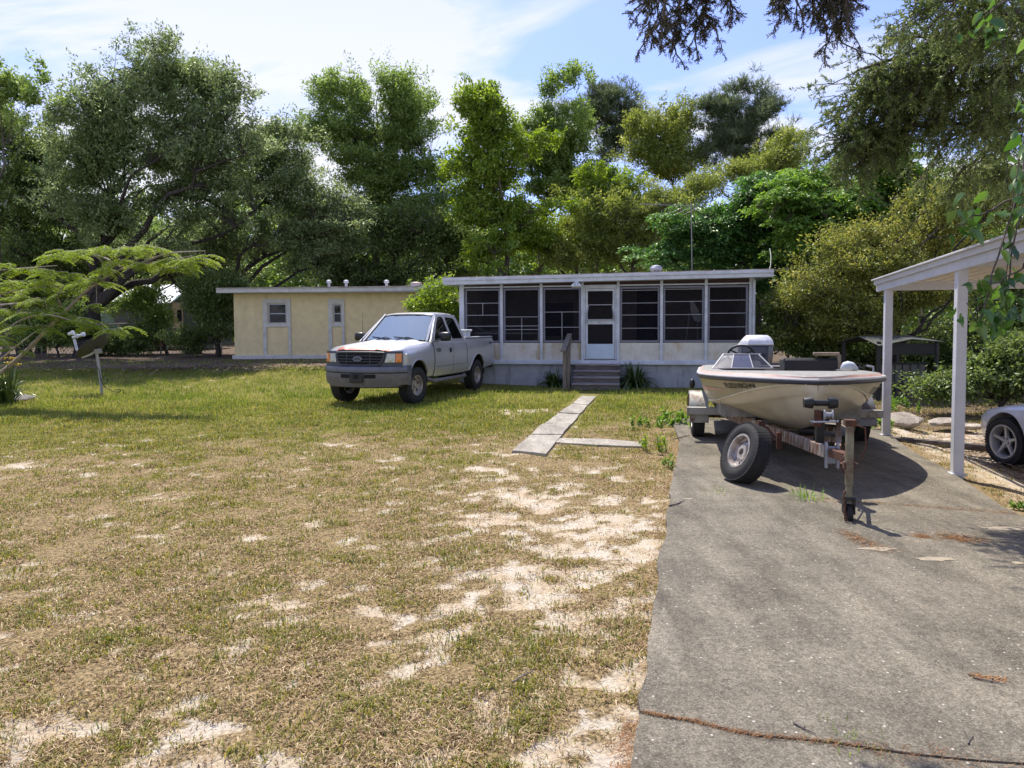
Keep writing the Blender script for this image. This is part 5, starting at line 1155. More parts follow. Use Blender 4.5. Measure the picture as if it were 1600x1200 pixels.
b = MB(); b.box((-.34, 0, 1.098), (.22, .20, .012)); b.build('cowl_vent', m_alum, motor)
textmesh('75', .13, lambda a, c, d: Vector((.026+.002, -.07+a, .70+c)), m=m_rail2, name='lettering', parent=motor, bold=.002)
b = MB(); b.loft([[(-.26+.11*k, -.06*k2, z), (-.26+.11*k, .06*k2, z), (-.26-.16*k, .05*k2, z), (-.26-.16*k, -.05*k2, z)] for z, k, k2 in ((.52, 1.2, 1.6), (.3, 1, 1), (.0, .9, .8), (-.12, .9, .8))]); b.box((-.30, 0, -.10), (.42, .22, .015)); b.ell((-.28, 0, -.2), (.26, .06, .06)); b.add([(-.2, 0, -.22), (-.36, 0, -.22), (-.38, 0, -.34), (-.3, 0, -.34)], [(0, 1, 2, 3)]); b.build('leg', m_black, motor, bevel=.01)
b = MB(); b.box((-.06, 0, .52), (.14, .3, .30)); b.build('clamp', m_black, motor, bevel=.02)
# ================================================================ TRAILER
axc = Vector((3.74, 9.93, 0)); td = Vector((-.2, -.98, 0)).normalized(); trr = math.atan2(td.y, td.x)
tr = thing('boat_trailer', 'rusty galvanised boat trailer with v shaped tongue and upright jack', 'trailer', axc, trr)   # local x forward, y port
CX = 3.78
def tloc(w): w = Vector(w)-axc; l = Vector((-td.y, td.x, 0)); return Vector((w.dot(td), w.dot(l), w.z))
FZ = .42
nose = tloc(G(1300, 706, .44)); nose.z = .44
for s_ in (-1, 1):
    b = MB(); b.bar((-2.0, s_*.66, FZ-.02), (.55, s_*.70, FZ-.02), .06, .11); b.build('side_rail', m_galv, tr, bevel=.006)
    b = MB(); b.bar((.50, s_*.71, FZ-.02), nose+Vector((0, s_*.05, 0)), .055, .115); b.build('tongue_beam', m_galvr, tr, bevel=.006)
    b = MB(); b.box((.46, s_*1.0, FZ+.02), (.11, .50, .10)); b.bar((.50, s_*.76, FZ+.08), (.30, s_*.72, FZ+.24), .03, .06); b.build('step_plate', m_galv, tr, bevel=.006)
    rg = []
    for a in np.linspace(-.12, math.pi+.12, 15): rg.append([(.40*math.cos(a)*1.0, s_*y, .31+.37*math.sin(a)+dz) for y, dz in ((.95, -.03), (.955, 0), (1.20, 0), (1.21, -.03))])
    b = MB(); b.loft(rg, closed=False, caps=False); b.build('fender', m_galv if s_ < 0 else mat('grey_blue_fender', (.22, .24, .28), .45, .5, scale=6, col2=(.12, .08, .07)), tr)
    wheel(tr, (0, s_*1.08, .32), .32, .18, .19, 'spoke8', s_)
    b = MB(); b.bar((-1.6, s_*.42, FZ+.06), (1.25, s_*.38, FZ+.02), .09, .05); b.bar((-1.4, s_*.42, FZ), (-1.4, s_*.66, FZ-.06), .05, .05); b.build('bunk', m_wood, tr, bevel=.005)
    q = MB(); q.tube([(-1.95, s_*.66, FZ), (-1.95, s_*1.03, FZ), (-1.95, s_*1.05, .60)], .022, 8); q.build('guide', m_galv, tr); q = MB(); q.ell((-1.95, s_*1.06, .62), (.06, .05, .09)); q.build('tail_light', m_black, tr)
for q in (((0, 0, .33), (.07, 1.9, .07)), ((-1.9, 0, FZ-.05), (.07, 1.35, .07)), ((1.2, 0, FZ-.08), (.07, 1.1, .07)), ((2.1, 0, FZ-.08), (.06, .7, .06))):
    b = MB(); b.box(*q); b.build('cross_member', m_galvr, tr, smooth=False)
for x in (1.2, 2.1):
    b = MB(); b.tube([(x, -.10, FZ+.0), (x, .10, FZ+.0)], .05, 10); b.build('keel_roller', m_black, tr)
cpl = nose+Vector((.28, .06, -.0)); cd_ = (cpl-nose).normalized()
b = MB(); b.box(nose+Vector((-.0, -.05, -.03)), (.05, .02, .24)); b.box(nose+Vector((.0, .05, -.03)), (.05, .02, .24)); b.box(nose+Vector((-.01, .0, -.03)), (.02, .1, .16)); b.build('nose_plate', m_alum, tr, bevel=.003)
b = MB(); b.bar(nose+Vector((.04, 0, .0)), cpl, .085, .075); b.ell(cpl+Vector((.05, 0, -.0)), (.065, .05, .055)); b.lathe([(.05, 0), (.075, 0), (.075, .008), (.05, .008)], 16, cpl+Vector((.06, 0, -.045)), (0, 0, 1), closed=True); b.tube([cpl+Vector((.02, 0, .03)), cpl+Vector((.0, 0, .10)), cpl+Vector((-.06, 0, .11))], .012, 6); b.build('coupler', m_rust, tr, bevel=.004)
jb = tloc(G(1328, 820)); jt = tloc(P(1335, 664, jb.y if False else G(1328, 820).y)); jx, jy = jb.x, jb.y; jz = .83
jx -= .05
b = MB(); b.box((jx, jy, .56), (.055, .055, .50)); b.box((jx, jy, .28), (.045, .045, .22)); b.build('jack_post', mat('jack_zinc', (.26, .27, .19), .5, .45, scale=8, col2=(.14, .10, .07)), tr, bevel=.006)
b = MB(); b.box((jx, jy, .82), (.075, .085, .05)); b.tube([(jx, jy+.05, .80), (jx+.02, jy+.11, .78), (jx+.02, jy+.12, .62), (jx, jy+.08, .50)], .007, 6); b.build('jack_head', m_rust, tr, bevel=.008)
b = MB(); b.box((jx-.02, jy-.0, .47), (.07, .08, .06)); b.tube([(jx, jy-.02, .47), cpl+Vector((.0, 0, .02))], .018, 6); b.build('jack_bracket', m_rust, tr, bevel=.005)
b = MB(); b.lathe([(.02, -.022), (.075, -.02), (.08, 0), (.075, .02), (.02, .022)], 20, (jx, jy-.0, .081), (0, 1, 0)); b.build('jack_wheel', m_rubber, tr)
b = MB(); b.box((jx, jy+.035, .145), (.10, .012, .13)); b.box((jx, jy-.035, .145), (.10, .012, .13)); b.box((jx, jy, .205), (.09, .09, .025)); b.build('jack_fork', m_black, tr, bevel=.003)
def chain(p0, pts, nm):
    b = MB(); P_ = [Vector(p) for p in pts]; L_ = [0]
    for i in range(1, len(P_)): L_.append(L_[-1]+(P_[i]-P_[i-1]).length)
    n = int(L_[-1]/.026)
    for i in range(n):
        s_ = L_[-1]*(i+.5)/n; k = max(j for j in range(len(L_)-1) if L_[j] <= s_); t_ = (s_-L_[k])/(L_[k+1]-L_[k]); c_ = P_[k].lerp(P_[k+1], t_); d = (P_[k+1]-P_[k]).normalized()
        sd = d.cross(Vector((1, 0, 0)) if i % 2 else Vector((0, 1, 0.1))).normalized()
        b.tube([c_+d*.018*math.cos(a)+sd*.010*math.sin(a) for a in np.linspace(0, 2*math.pi, 9)], .0038, 5, caps=False)
    return b.build(nm, m_rust, tr)
chain(0, [cpl+Vector((.0, .02, -.05)), cpl+Vector((.02, .05, -.16)), (jx+.05, jy-.05, .25), (jx+.09, jy-.05, .12), (jx+.10, jy-.04, .02)], 'safety_chain')
chain(0, [cpl+Vector((-.1, -.03, -.05)), cpl+Vector((-.04, -.02, -.14)), cpl+Vector((.03, .0, -.15)), cpl+Vector((.04, .03, -.05))], 'safety_chain')
# winch stand
wp = tloc(P(1282, 660, 6.62)); wx, wy = wp.x, wp.y
b = MB(); b.bar((wx-.05, wy, .40), (wx, wy, .80), .07, .07, (1, 0, 0)); b.bar((wx-.25, wy, .42), (wx-.02, wy, .72), .05, .03); b.build('winch_post', m_black, tr, bevel=.005)
b = MB(); b.box((wx+.035, wy-.03, .74), (.05, .06, .14)); b.box((wx+.05, wy-.05, .68), (.12, .06, .03)); b.build('winch_bracket', m_rust, tr, bevel=.004)
b = MB(); b.lathe([(.02, -.04), (.05, -.04), (.05, -.03), (.025, -.03), (.025, .03), (.05, .03), (.05, .04), (.02, .04)], 16, (wx+.07, wy+.05, .77), (0, 1, 0)); b.tube([(wx+.08, wy-.1, .71), (wx+.14, wy-.08, .71), (wx+.14, wy+.12, .72), (wx+.06, wy+.14, .72)], .010, 6); b.build('winch', m_alum, tr)
b = MB(); b.lathe([(.015, -.15), (.045, -.15), (.055, -.10), (.055, -.07), (.03, -.06), (.03, .06), (.055, .07), (.055, .10), (.045, .15), (.015, .15)], 14, (wx-.01, wy+.0, .875), (0, 1, 0)); b.build('bow_roller', m_black, tr)
# spare wheel carrier
cr_ = tloc(P(1190, 672, 7.35)); b = MB(); b.box((cr_.x, cr_.y, cr_.z), (.04, .07, .20)); b.bar(cr_+Vector((-.0, .03, .03)), tloc(P(1214, 690, 7.15)), .05, .035); e_ = tloc(P(1217, 688, 7.12)); b.box(e_, (.07, .05, .17)); b.build('spare_carrier', m_rust, tr, bevel=.004)
# spare wheel leaning against its bracket
sp0 = G(1150, 753, .032); sw_ = thing('spare_wheel', 'black spare tyre with rusty spoked rim leaning against the trailer tongue', 'wheel', sp0+Vector((.10, .03, .287)))
hb = wheel(sw_, (0, 0, 0), .308, .185, .172, 'spoke8', 1)
n_ = Vector((-.93, -.20, .38)).normalized(); hb.rotation_mode = 'QUATERNION'; hb.rotation_quaternion = n_.to_track_quat('Y', 'Z')
# weathered trailer shoe: piece of timber under tyre
# ================================================================ TREES
def tubes_np(paths, radii, n=5):
    VV = []; FF = []; k0 = 0
    for P_, r in zip(paths, radii):
        P_ = np.asarray(P_, float); m = len(P_); d = np.gradient(P_, axis=0); d /= np.linalg.norm(d, axis=1)[:, None]+1e-9
        a = np.cross(d, np.array([.13, .07, 1.0])); a /= np.linalg.norm(a, axis=1)[:, None]+1e-9; b = np.cross(d, a)
        t = np.arange(n)*2*np.pi/n; r = np.asarray(r, float)
        V = P_[:, None]+(a[:, None]*np.cos(t)[None, :, None]+b[:, None]*np.sin(t)[None, :, None])*r[:, None, None]
        VV.append(V.reshape(-1, 3)); i = np.arange(m-1)[:, None]*n; j = np.arange(n)[None]
        F = np.stack([i+j, i+(j+1) % n, i+n+(j+1) % n, i+n+j], -1).reshape(-1, 4)+k0; FF.append(F); k0 += m*n
    return np.concatenate(VV), np.concatenate(FF)
def wob(rg, a, b, n, amp, sag=0.0):
    t = np.linspace(0, 1, n)[:, None]; P_ = a*(1-t)+b*t; L_ = np.linalg.norm(b-a); w = np.cumsum(rg.normal(0, 1, (n, 3)), 0); w -= w[0]; w = w-t*w[-1]
    P_ = P_+w*amp*L_/np.sqrt(n); P_[:, 2] += sag*L_*np.sin(np.pi*t[:, 0]); return P_
def rand_unit(rg, n): v = rg.normal(0, 1, (n, 3)); return v/np.linalg.norm(v, axis=1)[:, None]
def leaf_quads(rg, c, ax, L, W_, fold=.25):
    """pointed leaves; c base points, ax directions"""
    n = len(c); up = rand_unit(rg, n); up[:, 2] = np.abs(up[:, 2])+.5
    s_ = np.cross(ax, up); s_ /= np.linalg.norm(s_, axis=1)[:, None]+1e-9; nn = np.cross(s_, ax)
    L = np.broadcast_to(L, n)[:, None]; W_ = np.broadcast_to(W_, n)[:, None]
    V = np.stack([c, c+ax*L*.42+s_*W_*.5-nn*W_*fold, c+ax*L, c+ax*L*.42-s_*W_*.5-nn*W_*fold*.3], 1).reshape(-1, 3)
    return V, np.arange(n*4).reshape(-1, 4)
BARKS = {'oak': m_barkd, 'light': m_bark}
LM = {
 'oak': leafmat('oak_leaves', (.08, .125, .045), (.18, .25, .09), (.37, .43, .22), .46, .06, .45),
 'dark': leafmat('dark_leaves', (.06, .095, .025), (.12, .18, .045), (.24, .31, .09), .44, .05, .5),
 'mid': leafmat('mid_green_leaves', (.095, .16, .04), (.19, .29, .065), (.35, .45, .14), .48, .05),
 'lime': leafmat('lime_leaves', (.10, .17, .02), (.19, .29, .035), (.32, .43, .08), .48, .04),
 'bright': leafmat('bright_green_leaves', (.07, .15, .022), (.14, .27, .04), (.26, .40, .08), .48, .04),
 'emerald': leafmat('emerald_leaves', (.035, .10, .022), (.07, .18, .035), (.16, .30, .07), .44, .05),
 'yellow': leafmat('yellow_green_leaves', (.12, .165, .035), (.23, .29, .06), (.42, .44, .13), .46, .04),
 'bronze': leafmat('bronze_leaves', (.10, .125, .03), (.21, .24, .05), (.42, .40, .12), .44, .04),
 'pine': leafmat('pine_needles_live', (.06, .085, .04), (.12, .16, .08), (.22, .27, .14), .34, .04),
 'cedar': leafmat('cedar_sprays', (.055, .088, .03), (.11, .155, .05), (.24, .26, .09), .44, .04),
 'mimosa': leafmat('feathery_leaves', (.11, .18, .02), (.20, .29, .035), (.36, .44, .09), .48, .03),
 'vine': leafmat('vine_leaves', (.02, .06, .012), (.05, .13, .02), (.12, .22, .04), .50, .07, .3)}
def tree(name, label, cat, u, v_top, Y, blobs, leaf='mid', nc=420, nl=70, L=.11, W_=.05, cs=.38, seed=1, r0=.18, bark='oak', lean=0.0, group=None, trunk_top=.82, bare=.0, style='leaf', gap=.30, nlimb=12, up=.25):
    """blobs in photo units: (u, v, ru, rv[, depth offset, weight]); crown is a cloud of leaf clumps on a limb skeleton"""
    rg = np.random.default_rng(seed); sc = Y/FPX; base = P(u, 512, Y); base.z = float(gz(base.x, base.y)); B = np.array(base)
    bl = []
    for q in blobs:
        c = np.array(P(q[0], q[1], Y+(q[4] if len(q) > 4 else 0))); rx = q[2]*sc; rz_ = q[3]*sc; bl.append((c, np.array([rx, min(rx, rz_)*.9 if rx < 3*rz_ else rz_*1.5, rz_]), (q[5] if len(q) > 5 else 1.0)*rx*rz_))
    wts = np.array([b_[2] for b_ in bl]); wts /= wts.sum()
    # boughs: each blob is broken into flattened pads of foliage of very different size, with air between them
    pads = []
    big = cat != 'shrub'
    for (c, r_, _), wt in zip(bl, wts):
        A_ = r_[0]*r_[2]; npd = int(np.clip(A_*(2.3 if big else 5.0), 5, 30))
        for _k in range(npd):
            dd_ = rand_unit(rg, 1)[0]*rg.uniform(.25, 1.12)**.6; pc = c+dd_*r_*1.05; ps = (rg.uniform(.35, 1.0)**1.2)*(1.25 if big else .62); pads.append((pc, np.array([ps*1.15, ps, ps*rg.uniform(.45, .85)]), ps*ps*(wt**.2)))
    pw = np.array([q_[2] for q_ in pads]); pw /= pw.sum(); nc = int(nc*(1.5 if big else 1.15)); k = int(nc*1.75)
    pick = rg.choice(len(pads), k, p=pw); cen = np.array([pads[i][0] for i in pick]); rad = np.array([pads[i][1] for i in pick])
    d = rand_unit(rg, k); d[:, 2] = np.where(rg.uniform(0, 1, k) < .6, np.abs(d[:, 2]), d[:, 2]); rr = rg.uniform(0, 1, k)**(1/2.2)*np.where(rg.uniform(0, 1, k) < .12, rg.uniform(1.0, 1.4, k), 1)
    p2 = rg.choice(len(bl), k, p=wts); m2 = rg.uniform(0, 1, k) < (.48 if big else .42); cen[m2] = np.array([bl[i][0] for i in p2])[m2]; rad[m2] = np.array([bl[i][1] for i in p2])[m2]
    C_ = cen+d*rad*rr[:, None]
    gap = gap*.8; cs = cs*(.86 if big else 1)
    # clumping noise opens gaps through which the sky shows
    f = 1.1; g_ = (vnoise(C_[:, 0]*f+seed, C_[:, 2]*f, seed)+vnoise(C_[:, 1]*f*1.2+5, C_[:, 2]*f+seed, seed+3)+vnoise(C_[:, 0]*f*2.3, C_[:, 2]*f*2.3+C_[:, 1], seed+7)*.6)/2.6
    C_ = C_[g_ > np.quantile(g_, gap)]; C_ = C_[:nc]; C_ = C_[C_[:, 2] > B[2]+.25]; nC = len(C_)
    root = thing(name, label, cat, B, 0, group)
    # skeleton
    zc = np.average([b_[0][2] for b_ in bl], weights=wts); xc = np.average([b_[0][0] for b_ in bl], weights=wts); ztop = C_[:, 2].max()
    T1 = np.array([B[0]*.35+xc*.65+lean, Y+rg.normal(0, .2), B[2]+(ztop-B[2])*trunk_top])
    tp = wob(rg, B-np.array([0, 0, .2]), T1, 12, .05); trd = r0*(1-.88*np.linspace(0, 1, 12)**1.1); trd[0] *= 1.5; trd[1] *= 1.12
    paths = [tp]; rads = [trd]; nodes = [tp[3:]]; nr = [trd[3:]]
    idx = [int(rg.integers(nC))]; dd = np.linalg.norm(C_-C_[idx[0]], axis=1)
    for _ in range(nlimb-1): j = int(np.argmax(dd)); idx.append(j); dd = np.minimum(dd, np.linalg.norm(C_-C_[j], axis=1))
    for j in idx:
        e = C_[j]*.92+tp[-1]*.08; hz_ = np.linalg.norm(e[:2]-tp[:, :2].mean(0)); zst = max(e[2]-hz_*.75-.3, B[2]+(ztop-B[2])*.16)
        s_ = int(np.argmin(np.abs(tp[:, 2]-zst))); s_ = min(max(s_, 2), 10)
        lp = wob(rg, tp[s_], e, 10, .10, .06); lr = trd[s_]*.55*(1-.86*np.linspace(0, 1, 10)); paths.append(lp); rads.append(lr); nodes.append(lp[2:]); nr.append(lr[2:])
    ND = np.concatenate(nodes); NR = np.concatenate(nr)
    for c in C_:
        dd = np.linalg.norm(ND-c, axis=1)+np.maximum(0, ND[:, 2]-c[2])*.8; j = int(np.argmin(dd)); m = 5 if dd[j] > 1.0 else 4
        q = wob(rg, ND[j], c, m, .10, .03); paths.append(q); r1 = min(NR[j]*.6, .012+.012*dd[j]); rads.append(np.linspace(r1, .005, m))
    if bare:                                                       # bare dead twigs poking out
        for _ in range(int(bare)):
            j = int(rg.integers(len(ND))); e = ND[j]+rand_unit(rg, 1)[0]*np.array([1, 1, .8])*rg.uniform(.6, 1.8); paths.append(wob(rg, ND[j], e, 5, .18)); rads.append(np.linspace(.02, .005, 5))
    V, F = tubes_np(paths, rads, 5); o = npmesh('trunk', V-B, F, BARKS[bark], root, smooth=True)
    # leaves
    n = nC*nl; ci = np.repeat(np.arange(nC), nl); cl_t = rg.normal(0, .13, nC)
    if style == 'leaf':
        off = rand_unit(rg, n)*(rg.uniform(0, 1, n)**.5)[:, None]*cs*rg.uniform(.6, 1.3, nC)[ci][:, None]; off[:, 2] *= .62
        sh_ = (C_-np.array([xc, Y, zc-1.0])); sh_ /= np.linalg.norm(sh_, axis=1)[:, None]+1e-6; sh_ = sh_+rand_unit(rg, nC)*.8+np.array([0, 0, .35]); sh_ /= np.linalg.norm(sh_, axis=1)[:, None]; st_ = rg.uniform(.3, 1.9, nC); st_ = np.where(rg.uniform(0, 1, nC) < .12, st_*1.6, st_)
        off = off*.78+sh_[ci]*(np.sum(off*sh_[ci], 1)*st_[ci])[:, None]
        pos = C_[ci]+off; ax = off/(np.linalg.norm(off, axis=1)[:, None]+1e-6)*.8+rand_unit(rg, n)*.9; ax[:, 2] -= .15; ax /= np.linalg.norm(ax, axis=1)[:, None]
        lsz = rg.uniform(.7, 1.35, nC)[ci]; V, F = leaf_quads(rg, pos, ax, lsz*L*rg.uniform(.55, 1.45, n), lsz*W_*rg.uniform(.7, 1.25, n))
    elif style == 'needle':                                        # tufts of long needles on upturned shoots
        nt_ = 5; sh_ = rand_unit(rg, nC*nt_); sh_[:, 2] = np.abs(sh_[:, 2])*.8+.2; si = rg.integers(0, nt_, n); shd = sh_.reshape(nC, nt_, 3)[ci, si]
        pos = C_[ci]+shd*(rg.uniform(0, 1, n)*cs)[:, None]; ax = shd*.9+rand_unit(rg, n)*.8; ax /= np.linalg.norm(ax, axis=1)[:, None]
        V, F = leaf_quads(rg, pos, ax, L*rg.uniform(.6, 1.2, n), W_, .05)
    elif style == 'layer':                                         # flat drooping sprays
        off = rand_unit(rg, n)*(rg.uniform(0, 1, n)**.5)[:, None]*cs*1.25; off[:, 2] = off[:, 2]*.22-.35*(off[:, 0]**2+off[:, 1]**2)/cs
        pos = C_[ci]+off; ax = off.copy(); ax[:, 2] = 0; ax /= np.linalg.norm(ax, axis=1)[:, None]+1e-6; ax = ax*.9+rand_unit(rg, n)*.5; ax[:, 2] -= .45; ax /= np.linalg.norm(ax, axis=1)[:, None]
        V, F = leaf_quads(rg, pos, ax, L*rg.uniform(.7, 1.3, n), W_)
    tint = np.clip(rg.normal(.45, .2, n)+cl_t[ci], 0, 1)
    npmesh('crown', V-B, F, LM[leaf], root, tint=tint); return root
G_ = 'trees behind the houses'
# --- left to right
tree('broadleaf_tree', 'dark dense tree at the far left edge behind the feathery branches', 'tree', 40, 0, 29, [(35, 250, 75, 75), (20, 340, 85, 80), (-30, 240, 60, 90), (80, 400, 60, 70), (10, 440, 70, 50), (60, 300, 60, 60)], 'dark', 520, 95, .13, .06, .42, 11, .22, group=G_)
tree('broadleaf_tree', 'thin leafy treetop poking above the far left tree', 'tree', 10, 0, 24, [(15, 140, 42, 22), (48, 155, 14, 9), (0, 190, 25, 30)], 'mid', 60, 60, .11, .06, .30, 12, .12, bark='light', group=G_, nlimb=5)
tree('oak_tree', 'largest spreading oak left of the yellow house with dark trunk', 'tree', 135, 0, 27, [(255, 125, 60, 55), (310, 150, 65, 55), (220, 190, 95, 55), (330, 215, 90, 60), (160, 240, 70, 60), (250, 260, 120, 70), (130, 320, 75, 65), (240, 340, 110, 55), (330, 300, 80, 60), (160, 170, 45, 40), (380, 170, 30, 50)], 'oak', 980, 90, .12, .055, .42, 13, .42, group=G_, nlimb=22, trunk_top=.55, gap=.34, bare=18, lean=-1)
tree('oak_tree', 'grey green oak bough mass hanging over the yellow house roof', 'tree', 300, 0, 29.5, [(430, 310, 90, 75), (480, 350, 80, 65), (380, 390, 90, 50), (500, 400, 60, 45), (310, 400, 70, 45), (540, 350, 40, 40), (420, 230, 60, 40)], 'oak', 780, 90, .11, .05, .42, 14, .26, group=G_, nlimb=16, gap=.2)
tree('oak_tree', 'tall rounded oak rising behind the middle of the yellow house', 'tree', 602, 0, 34, [(530, 150, 40, 40), (590, 165, 65, 50), (640, 190, 40, 50), (560, 220, 75, 60), (620, 260, 60, 50), (650, 290, 40, 40), (570, 300, 55, 40), (520, 210, 40, 40), (600, 330, 55, 45)], 'mid', 720, 90, .13, .06, .48, 15, .30, group=G_, nlimb=16, gap=.3)
tree('oak_tree', 'dark shaded oak directly behind the vent pipes of the yellow roof', 'tree', 615, 0, 31, [(600, 390, 80, 60), (650, 360, 50, 50), (560, 430, 60, 35), (690, 400, 45, 50)], 'dark', 380, 90, .12, .06, .45, 16, .22, group=G_, gap=.15)
tree('slender_tree', 'sparse leaning tree between the tall oak and the lime green tree', 'tree', 690, 0, 33, [(680, 330, 35, 50), (700, 280, 18, 50), (720, 380, 35, 40), (665, 270, 22, 28)], 'mid', 120, 60, .12, .055, .40, 17, .12, group=G_, bark='light', bare=22, nlimb=7)
tree('maple_tree', 'lime green vine clad tree above the left end of the porch roof', 'tree', 800, 0, 29, [(745, 190, 35, 42), (785, 215, 45, 48), (750, 260, 45, 40), (800, 290, 38, 45), (740, 320, 28, 40), (810, 350, 40, 38), (770, 390, 45, 30), (830, 390, 40, 35), (745, 165, 20, 22)], 'lime', 560, 80, .12, .075, .36, 18, .17, group=G_, nlimb=14, gap=.3, bark='light', lean=-.6)
tree('maple_tree', 'tall light green tree with wispy top behind the porch roof middle', 'tree', 845, 0, 35, [(870, 150, 26, 30), (880, 200, 45, 42), (840, 210, 35, 42), (905, 240, 42, 38), (860, 270, 45, 38), (890, 310, 38, 32)], 'mid', 420, 75, .13, .075, .42, 19, .20, group=G_, gap=.34, bark='light', bare=10)
tree('pine_tree', 'dark crowned pine left of the yellowish tree behind the porch', 'pine tree', 930, 0, 38, [(955, 160, 42, 30), (925, 190, 38, 28), (975, 200, 30, 34), (960, 235, 38, 22), (940, 280, 28, 22)], 'pine', 360, 80, .26, .028, .50, 20, .20, group=G_, style='needle', gap=.2, nlimb=14)
tree('vine_clad_tree', 'short bright tree wrapped in ivy before the pine', 'tree', 895, 0, 30, [(930, 290, 34, 34), (915, 330, 26, 40), (960, 310, 26, 28), (890, 380, 30, 30)], 'lime', 190, 80, .11, .07, .34, 21, .15, group=G_, bark='light')
tree('oak_tree', 'yellow tinged tree with twiggy top behind the tv aerial', 'tree', 1075, 0, 33, [(1040, 215, 42, 42), (1010, 260, 34, 38), (1060, 275, 40, 38), (1070, 190, 16, 24), (1000, 200, 20, 24)], 'yellow', 320, 70, .12, .055, .42, 22, .17, group=G_, gap=.34, bare=26, bark='light')
tree('oak_tree', 'broad yellow green oak rising behind the porch roof centre', 'tree', 985, 0, 29, [(940, 350, 60, 45), (1000, 330, 55, 50), (1050, 340, 40, 40), (900, 390, 50, 32), (980, 390, 60, 32), (1090, 300, 34, 26)], 'yellow', 620, 85, .10, .045, .40, 23, .2, group=G_, gap=.2, bark='light')
tree('pine_tree', 'tall open pine with visible branches right of the tv aerial', 'pine tree', 1150, 0, 33, [(1160, 150, 40, 24), (1128, 178, 36, 22), (1190, 185, 28, 24), (1145, 210, 50, 20), (1205, 225, 44, 18), (1120, 240, 38, 16), (1180, 255, 44, 16)], 'pine', 430, 80, .25, .026, .46, 24, .17, group=G_, style='needle', gap=.32, nlimb=24)
tree('oak_tree', 'thin yellow green tree leaning below the open pine', 'tree', 1190, 0, 30, [(1190, 270, 60, 26), (1140, 285, 45, 24), (1235, 225, 18, 24), (1230, 255, 26, 18)], 'yellow', 240, 70, .10, .045, .36, 25, .13, group=G_, gap=.3, bare=14, bark='light')
tree('camphor_tree', 'dense emerald layered tree behind the right end of the porch roof', 'tree', 1175, 0, 24.5, [(1190, 315, 50, 34), (1140, 345, 55, 34), (1085, 370, 50, 30), (1050, 395, 32, 24), (1200, 370, 60, 40), (1120, 400, 60, 24), (1230, 410, 50, 40), (1210, 440, 50, 30)], 'emerald', 560, 95, .13, .06, .40, 26, .2, group=G_, style='layer', gap=.25)
tree('broadleaf_tree', 'bright green feathery tree beneath the cedar branches', 'tree', 1300, 0, 22.5, [(1290, 290, 60, 32), (1350, 275, 60, 30), (1250, 320, 45, 30), (1330, 330, 70, 36), (1400, 290, 50, 40), (1270, 370, 60, 36), (1420, 340, 50, 50)], 'bright', 560, 90, .12, .06, .38, 27, .17, group=G_, style='layer', gap=.25, bark='light')
BG = 'understorey shrubs round the yard'
tree('bronze_shrub', 'huge yellow brown shrub behind the carport and boat', 'shrub', 1400, 0, 17.5, [(1400, 400, 110, 55), (1310, 430, 75, 55), (1480, 350, 90, 60), (1560, 330, 70, 80), (1270, 480, 50, 45), (1350, 500, 70, 40), (1450, 470, 80, 50)], 'bronze', 1000, 90, .07, .032, .30, 31, .12, nlimb=24, gap=.16, group=BG, bark='oak', bare=50)
tree('dark_shrub', 'dark green thicket under the yellow brown shrub behind the kennel', 'shrub', 1430, 0, 18.5, [(1250, 540, 50, 45), (1330, 560, 60, 35), (1420, 560, 70, 40), (1500, 540, 70, 45), (1580, 540, 60, 60), (1230, 500, 30, 60), (1640, 480, 60, 90)], 'dark', 620, 85, .10, .05, .36, 32, .10, gap=.12, group=BG, nlimb=16, bare=30)
tree('dark_shrub', 'green weedy thicket at the right edge behind the silver car', 'shrub', 1560, 0, 13.5, [(1540, 590, 42, 24), (1600, 570, 55, 40), (1640, 590, 60, 45), (1480, 606, 24, 9)], 'dark', 300, 80, .08, .04, .28, 33, .06, gap=.15, group=BG)
tree('green_shrub', 'bright leafy shrub between the yellow house and the porch corner', 'shrub', 690, 0, 21.3, [(690, 470, 26, 22), (702, 490, 20, 22), (678, 486, 18, 16)], 'lime', 120, 90, .11, .04, .26, 34, .05, gap=.1, bark='light')
tree('dark_shrub', 'tall dark cedar like shrub at the left end of the yellow house', 'shrub', 338, 0, 26.5, [(335, 500, 32, 50), (320, 460, 34, 36), (300, 530, 20, 20), (352, 450, 26, 22)], 'dark', 320, 95, .10, .04, .34, 35, .12, gap=.1, group=BG)
tree('green_shrub', 'green shrub screening the neighbour deck', 'shrub', 262, 0, 29, [(262, 500, 20, 28), (240, 520, 18, 16), (205, 480, 26, 22), (225, 465, 20, 20)], 'mid', 130, 80, .11, .05, .34, 36, .07, gap=.2, group=BG, bark='light')
tree('dark_shrub', 'low dark hedge clump below the satellite dish', 'shrub', 190, 0, 28, [(195, 535, 34, 18), (150, 530, 26, 16), (225, 535, 20, 12)], 'dark', 200, 80, .10, .05, .32, 37, .05, gap=.1, group=BG)
tree('green_shrub', 'light green bush behind the feathery branches at the far left', 'shrub', 90, 0, 27, [(80, 530, 38, 22), (30, 520, 36, 26), (110, 500, 26, 30)], 'mid', 220, 80, .10, .05, .32, 38, .05, gap=.2, group=BG)
tree('broadleaf_tree', 'hanging oak boughs above the neighbour home roof', 'tree', 60, 0, 31, [(200, 400, 60, 22), (110, 420, 60, 28), (285, 415, 50, 22), (50, 460, 50, 26)], 'oak', 380, 85, .12, .055, .42, 39, .2, group=G_, gap=.25)
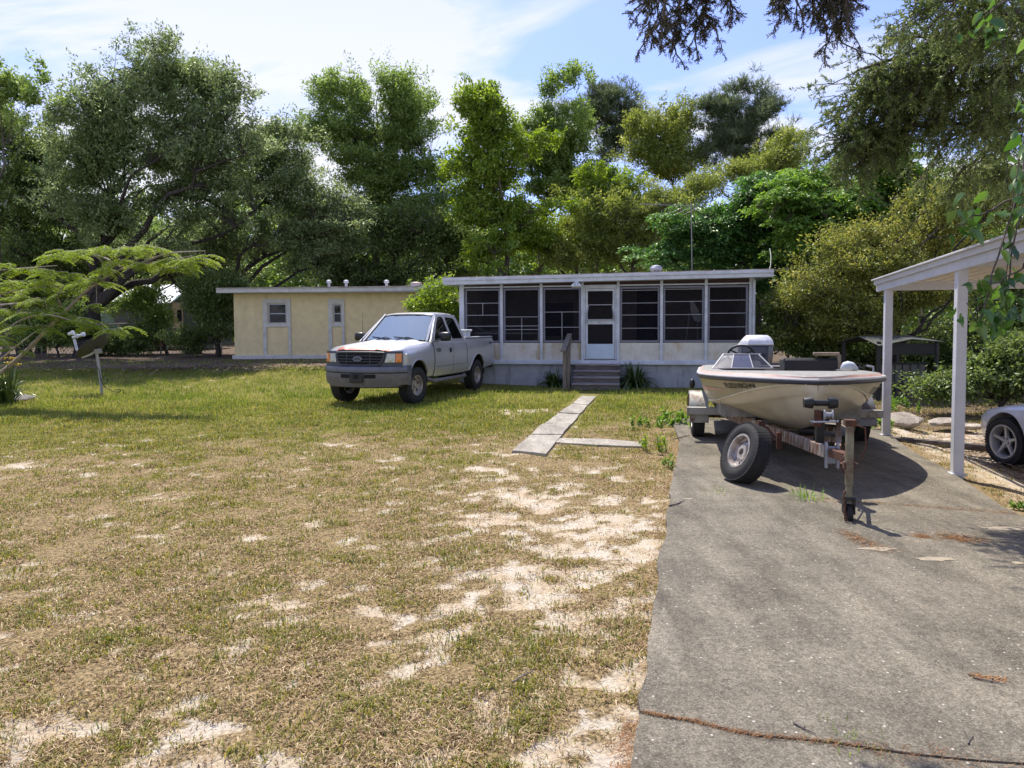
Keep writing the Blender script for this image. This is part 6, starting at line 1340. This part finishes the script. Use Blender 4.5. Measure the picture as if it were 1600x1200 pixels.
# far wood closing the view behind everything
def far_wood():
    rg = np.random.default_rng(5); n = 5200; th = rg.uniform(-.98, .98, n); Yd = rg.uniform(46, 66, n); x = th*Yd; z = rg.uniform(0, 1, n)**.8*(6.0+7*fbm(x*.12, Yd*.05, 3)); lm = (th > -.72) & (th < -.42); z = np.where(lm, z*1.0, z)
    nl = 60; c = np.repeat(np.stack([x, Yd, z], -1), nl, 0); off = rand_unit(rg, n*nl)*rg.uniform(.2, 1.0, n*nl)[:, None]*np.array([1.0, .8, .8]); pos = c+off
    ax = rand_unit(rg, n*nl); V, F = leaf_quads(rg, pos, ax, .34, .20); t = np.clip(rg.normal(.45, .2, n*nl)+np.repeat(rg.normal(0, .2, n), nl), 0, 1)
    tag(npmesh('far_wood', V, F, LM['mid'], tint=t), 'dark continuous woodland filling the distance behind all the houses', 'woodland', kind='stuff')
far_wood()
# ---------------------------------------------------------------- cedar close on the right, its boughs hang into view
def spray_cloud(rg, paths, per, L, W_, spread, droop=.3, sub=3):
    """fine scale-leaf sprays: each twig carries short forked shoots"""
    VV = []; TT = []
    for P_ in paths:
        P_ = np.asarray(P_); m = len(P_); k = per; t = rg.uniform(.15, 1, k)**.8*(m-1.001); i = t.astype(int); f = (t-i)[:, None]; p = P_[i]*(1-f)+P_[i+1]*f; d = P_[i+1]-P_[i]; d /= np.linalg.norm(d, axis=1)[:, None]+1e-9
        sd = d*.55+rand_unit(rg, k)*.75; sd[:, 2] -= droop; sd /= np.linalg.norm(sd, axis=1)[:, None]; ln = rg.uniform(.4, 1, k)*spread*(1-.5*t/m)
        ns = 9; fr = np.linspace(.08, 1, ns); q = (p[:, None]+sd[:, None]*(ln[:, None]*fr[None])[..., None]); q[..., 2] -= (fr[None]**2)*ln[:, None]*.25*droop
        q = q.reshape(-1, 3); sd2 = np.repeat(sd, ns, 0)
        for s_ in range(sub):
            ax = sd2*.8+rand_unit(rg, len(q))*.75; ax /= np.linalg.norm(ax, axis=1)[:, None]; V, F = leaf_quads(rg, q, ax, L*rg.uniform(.5, 1.2, len(q)), W_, .1); VV.append(V); TT.append(np.clip(rg.normal(.45, .22, len(q)), 0, 1))
    V = np.concatenate(VV); return V, np.arange(len(V)).reshape(-1, 4), np.concatenate(TT)
def boughs(rg, spec, twigs, tl, droop=.25):
    """spec: list of (start, end, radius); returns wood paths + twig paths"""
    paths = []; rads = []; tw = []
    for a, b_, r in spec:
        q = wob(rg, np.array(a), np.array(b_), 9, .08, .03); paths.append(q); rads.append(np.linspace(r, r*.25, 9))
        for _ in range(twigs):
            t = rg.uniform(.12, 1)*7.99; i = int(t); p = q[i]*(1-(t-i))+q[i+1]*(t-i); d = (q[i+1]-q[i]); d /= np.linalg.norm(d); e = p+(d*.7+rand_unit(rg, 1)[0]*.8+np.array([0, 0, -droop]))*tl*rg.uniform(.4, 1.1)
            w = wob(rg, p, e, 5, .12); tw.append(w); paths.append(w); rads.append(np.linspace(.006, .0025, 5))
    return paths, rads, tw
def cedar():
    rg = np.random.default_rng(61); B = np.array([8.6, 8.2, -.15]); root = thing('cedar_tree', 'large dark cedar at the right edge whose boughs hang over the carport', 'cedar tree', B)
    tp = wob(rg, B, np.array([8.3, 8.0, 9.5]), 10, .03); paths = [tp]; rads = [np.linspace(.28, .08, 10)]
    p_ = lambda u, v, Y: tuple(P(u, v, Y))
    S_ = [((8.4, 8.0, 5.2), p_(1340, 110, 6.2), .045), ((8.4, 8.0, 5.6), p_(1310, 180, 6.8), .04), (p_(1500, 110, 7.0), p_(1330, 240, 6.6), .03), ((8.4, 8, 5.0), p_(1400, 60, 6.0), .05), ((8.4, 8, 5.4), p_(1480, 20, 5.6), .05),
          (p_(1560, 60, 6), p_(1440, 120, 6.2), .03), (p_(1600, 130, 7), p_(1420, 170, 6.6), .03), (p_(1600, 180, 7), p_(1380, 215, 6.6), .028), ((8.4, 8, 4.6), p_(1450, 260, 7.2), .035), (p_(1620, 200, 7), p_(1490, 280, 7.2), .03),
          (p_(1640, 60, 6), p_(1520, 40, 5.6), .03), (p_(1660, 160, 6.4), p_(1540, 180, 6.4), .03), (p_(1640, 10, 6), p_(1560, 110, 6), .03), (p_(1650, 240, 7.4), p_(1560, 270, 7.4), .03), (p_(1620, -20, 5.4), p_(1450, 5, 5.4), .03), (p_(1600, 90, 6.6), p_(1500, 210, 6.8), .03), (p_(1540, 40, 6.6), p_(1470, 75, 6.4), .03), (p_(1480, 150, 6.6), p_(1360, 125, 6.4), .02), (p_(1470, 200, 6.8), p_(1320, 215, 6.6), .025), (p_(1450, 150, 6.8), p_(1318, 165, 6.6), .025), (p_(1440, 220, 6.8), p_(1350, 240, 6.8), .02), (p_(1480, 120, 6.6), p_(1400, 110, 6.4), .02)]
    a, b_, tw = boughs(rg, S_, 44, .40); paths += a; rads += b_
    V, F = tubes_np(paths, rads, 6); npmesh('trunk', V-B, F, m_bark, root, smooth=True)
    V, F, T = spray_cloud(rg, tw, 7, .038, .010, .24); npmesh('crown', V-B, F, LM['cedar'], root, tint=T)
    # boughs reaching overhead from the tree behind the camera's right shoulder
    rg = np.random.default_rng(64); B = np.array([3.9, -1.5, 0.0]); root = thing('cedar_tree', 'cedar whose two drooping bough tips hang into the top of the sky', 'cedar tree', B)
    tp = wob(rg, B, np.array([3.6, -1.2, 6.0]), 8, .03); paths = [tp]; rads = [np.linspace(.2, .08, 8)]; S_ = []
    hub1 = p_(1090, -140, 4.2); hub2 = p_(1290, -150, 4.2)
    for h in (hub1, hub2): q = wob(rg, np.array([3.7, -1.2, 5.2]), np.array(h), 8, .05, .08); paths.append(q); rads.append(np.linspace(.06, .02, 8))
    for e in ((1042, 92), (1010, 50), (1075, 70), (1110, 40), (1140, 12), (1000, 10), (1060, 20), (1030, 60)): S_.append((hub1, p_(e[0]+5, e[1], 4.0+rg.uniform(-.15, .2)), .012))
    for e in ((1290, 78), (1325, 45), (1310, 62), (1240, 35), (1222, 12), (1335, 10), (1270, 35), (1300, 25)): S_.append((hub2, p_(e[0], e[1], 4.0+rg.uniform(-.15, .2)), .012))
    a, b_, tw = boughs(rg, S_, 26, .13, .3); tw = [w for w in tw]; paths += a; rads += b_
    V, F = tubes_np(paths, rads, 5); npmesh('trunk', V-B, F, m_bark, root, smooth=True)
    V, F, T = spray_cloud(rg, tw, 8, .020, .0045, .085); npmesh('crown', V-B, F, leafmat('brownish_cedar', (.03, .03, .02), (.055, .06, .035), (.16, .09, .05), .25, .05), root, tint=T)
cedar()
# ---------------------------------------------------------------- broad leaved vine at the right edge
def big_leaves(rg, pts, L, W_):
    """8-sided pointed leaves, cupped and drooping"""
    n = len(pts); ax = rand_unit(rg, n)*.7+np.array([0, -.1, -.75]); ax /= np.linalg.norm(ax, axis=1)[:, None]; up = rand_unit(rg, n); s_ = np.cross(ax, up); s_ /= np.linalg.norm(s_, axis=1)[:, None]; nn = np.cross(s_, ax)
    prof = [(0, 0), (.18, .36), (.42, .5), (.7, .34), (1.0, 0)]; ln = L*rg.uniform(.6, 1.2, n); VV = []; FF = []
    for k, (t, w) in enumerate(prof):
        bend = -.25*t*t
        for sgn in (-1, 0, 1): VV.append(pts+ax*(ln*t)[:, None]+s_*(sgn*w*W_/L*ln)[:, None]+nn*((bend+.22*w*abs(sgn))*ln)[:, None])
    V = np.stack(VV, 1).reshape(-1, 3); b0 = np.arange(n)[:, None]*15; Fq = []
    for k in range(4):
        for s_ in (0, 1): a = k*3+s_; Fq.append(b0+np.array([[a, a+1, a+4, a+3]]))
    return V, np.concatenate(Fq), n
def vine():
    rg = np.random.default_rng(71); p_ = lambda u, v, Y: np.array(P(u, v, Y)); base = np.array([3.55, 3.4, 0.0]); root = thing('leafy_vine', 'broad leaved green vine dangling at the right edge before the carport', 'vine', base)
    stems = [[p_(1640, -60, 3.6), p_(1610, 150, 3.5), p_(1590, 300, 3.4), p_(1575, 440, 3.3)], [p_(1640, 200, 3.4), p_(1595, 350, 3.3), p_(1570, 480, 3.3), p_(1545, 500, 3.3)], [p_(1605, 250, 3.4), p_(1565, 360, 3.3), p_(1520, 500, 3.2), p_(1500, 470, 3.2)],
             [p_(1620, -20, 3.5), p_(1540, 10, 3.4), p_(1515, 40, 3.4)], [p_(1640, 100, 3.4), p_(1600, 220, 3.3), p_(1580, 330, 3.3)], [p_(1640, 380, 3.3), p_(1590, 420, 3.2), p_(1560, 450, 3.2), p_(1530, 440, 3.2)], [p_(1600, 300, 3.4), p_(1540, 330, 3.4), p_(1500, 345, 3.4)], [p_(1650, 450, 3.3), p_(1590, 490, 3.2), p_(1575, 490, 3.2)]]
    paths = [wob(rg, base, stems[0][0]+np.array([.4, 0, 0]), 8, .05)]; rads = [np.linspace(.03, .012, 8)]; pts = []
    for s_ in stems:
        q = np.array(s_); t = np.linspace(0, len(q)-1.001, 16); i = t.astype(int); f = (t-i)[:, None]; w = q[i]*(1-f)+q[i+1]*f; w += np.cumsum(rg.normal(0, .006, w.shape), 0); paths.append(w); rads.append(np.linspace(.006, .002, 16))
        for _ in range(20):
            k = rg.integers(3, 16); pts.append(w[k]+rg.normal(0, .04, 3))
    V, F = tubes_np(paths, rads, 5); npmesh('stem', V-base, F, m_bark, root, smooth=True)
    V, F, n = big_leaves(rg, np.array(pts), .085, .045); tt = np.clip(rg.normal(.5, .25, n), 0, 1); npmesh('leaves', V-base, F, LM['vine'], root, tint=np.tile(tt, 8), smooth=True)
vine()
# ---------------------------------------------------------------- feathery mimosa at the left
def mimosa():
    rg = np.random.default_rng(81); B = np.array([-12.9, 14.6, 0.0]); root = thing('mimosa_tree', 'feathery yellow green mimosa boughs reaching in from the left edge', 'tree', B)
    p_ = lambda u, v, Y: np.array(P(u, v, Y*1.26))
    main = [[B, p_(-20, 600, 11.8), p_(30, 560, 11.8), p_(80, 508, 11.7), p_(140, 448, 11.6), p_(190, 418, 11.6), p_(240, 410, 11.5), p_(300, 400, 11.5)],
            [p_(-30, 590, 11.9), p_(20, 545, 12), p_(60, 515, 12.1)], [B, p_(-80, 500, 12), p_(0, 458, 12), p_(60, 449, 12), p_(120, 445, 12.1)], [p_(95, 480, 11.7), p_(88, 460, 11.5), p_(100, 447, 11.4)], [B, p_(-60, 560, 11.2), p_(0, 520, 11.2), p_(40, 495, 11.2), p_(80, 490, 11.2), p_(130, 508, 11.2), p_(200, 505, 11.1)], [p_(150, 446, 11.6), p_(165, 410, 11.5), p_(140, 395, 11.4)], [p_(190, 418, 11.6), p_(160, 400, 11.9), p_(110, 392, 12)], [p_(220, 412, 11.6), p_(260, 395, 11.4), p_(320, 392, 11.3)], [B, p_(-60, 430, 12.3), p_(20, 420, 12.3), p_(90, 415, 12.3)], [p_(-40, 480, 11.4), p_(20, 475, 11.3), p_(70, 470, 11.3)]]
    paths = []; rads = []; fr = []
    for j, m in enumerate(main):
        q = np.array(m); n = len(q)*4; t = np.linspace(0, len(q)-1.001, n); i = t.astype(int); f = (t-i)[:, None]; w = q[i]*(1-f)+q[i+1]*f; k = np.array([.25, .5, .25])
        for _ in range(3): w[1:-1] = w[:-2]*.25+w[1:-1]*.5+w[2:]*.25
        paths.append(w); rads.append(np.linspace(.055 if j == 0 else .028, .008, n))
    tops = [(0, 405, 12.2, 1), (40, 412, 12.2, 1), (80, 418, 12, 1), (20, 430, 12, 1), (110, 420, 11.9, 1), (60, 440, 11.8, 1), (130, 435, 11.6, 1), (150, 430, 11.6, 1), (10, 460, 11.6, 1), (60, 462, 11.5, 1), (30, 480, 11.3, 1), (90, 485, 11.3, 1), (120, 492, 11.2, 1), (150, 500, 11.2, 1), (185, 505, 11.1, 1), (0, 500, 11.2, 1), (50, 503, 11.2, 1), (110, 388, 11.9, 1), (90, 392, 12, 1), (140, 385, 11.7, 1), (165, 380, 11.5, 1), (200, 383, 11.5, 1), (225, 380, 11.5, 1), (185, 400, 11.5, 1), (215, 405, 11.5, 1), (240, 402, 11.5, 1), (270, 400, 11.4, 1), (300, 402, 11.4, 1), (320, 395, 11.3, 1), (280, 412, 11.4, 1), (250, 385, 11.5, .7), (20, 540, 11, .5), (70, 430, 12, 1), (-10, 440, 12, 1), (-15, 420, 12, 1), (0, 475, 11.3, 1), (160, 415, 11.6, 1), (35, 455, 11.6, 1), (100, 450, 11.6, 1), (75, 478, 11.4, 1), (150, 470, 11.5, .4), (-10, 520, 11, 1)]
    WP = np.concatenate(paths); VV = []; TT = []; tw = []
    for (u, v, Y, dens) in tops:
        c = p_(u, v+8, Y); d0 = np.linalg.norm(WP-c, axis=1); j = int(np.argmin(d0)); tp = wob(rg, WP[j], c, 5, .08); tw.append(tp)
        for _ in range(int(7*dens)):
            a = rg.uniform(0, 2*np.pi); h = np.array([np.cos(a), np.sin(a), 0]); L_ = rg.uniform(.34, .58); s0 = c+rg.normal(0, .06, 3)*np.array([1.5, 1.5, .5])
            n = 15; t = np.linspace(.06, 1, n)[:, None]; ra = s0+h*L_*t+np.array([0, 0, 1.0])*L_*(.28*t-.62*t*t); tw.append(ra[::3])
            sd = np.cross(h, [0, 0, 1]); lt = .12*np.sin(np.pi*(.12+.85*t))+.02
            for sg in (-1, 1):
                ax = sd*sg*.85+h*.45+np.array([0, 0, -.38]); ax = ax/np.linalg.norm(ax); A = np.repeat(ax[None], n, 0)+rg.normal(0, .08, (n, 3))
                # each pinna is a thin comb of leaflets
                for q0 in np.linspace(0, .8, 5):
                    b0 = ra+A*lt*q0
                    for s2 in (-1, 1):
                        ax2 = A*.75+h[None]*s2*.55; V, F = leaf_quads(rg, b0, ax2/np.linalg.norm(ax2, axis=1)[:, None], (lt*.28+.008)[:, 0], .011, .05); VV.append(V); TT.append(np.clip(rg.normal(.5, .16, n)+.25*(t[:, 0]-.5), 0, 1))
    V, F = tubes_np(paths+tw, rads+[np.linspace(.009, .0025, len(w)) for w in tw], 5)
    npmesh('trunk', V-B, F, mat('pale_bark', (.36, .31, .25), .8, scale=10, col2=(.20, .16, .12)), root, smooth=True)
    V = np.concatenate(VV); npmesh('crown', V-B, np.arange(len(V)).reshape(-1, 4), LM['mimosa'], root, tint=np.concatenate(TT))
mimosa()
# ---------------------------------------------------------------- strap leaved plants
def strappy(name, label, loc, n, L, W_, lm, seed, group=None, flowers=0, spread=.6):
    rg = np.random.default_rng(seed); root = thing(name, label, 'plant', loc, 0, group); VV = []; FF = []; TT = []; k = 0
    for i in range(n):
        a = rg.uniform(0, 2*np.pi); ln = L*rg.uniform(.55, 1.1); out = rg.uniform(.15, 1)*spread; r0 = rg.uniform(0, .16); h = np.array([np.cos(a), np.sin(a), 0]); sd = np.array([-h[1], h[0], 0]); m = 7; t = np.linspace(0, 1, m)
        p = h*(r0+ln*out*t**1.3)[:, None]+np.array([0, 0, 1.0])*(ln*(1.25*t*(1-.35*out)-(.95*out+.15)*t**2.4))[:, None]; w = W_*rg.uniform(.7, 1.2)*np.array([.6, 1, 1, .95, .8, .5, .05])*.5
        V = np.stack([p-sd*w[:, None], p+np.array([0, 0, -1])*w[:, None]*.4, p+sd*w[:, None]], 1).reshape(-1, 3); VV.append(V)
        for j in range(m-1):
            for s_ in (0, 1): FF.append([k+j*3+s_, k+j*3+s_+1, k+j*3+s_+4, k+j*3+s_+3]); TT.append(np.clip(rg.normal(.5, .1)+(i % 7-3)*.08, 0, 1))
        k += m*3
    npmesh('leaves', np.concatenate(VV), FF, lm, root, tint=TT, smooth=True)
    for i in range(flowers):
        a = rg.uniform(0, 2*np.pi); r_ = rg.uniform(.1, .55); h_ = rg.uniform(.8, 1.0); x, y = r_*math.cos(a), r_*math.sin(a); b = MB(); b.tube([(x*.2, y*.2, 0), (x*.7, y*.7, h_*.6), (x, y, h_)], .008, 5)
        b.build('flower_stem', LM['mid'], root); b = MB()
        for q in range(7): th = q*2*math.pi/7; b.add([(x, y, h_), (x+.05*math.cos(th)-.02*math.sin(th), y+.05*math.sin(th)+.02*math.cos(th), h_+.03), (x+.09*math.cos(th), y+.09*math.sin(th), h_+.02), (x+.05*math.cos(th)+.02*math.sin(th), y+.05*math.sin(th)-.02*math.cos(th), h_+.03)], [(0, 1, 2, 3)])
        b.ell((x, y, h_+.01), (.03, .03, .03), 8, 5); b.build('flower', mat('yellow_petals', (.75, .58, .12), .6), root)
    return root
m_strap = leafmat('strap_leaves', (.02, .045, .012), (.045, .09, .02), (.12, .17, .05), .35, .10, .3)
q = onwall(992, .42); strappy('strappy_plant', 'arching strap leaved clump right of the porch steps', (q.x, q.y, 0), 230, .85, .05, m_strap, 91, 'strap leaved plants by the steps', spread=1.05)
q = onwall(868, .35); strappy('strappy_plant', 'smaller strap leaved clump left of the handrail against the foundation', (q.x, q.y, 0), 110, .62, .05, m_strap, 92, 'strap leaved plants by the steps', spread=1.0)
q = G(12, 632); strappy('daylily_plant', 'yellow flowering strap leaved plant at the left edge of the lawn', (q.x, q.y, 0), 130, .95, .04, m_strap, 93, flowers=9, spread=.75)
def weed(name, label, u, v, h_, w_, n, L, W_, lm, seed, group=None, z=0.0):
    rg = np.random.default_rng(seed); p = G(u, v, z); root = thing(name, label, 'weed', (p.x, p.y, z), 0, group); paths = []; pts = []; axs = []
    for i in range(max(3, n//24)):
        b0 = np.append(rg.normal(0, w_*.35, 2), 0); e = b0+np.append(rg.normal(0, w_*.12, 2), h_*rg.uniform(.5, 1.1)); q = wob(rg, b0, e, 6, .06); paths.append(q)
        for k in range(24): t = rg.uniform(.1, 1)*4.99; j = int(t); pts.append(q[j]*(1-(t-j))+q[j+1]*(t-j)); axs.append(rand_unit(rg, 1)[0]*.9+np.array([0, 0, .35]))
    V, F = tubes_np(paths, [np.linspace(.005, .002, 6)]*len(paths), 4); npmesh('stem', V, F, LM['mid'], root)
    axs = np.array(axs); axs /= np.linalg.norm(axs, axis=1)[:, None]; V, F = leaf_quads(rg, np.array(pts), axs, L*rg.uniform(.6, 1.2, len(pts)), W_); npmesh('leaves', V, F, lm, root, tint=np.clip(rg.normal(.5, .22, len(pts)), 0, 1)); return root
WG = 'weeds along the driveway edge'
weed('weed_clump', 'bushy bright weeds beside the left trailer wheel', 1040, 664, .20, .70, 520, .075, .035, LM['bright'], 101, WG)
weed('weed_clump', 'tall weed spray where the thin walkway strip meets the drive', 1032, 705, .20, .34, 200, .07, .022, LM['lime'], 102, WG)
weed('weed_clump', 'small green weed tuft below the tall weed spray', 1038, 730, .12, .18, 90, .06, .02, LM['bright'], 103, WG)
weed('weed_clump', 'low weeds round the far carport post foot', 1374, 674, .22, .38, 200, .07, .03, LM['bright'], 104, WG)
weed('weed_clump', 'green weeds in the sun behind the far carport post', 1410, 640, .25, .8, 300, .08, .035, LM['bright'], 105, WG)
weed('weed_clump', 'little weed at the right edge of the sandy strip', 1590, 795, .05, .12, 60, .05, .02, LM['bright'], 106, WG)
q = G(1262, 778, .034); strappy('grass_tuft', 'wispy grass tuft growing from the driveway joint before the trailer', (q.x, q.y, .03), 60, .16, .006, m_grassg if False else LM['bright'], 107, 'tufts in the driveway joint', spread=.9)
q = G(1120, 769, .034); strappy('grass_tuft', 'short dry grass tuft in the joint under the spare wheel', (q.x, q.y, .03), 26, .07, .005, LM['yellow'], 108, 'tufts in the driveway joint', spread=.8)
q = G(1322, 1156, .034); strappy('grass_tuft', 'tiny green tuft sprouting from the needle filled crack', (q.x, q.y, .03), 40, .05, .0028, LM['lime'], 109, 'tufts in the driveway joint', spread=.9)
# twigs on the drive and lawn
def twig(label, u0, v0, u1, v1, r, z=.036):
    rg = np.random.default_rng(int(u0)); a = np.array(G(u0, v0, z+r)); b_ = np.array(G(u1, v1, z+r)); q = wob(rg, a, b_, 7, .05); q[:, 2] = z+r; ps = [q-a]; rs = [np.linspace(r, r*.5, 7)]
    j = 3; e = q[j]+(b_-a)*.3+np.array([.0, .05, 0]); e[2] = z+r; ps.append(wob(rg, q[j], e, 4, .05)-a); rs.append(np.linspace(r*.7, r*.3, 4)); V, F = tubes_np(ps, rs, 5); o = npmesh('twig', V, F, m_wood, smooth=True); o.location = a; tag(o, label, 'twig', 'fallen twigs')
twig('forked grey twig on the driveway above the near crack', 1240, 1128, 1275, 1147, .004); twig('short twig standing by the needle heap at the bottom right', 1513, 1162, 1520, 1148, .003); twig('thin twig lying beside the orange needles in the right of the slab', 1520, 1058, 1576, 1070, .0035); twig('dark twig on the lawn left of the near driveway edge', 800, 1066, 832, 1048, .005, .012); twig('brown twig at the driveway edge beside the trailer step', 1052, 686, 1078, 680, .008); twig('curled brown twig at the left edge of the drive by the joint', 1046, 790, 1070, 782, .007)
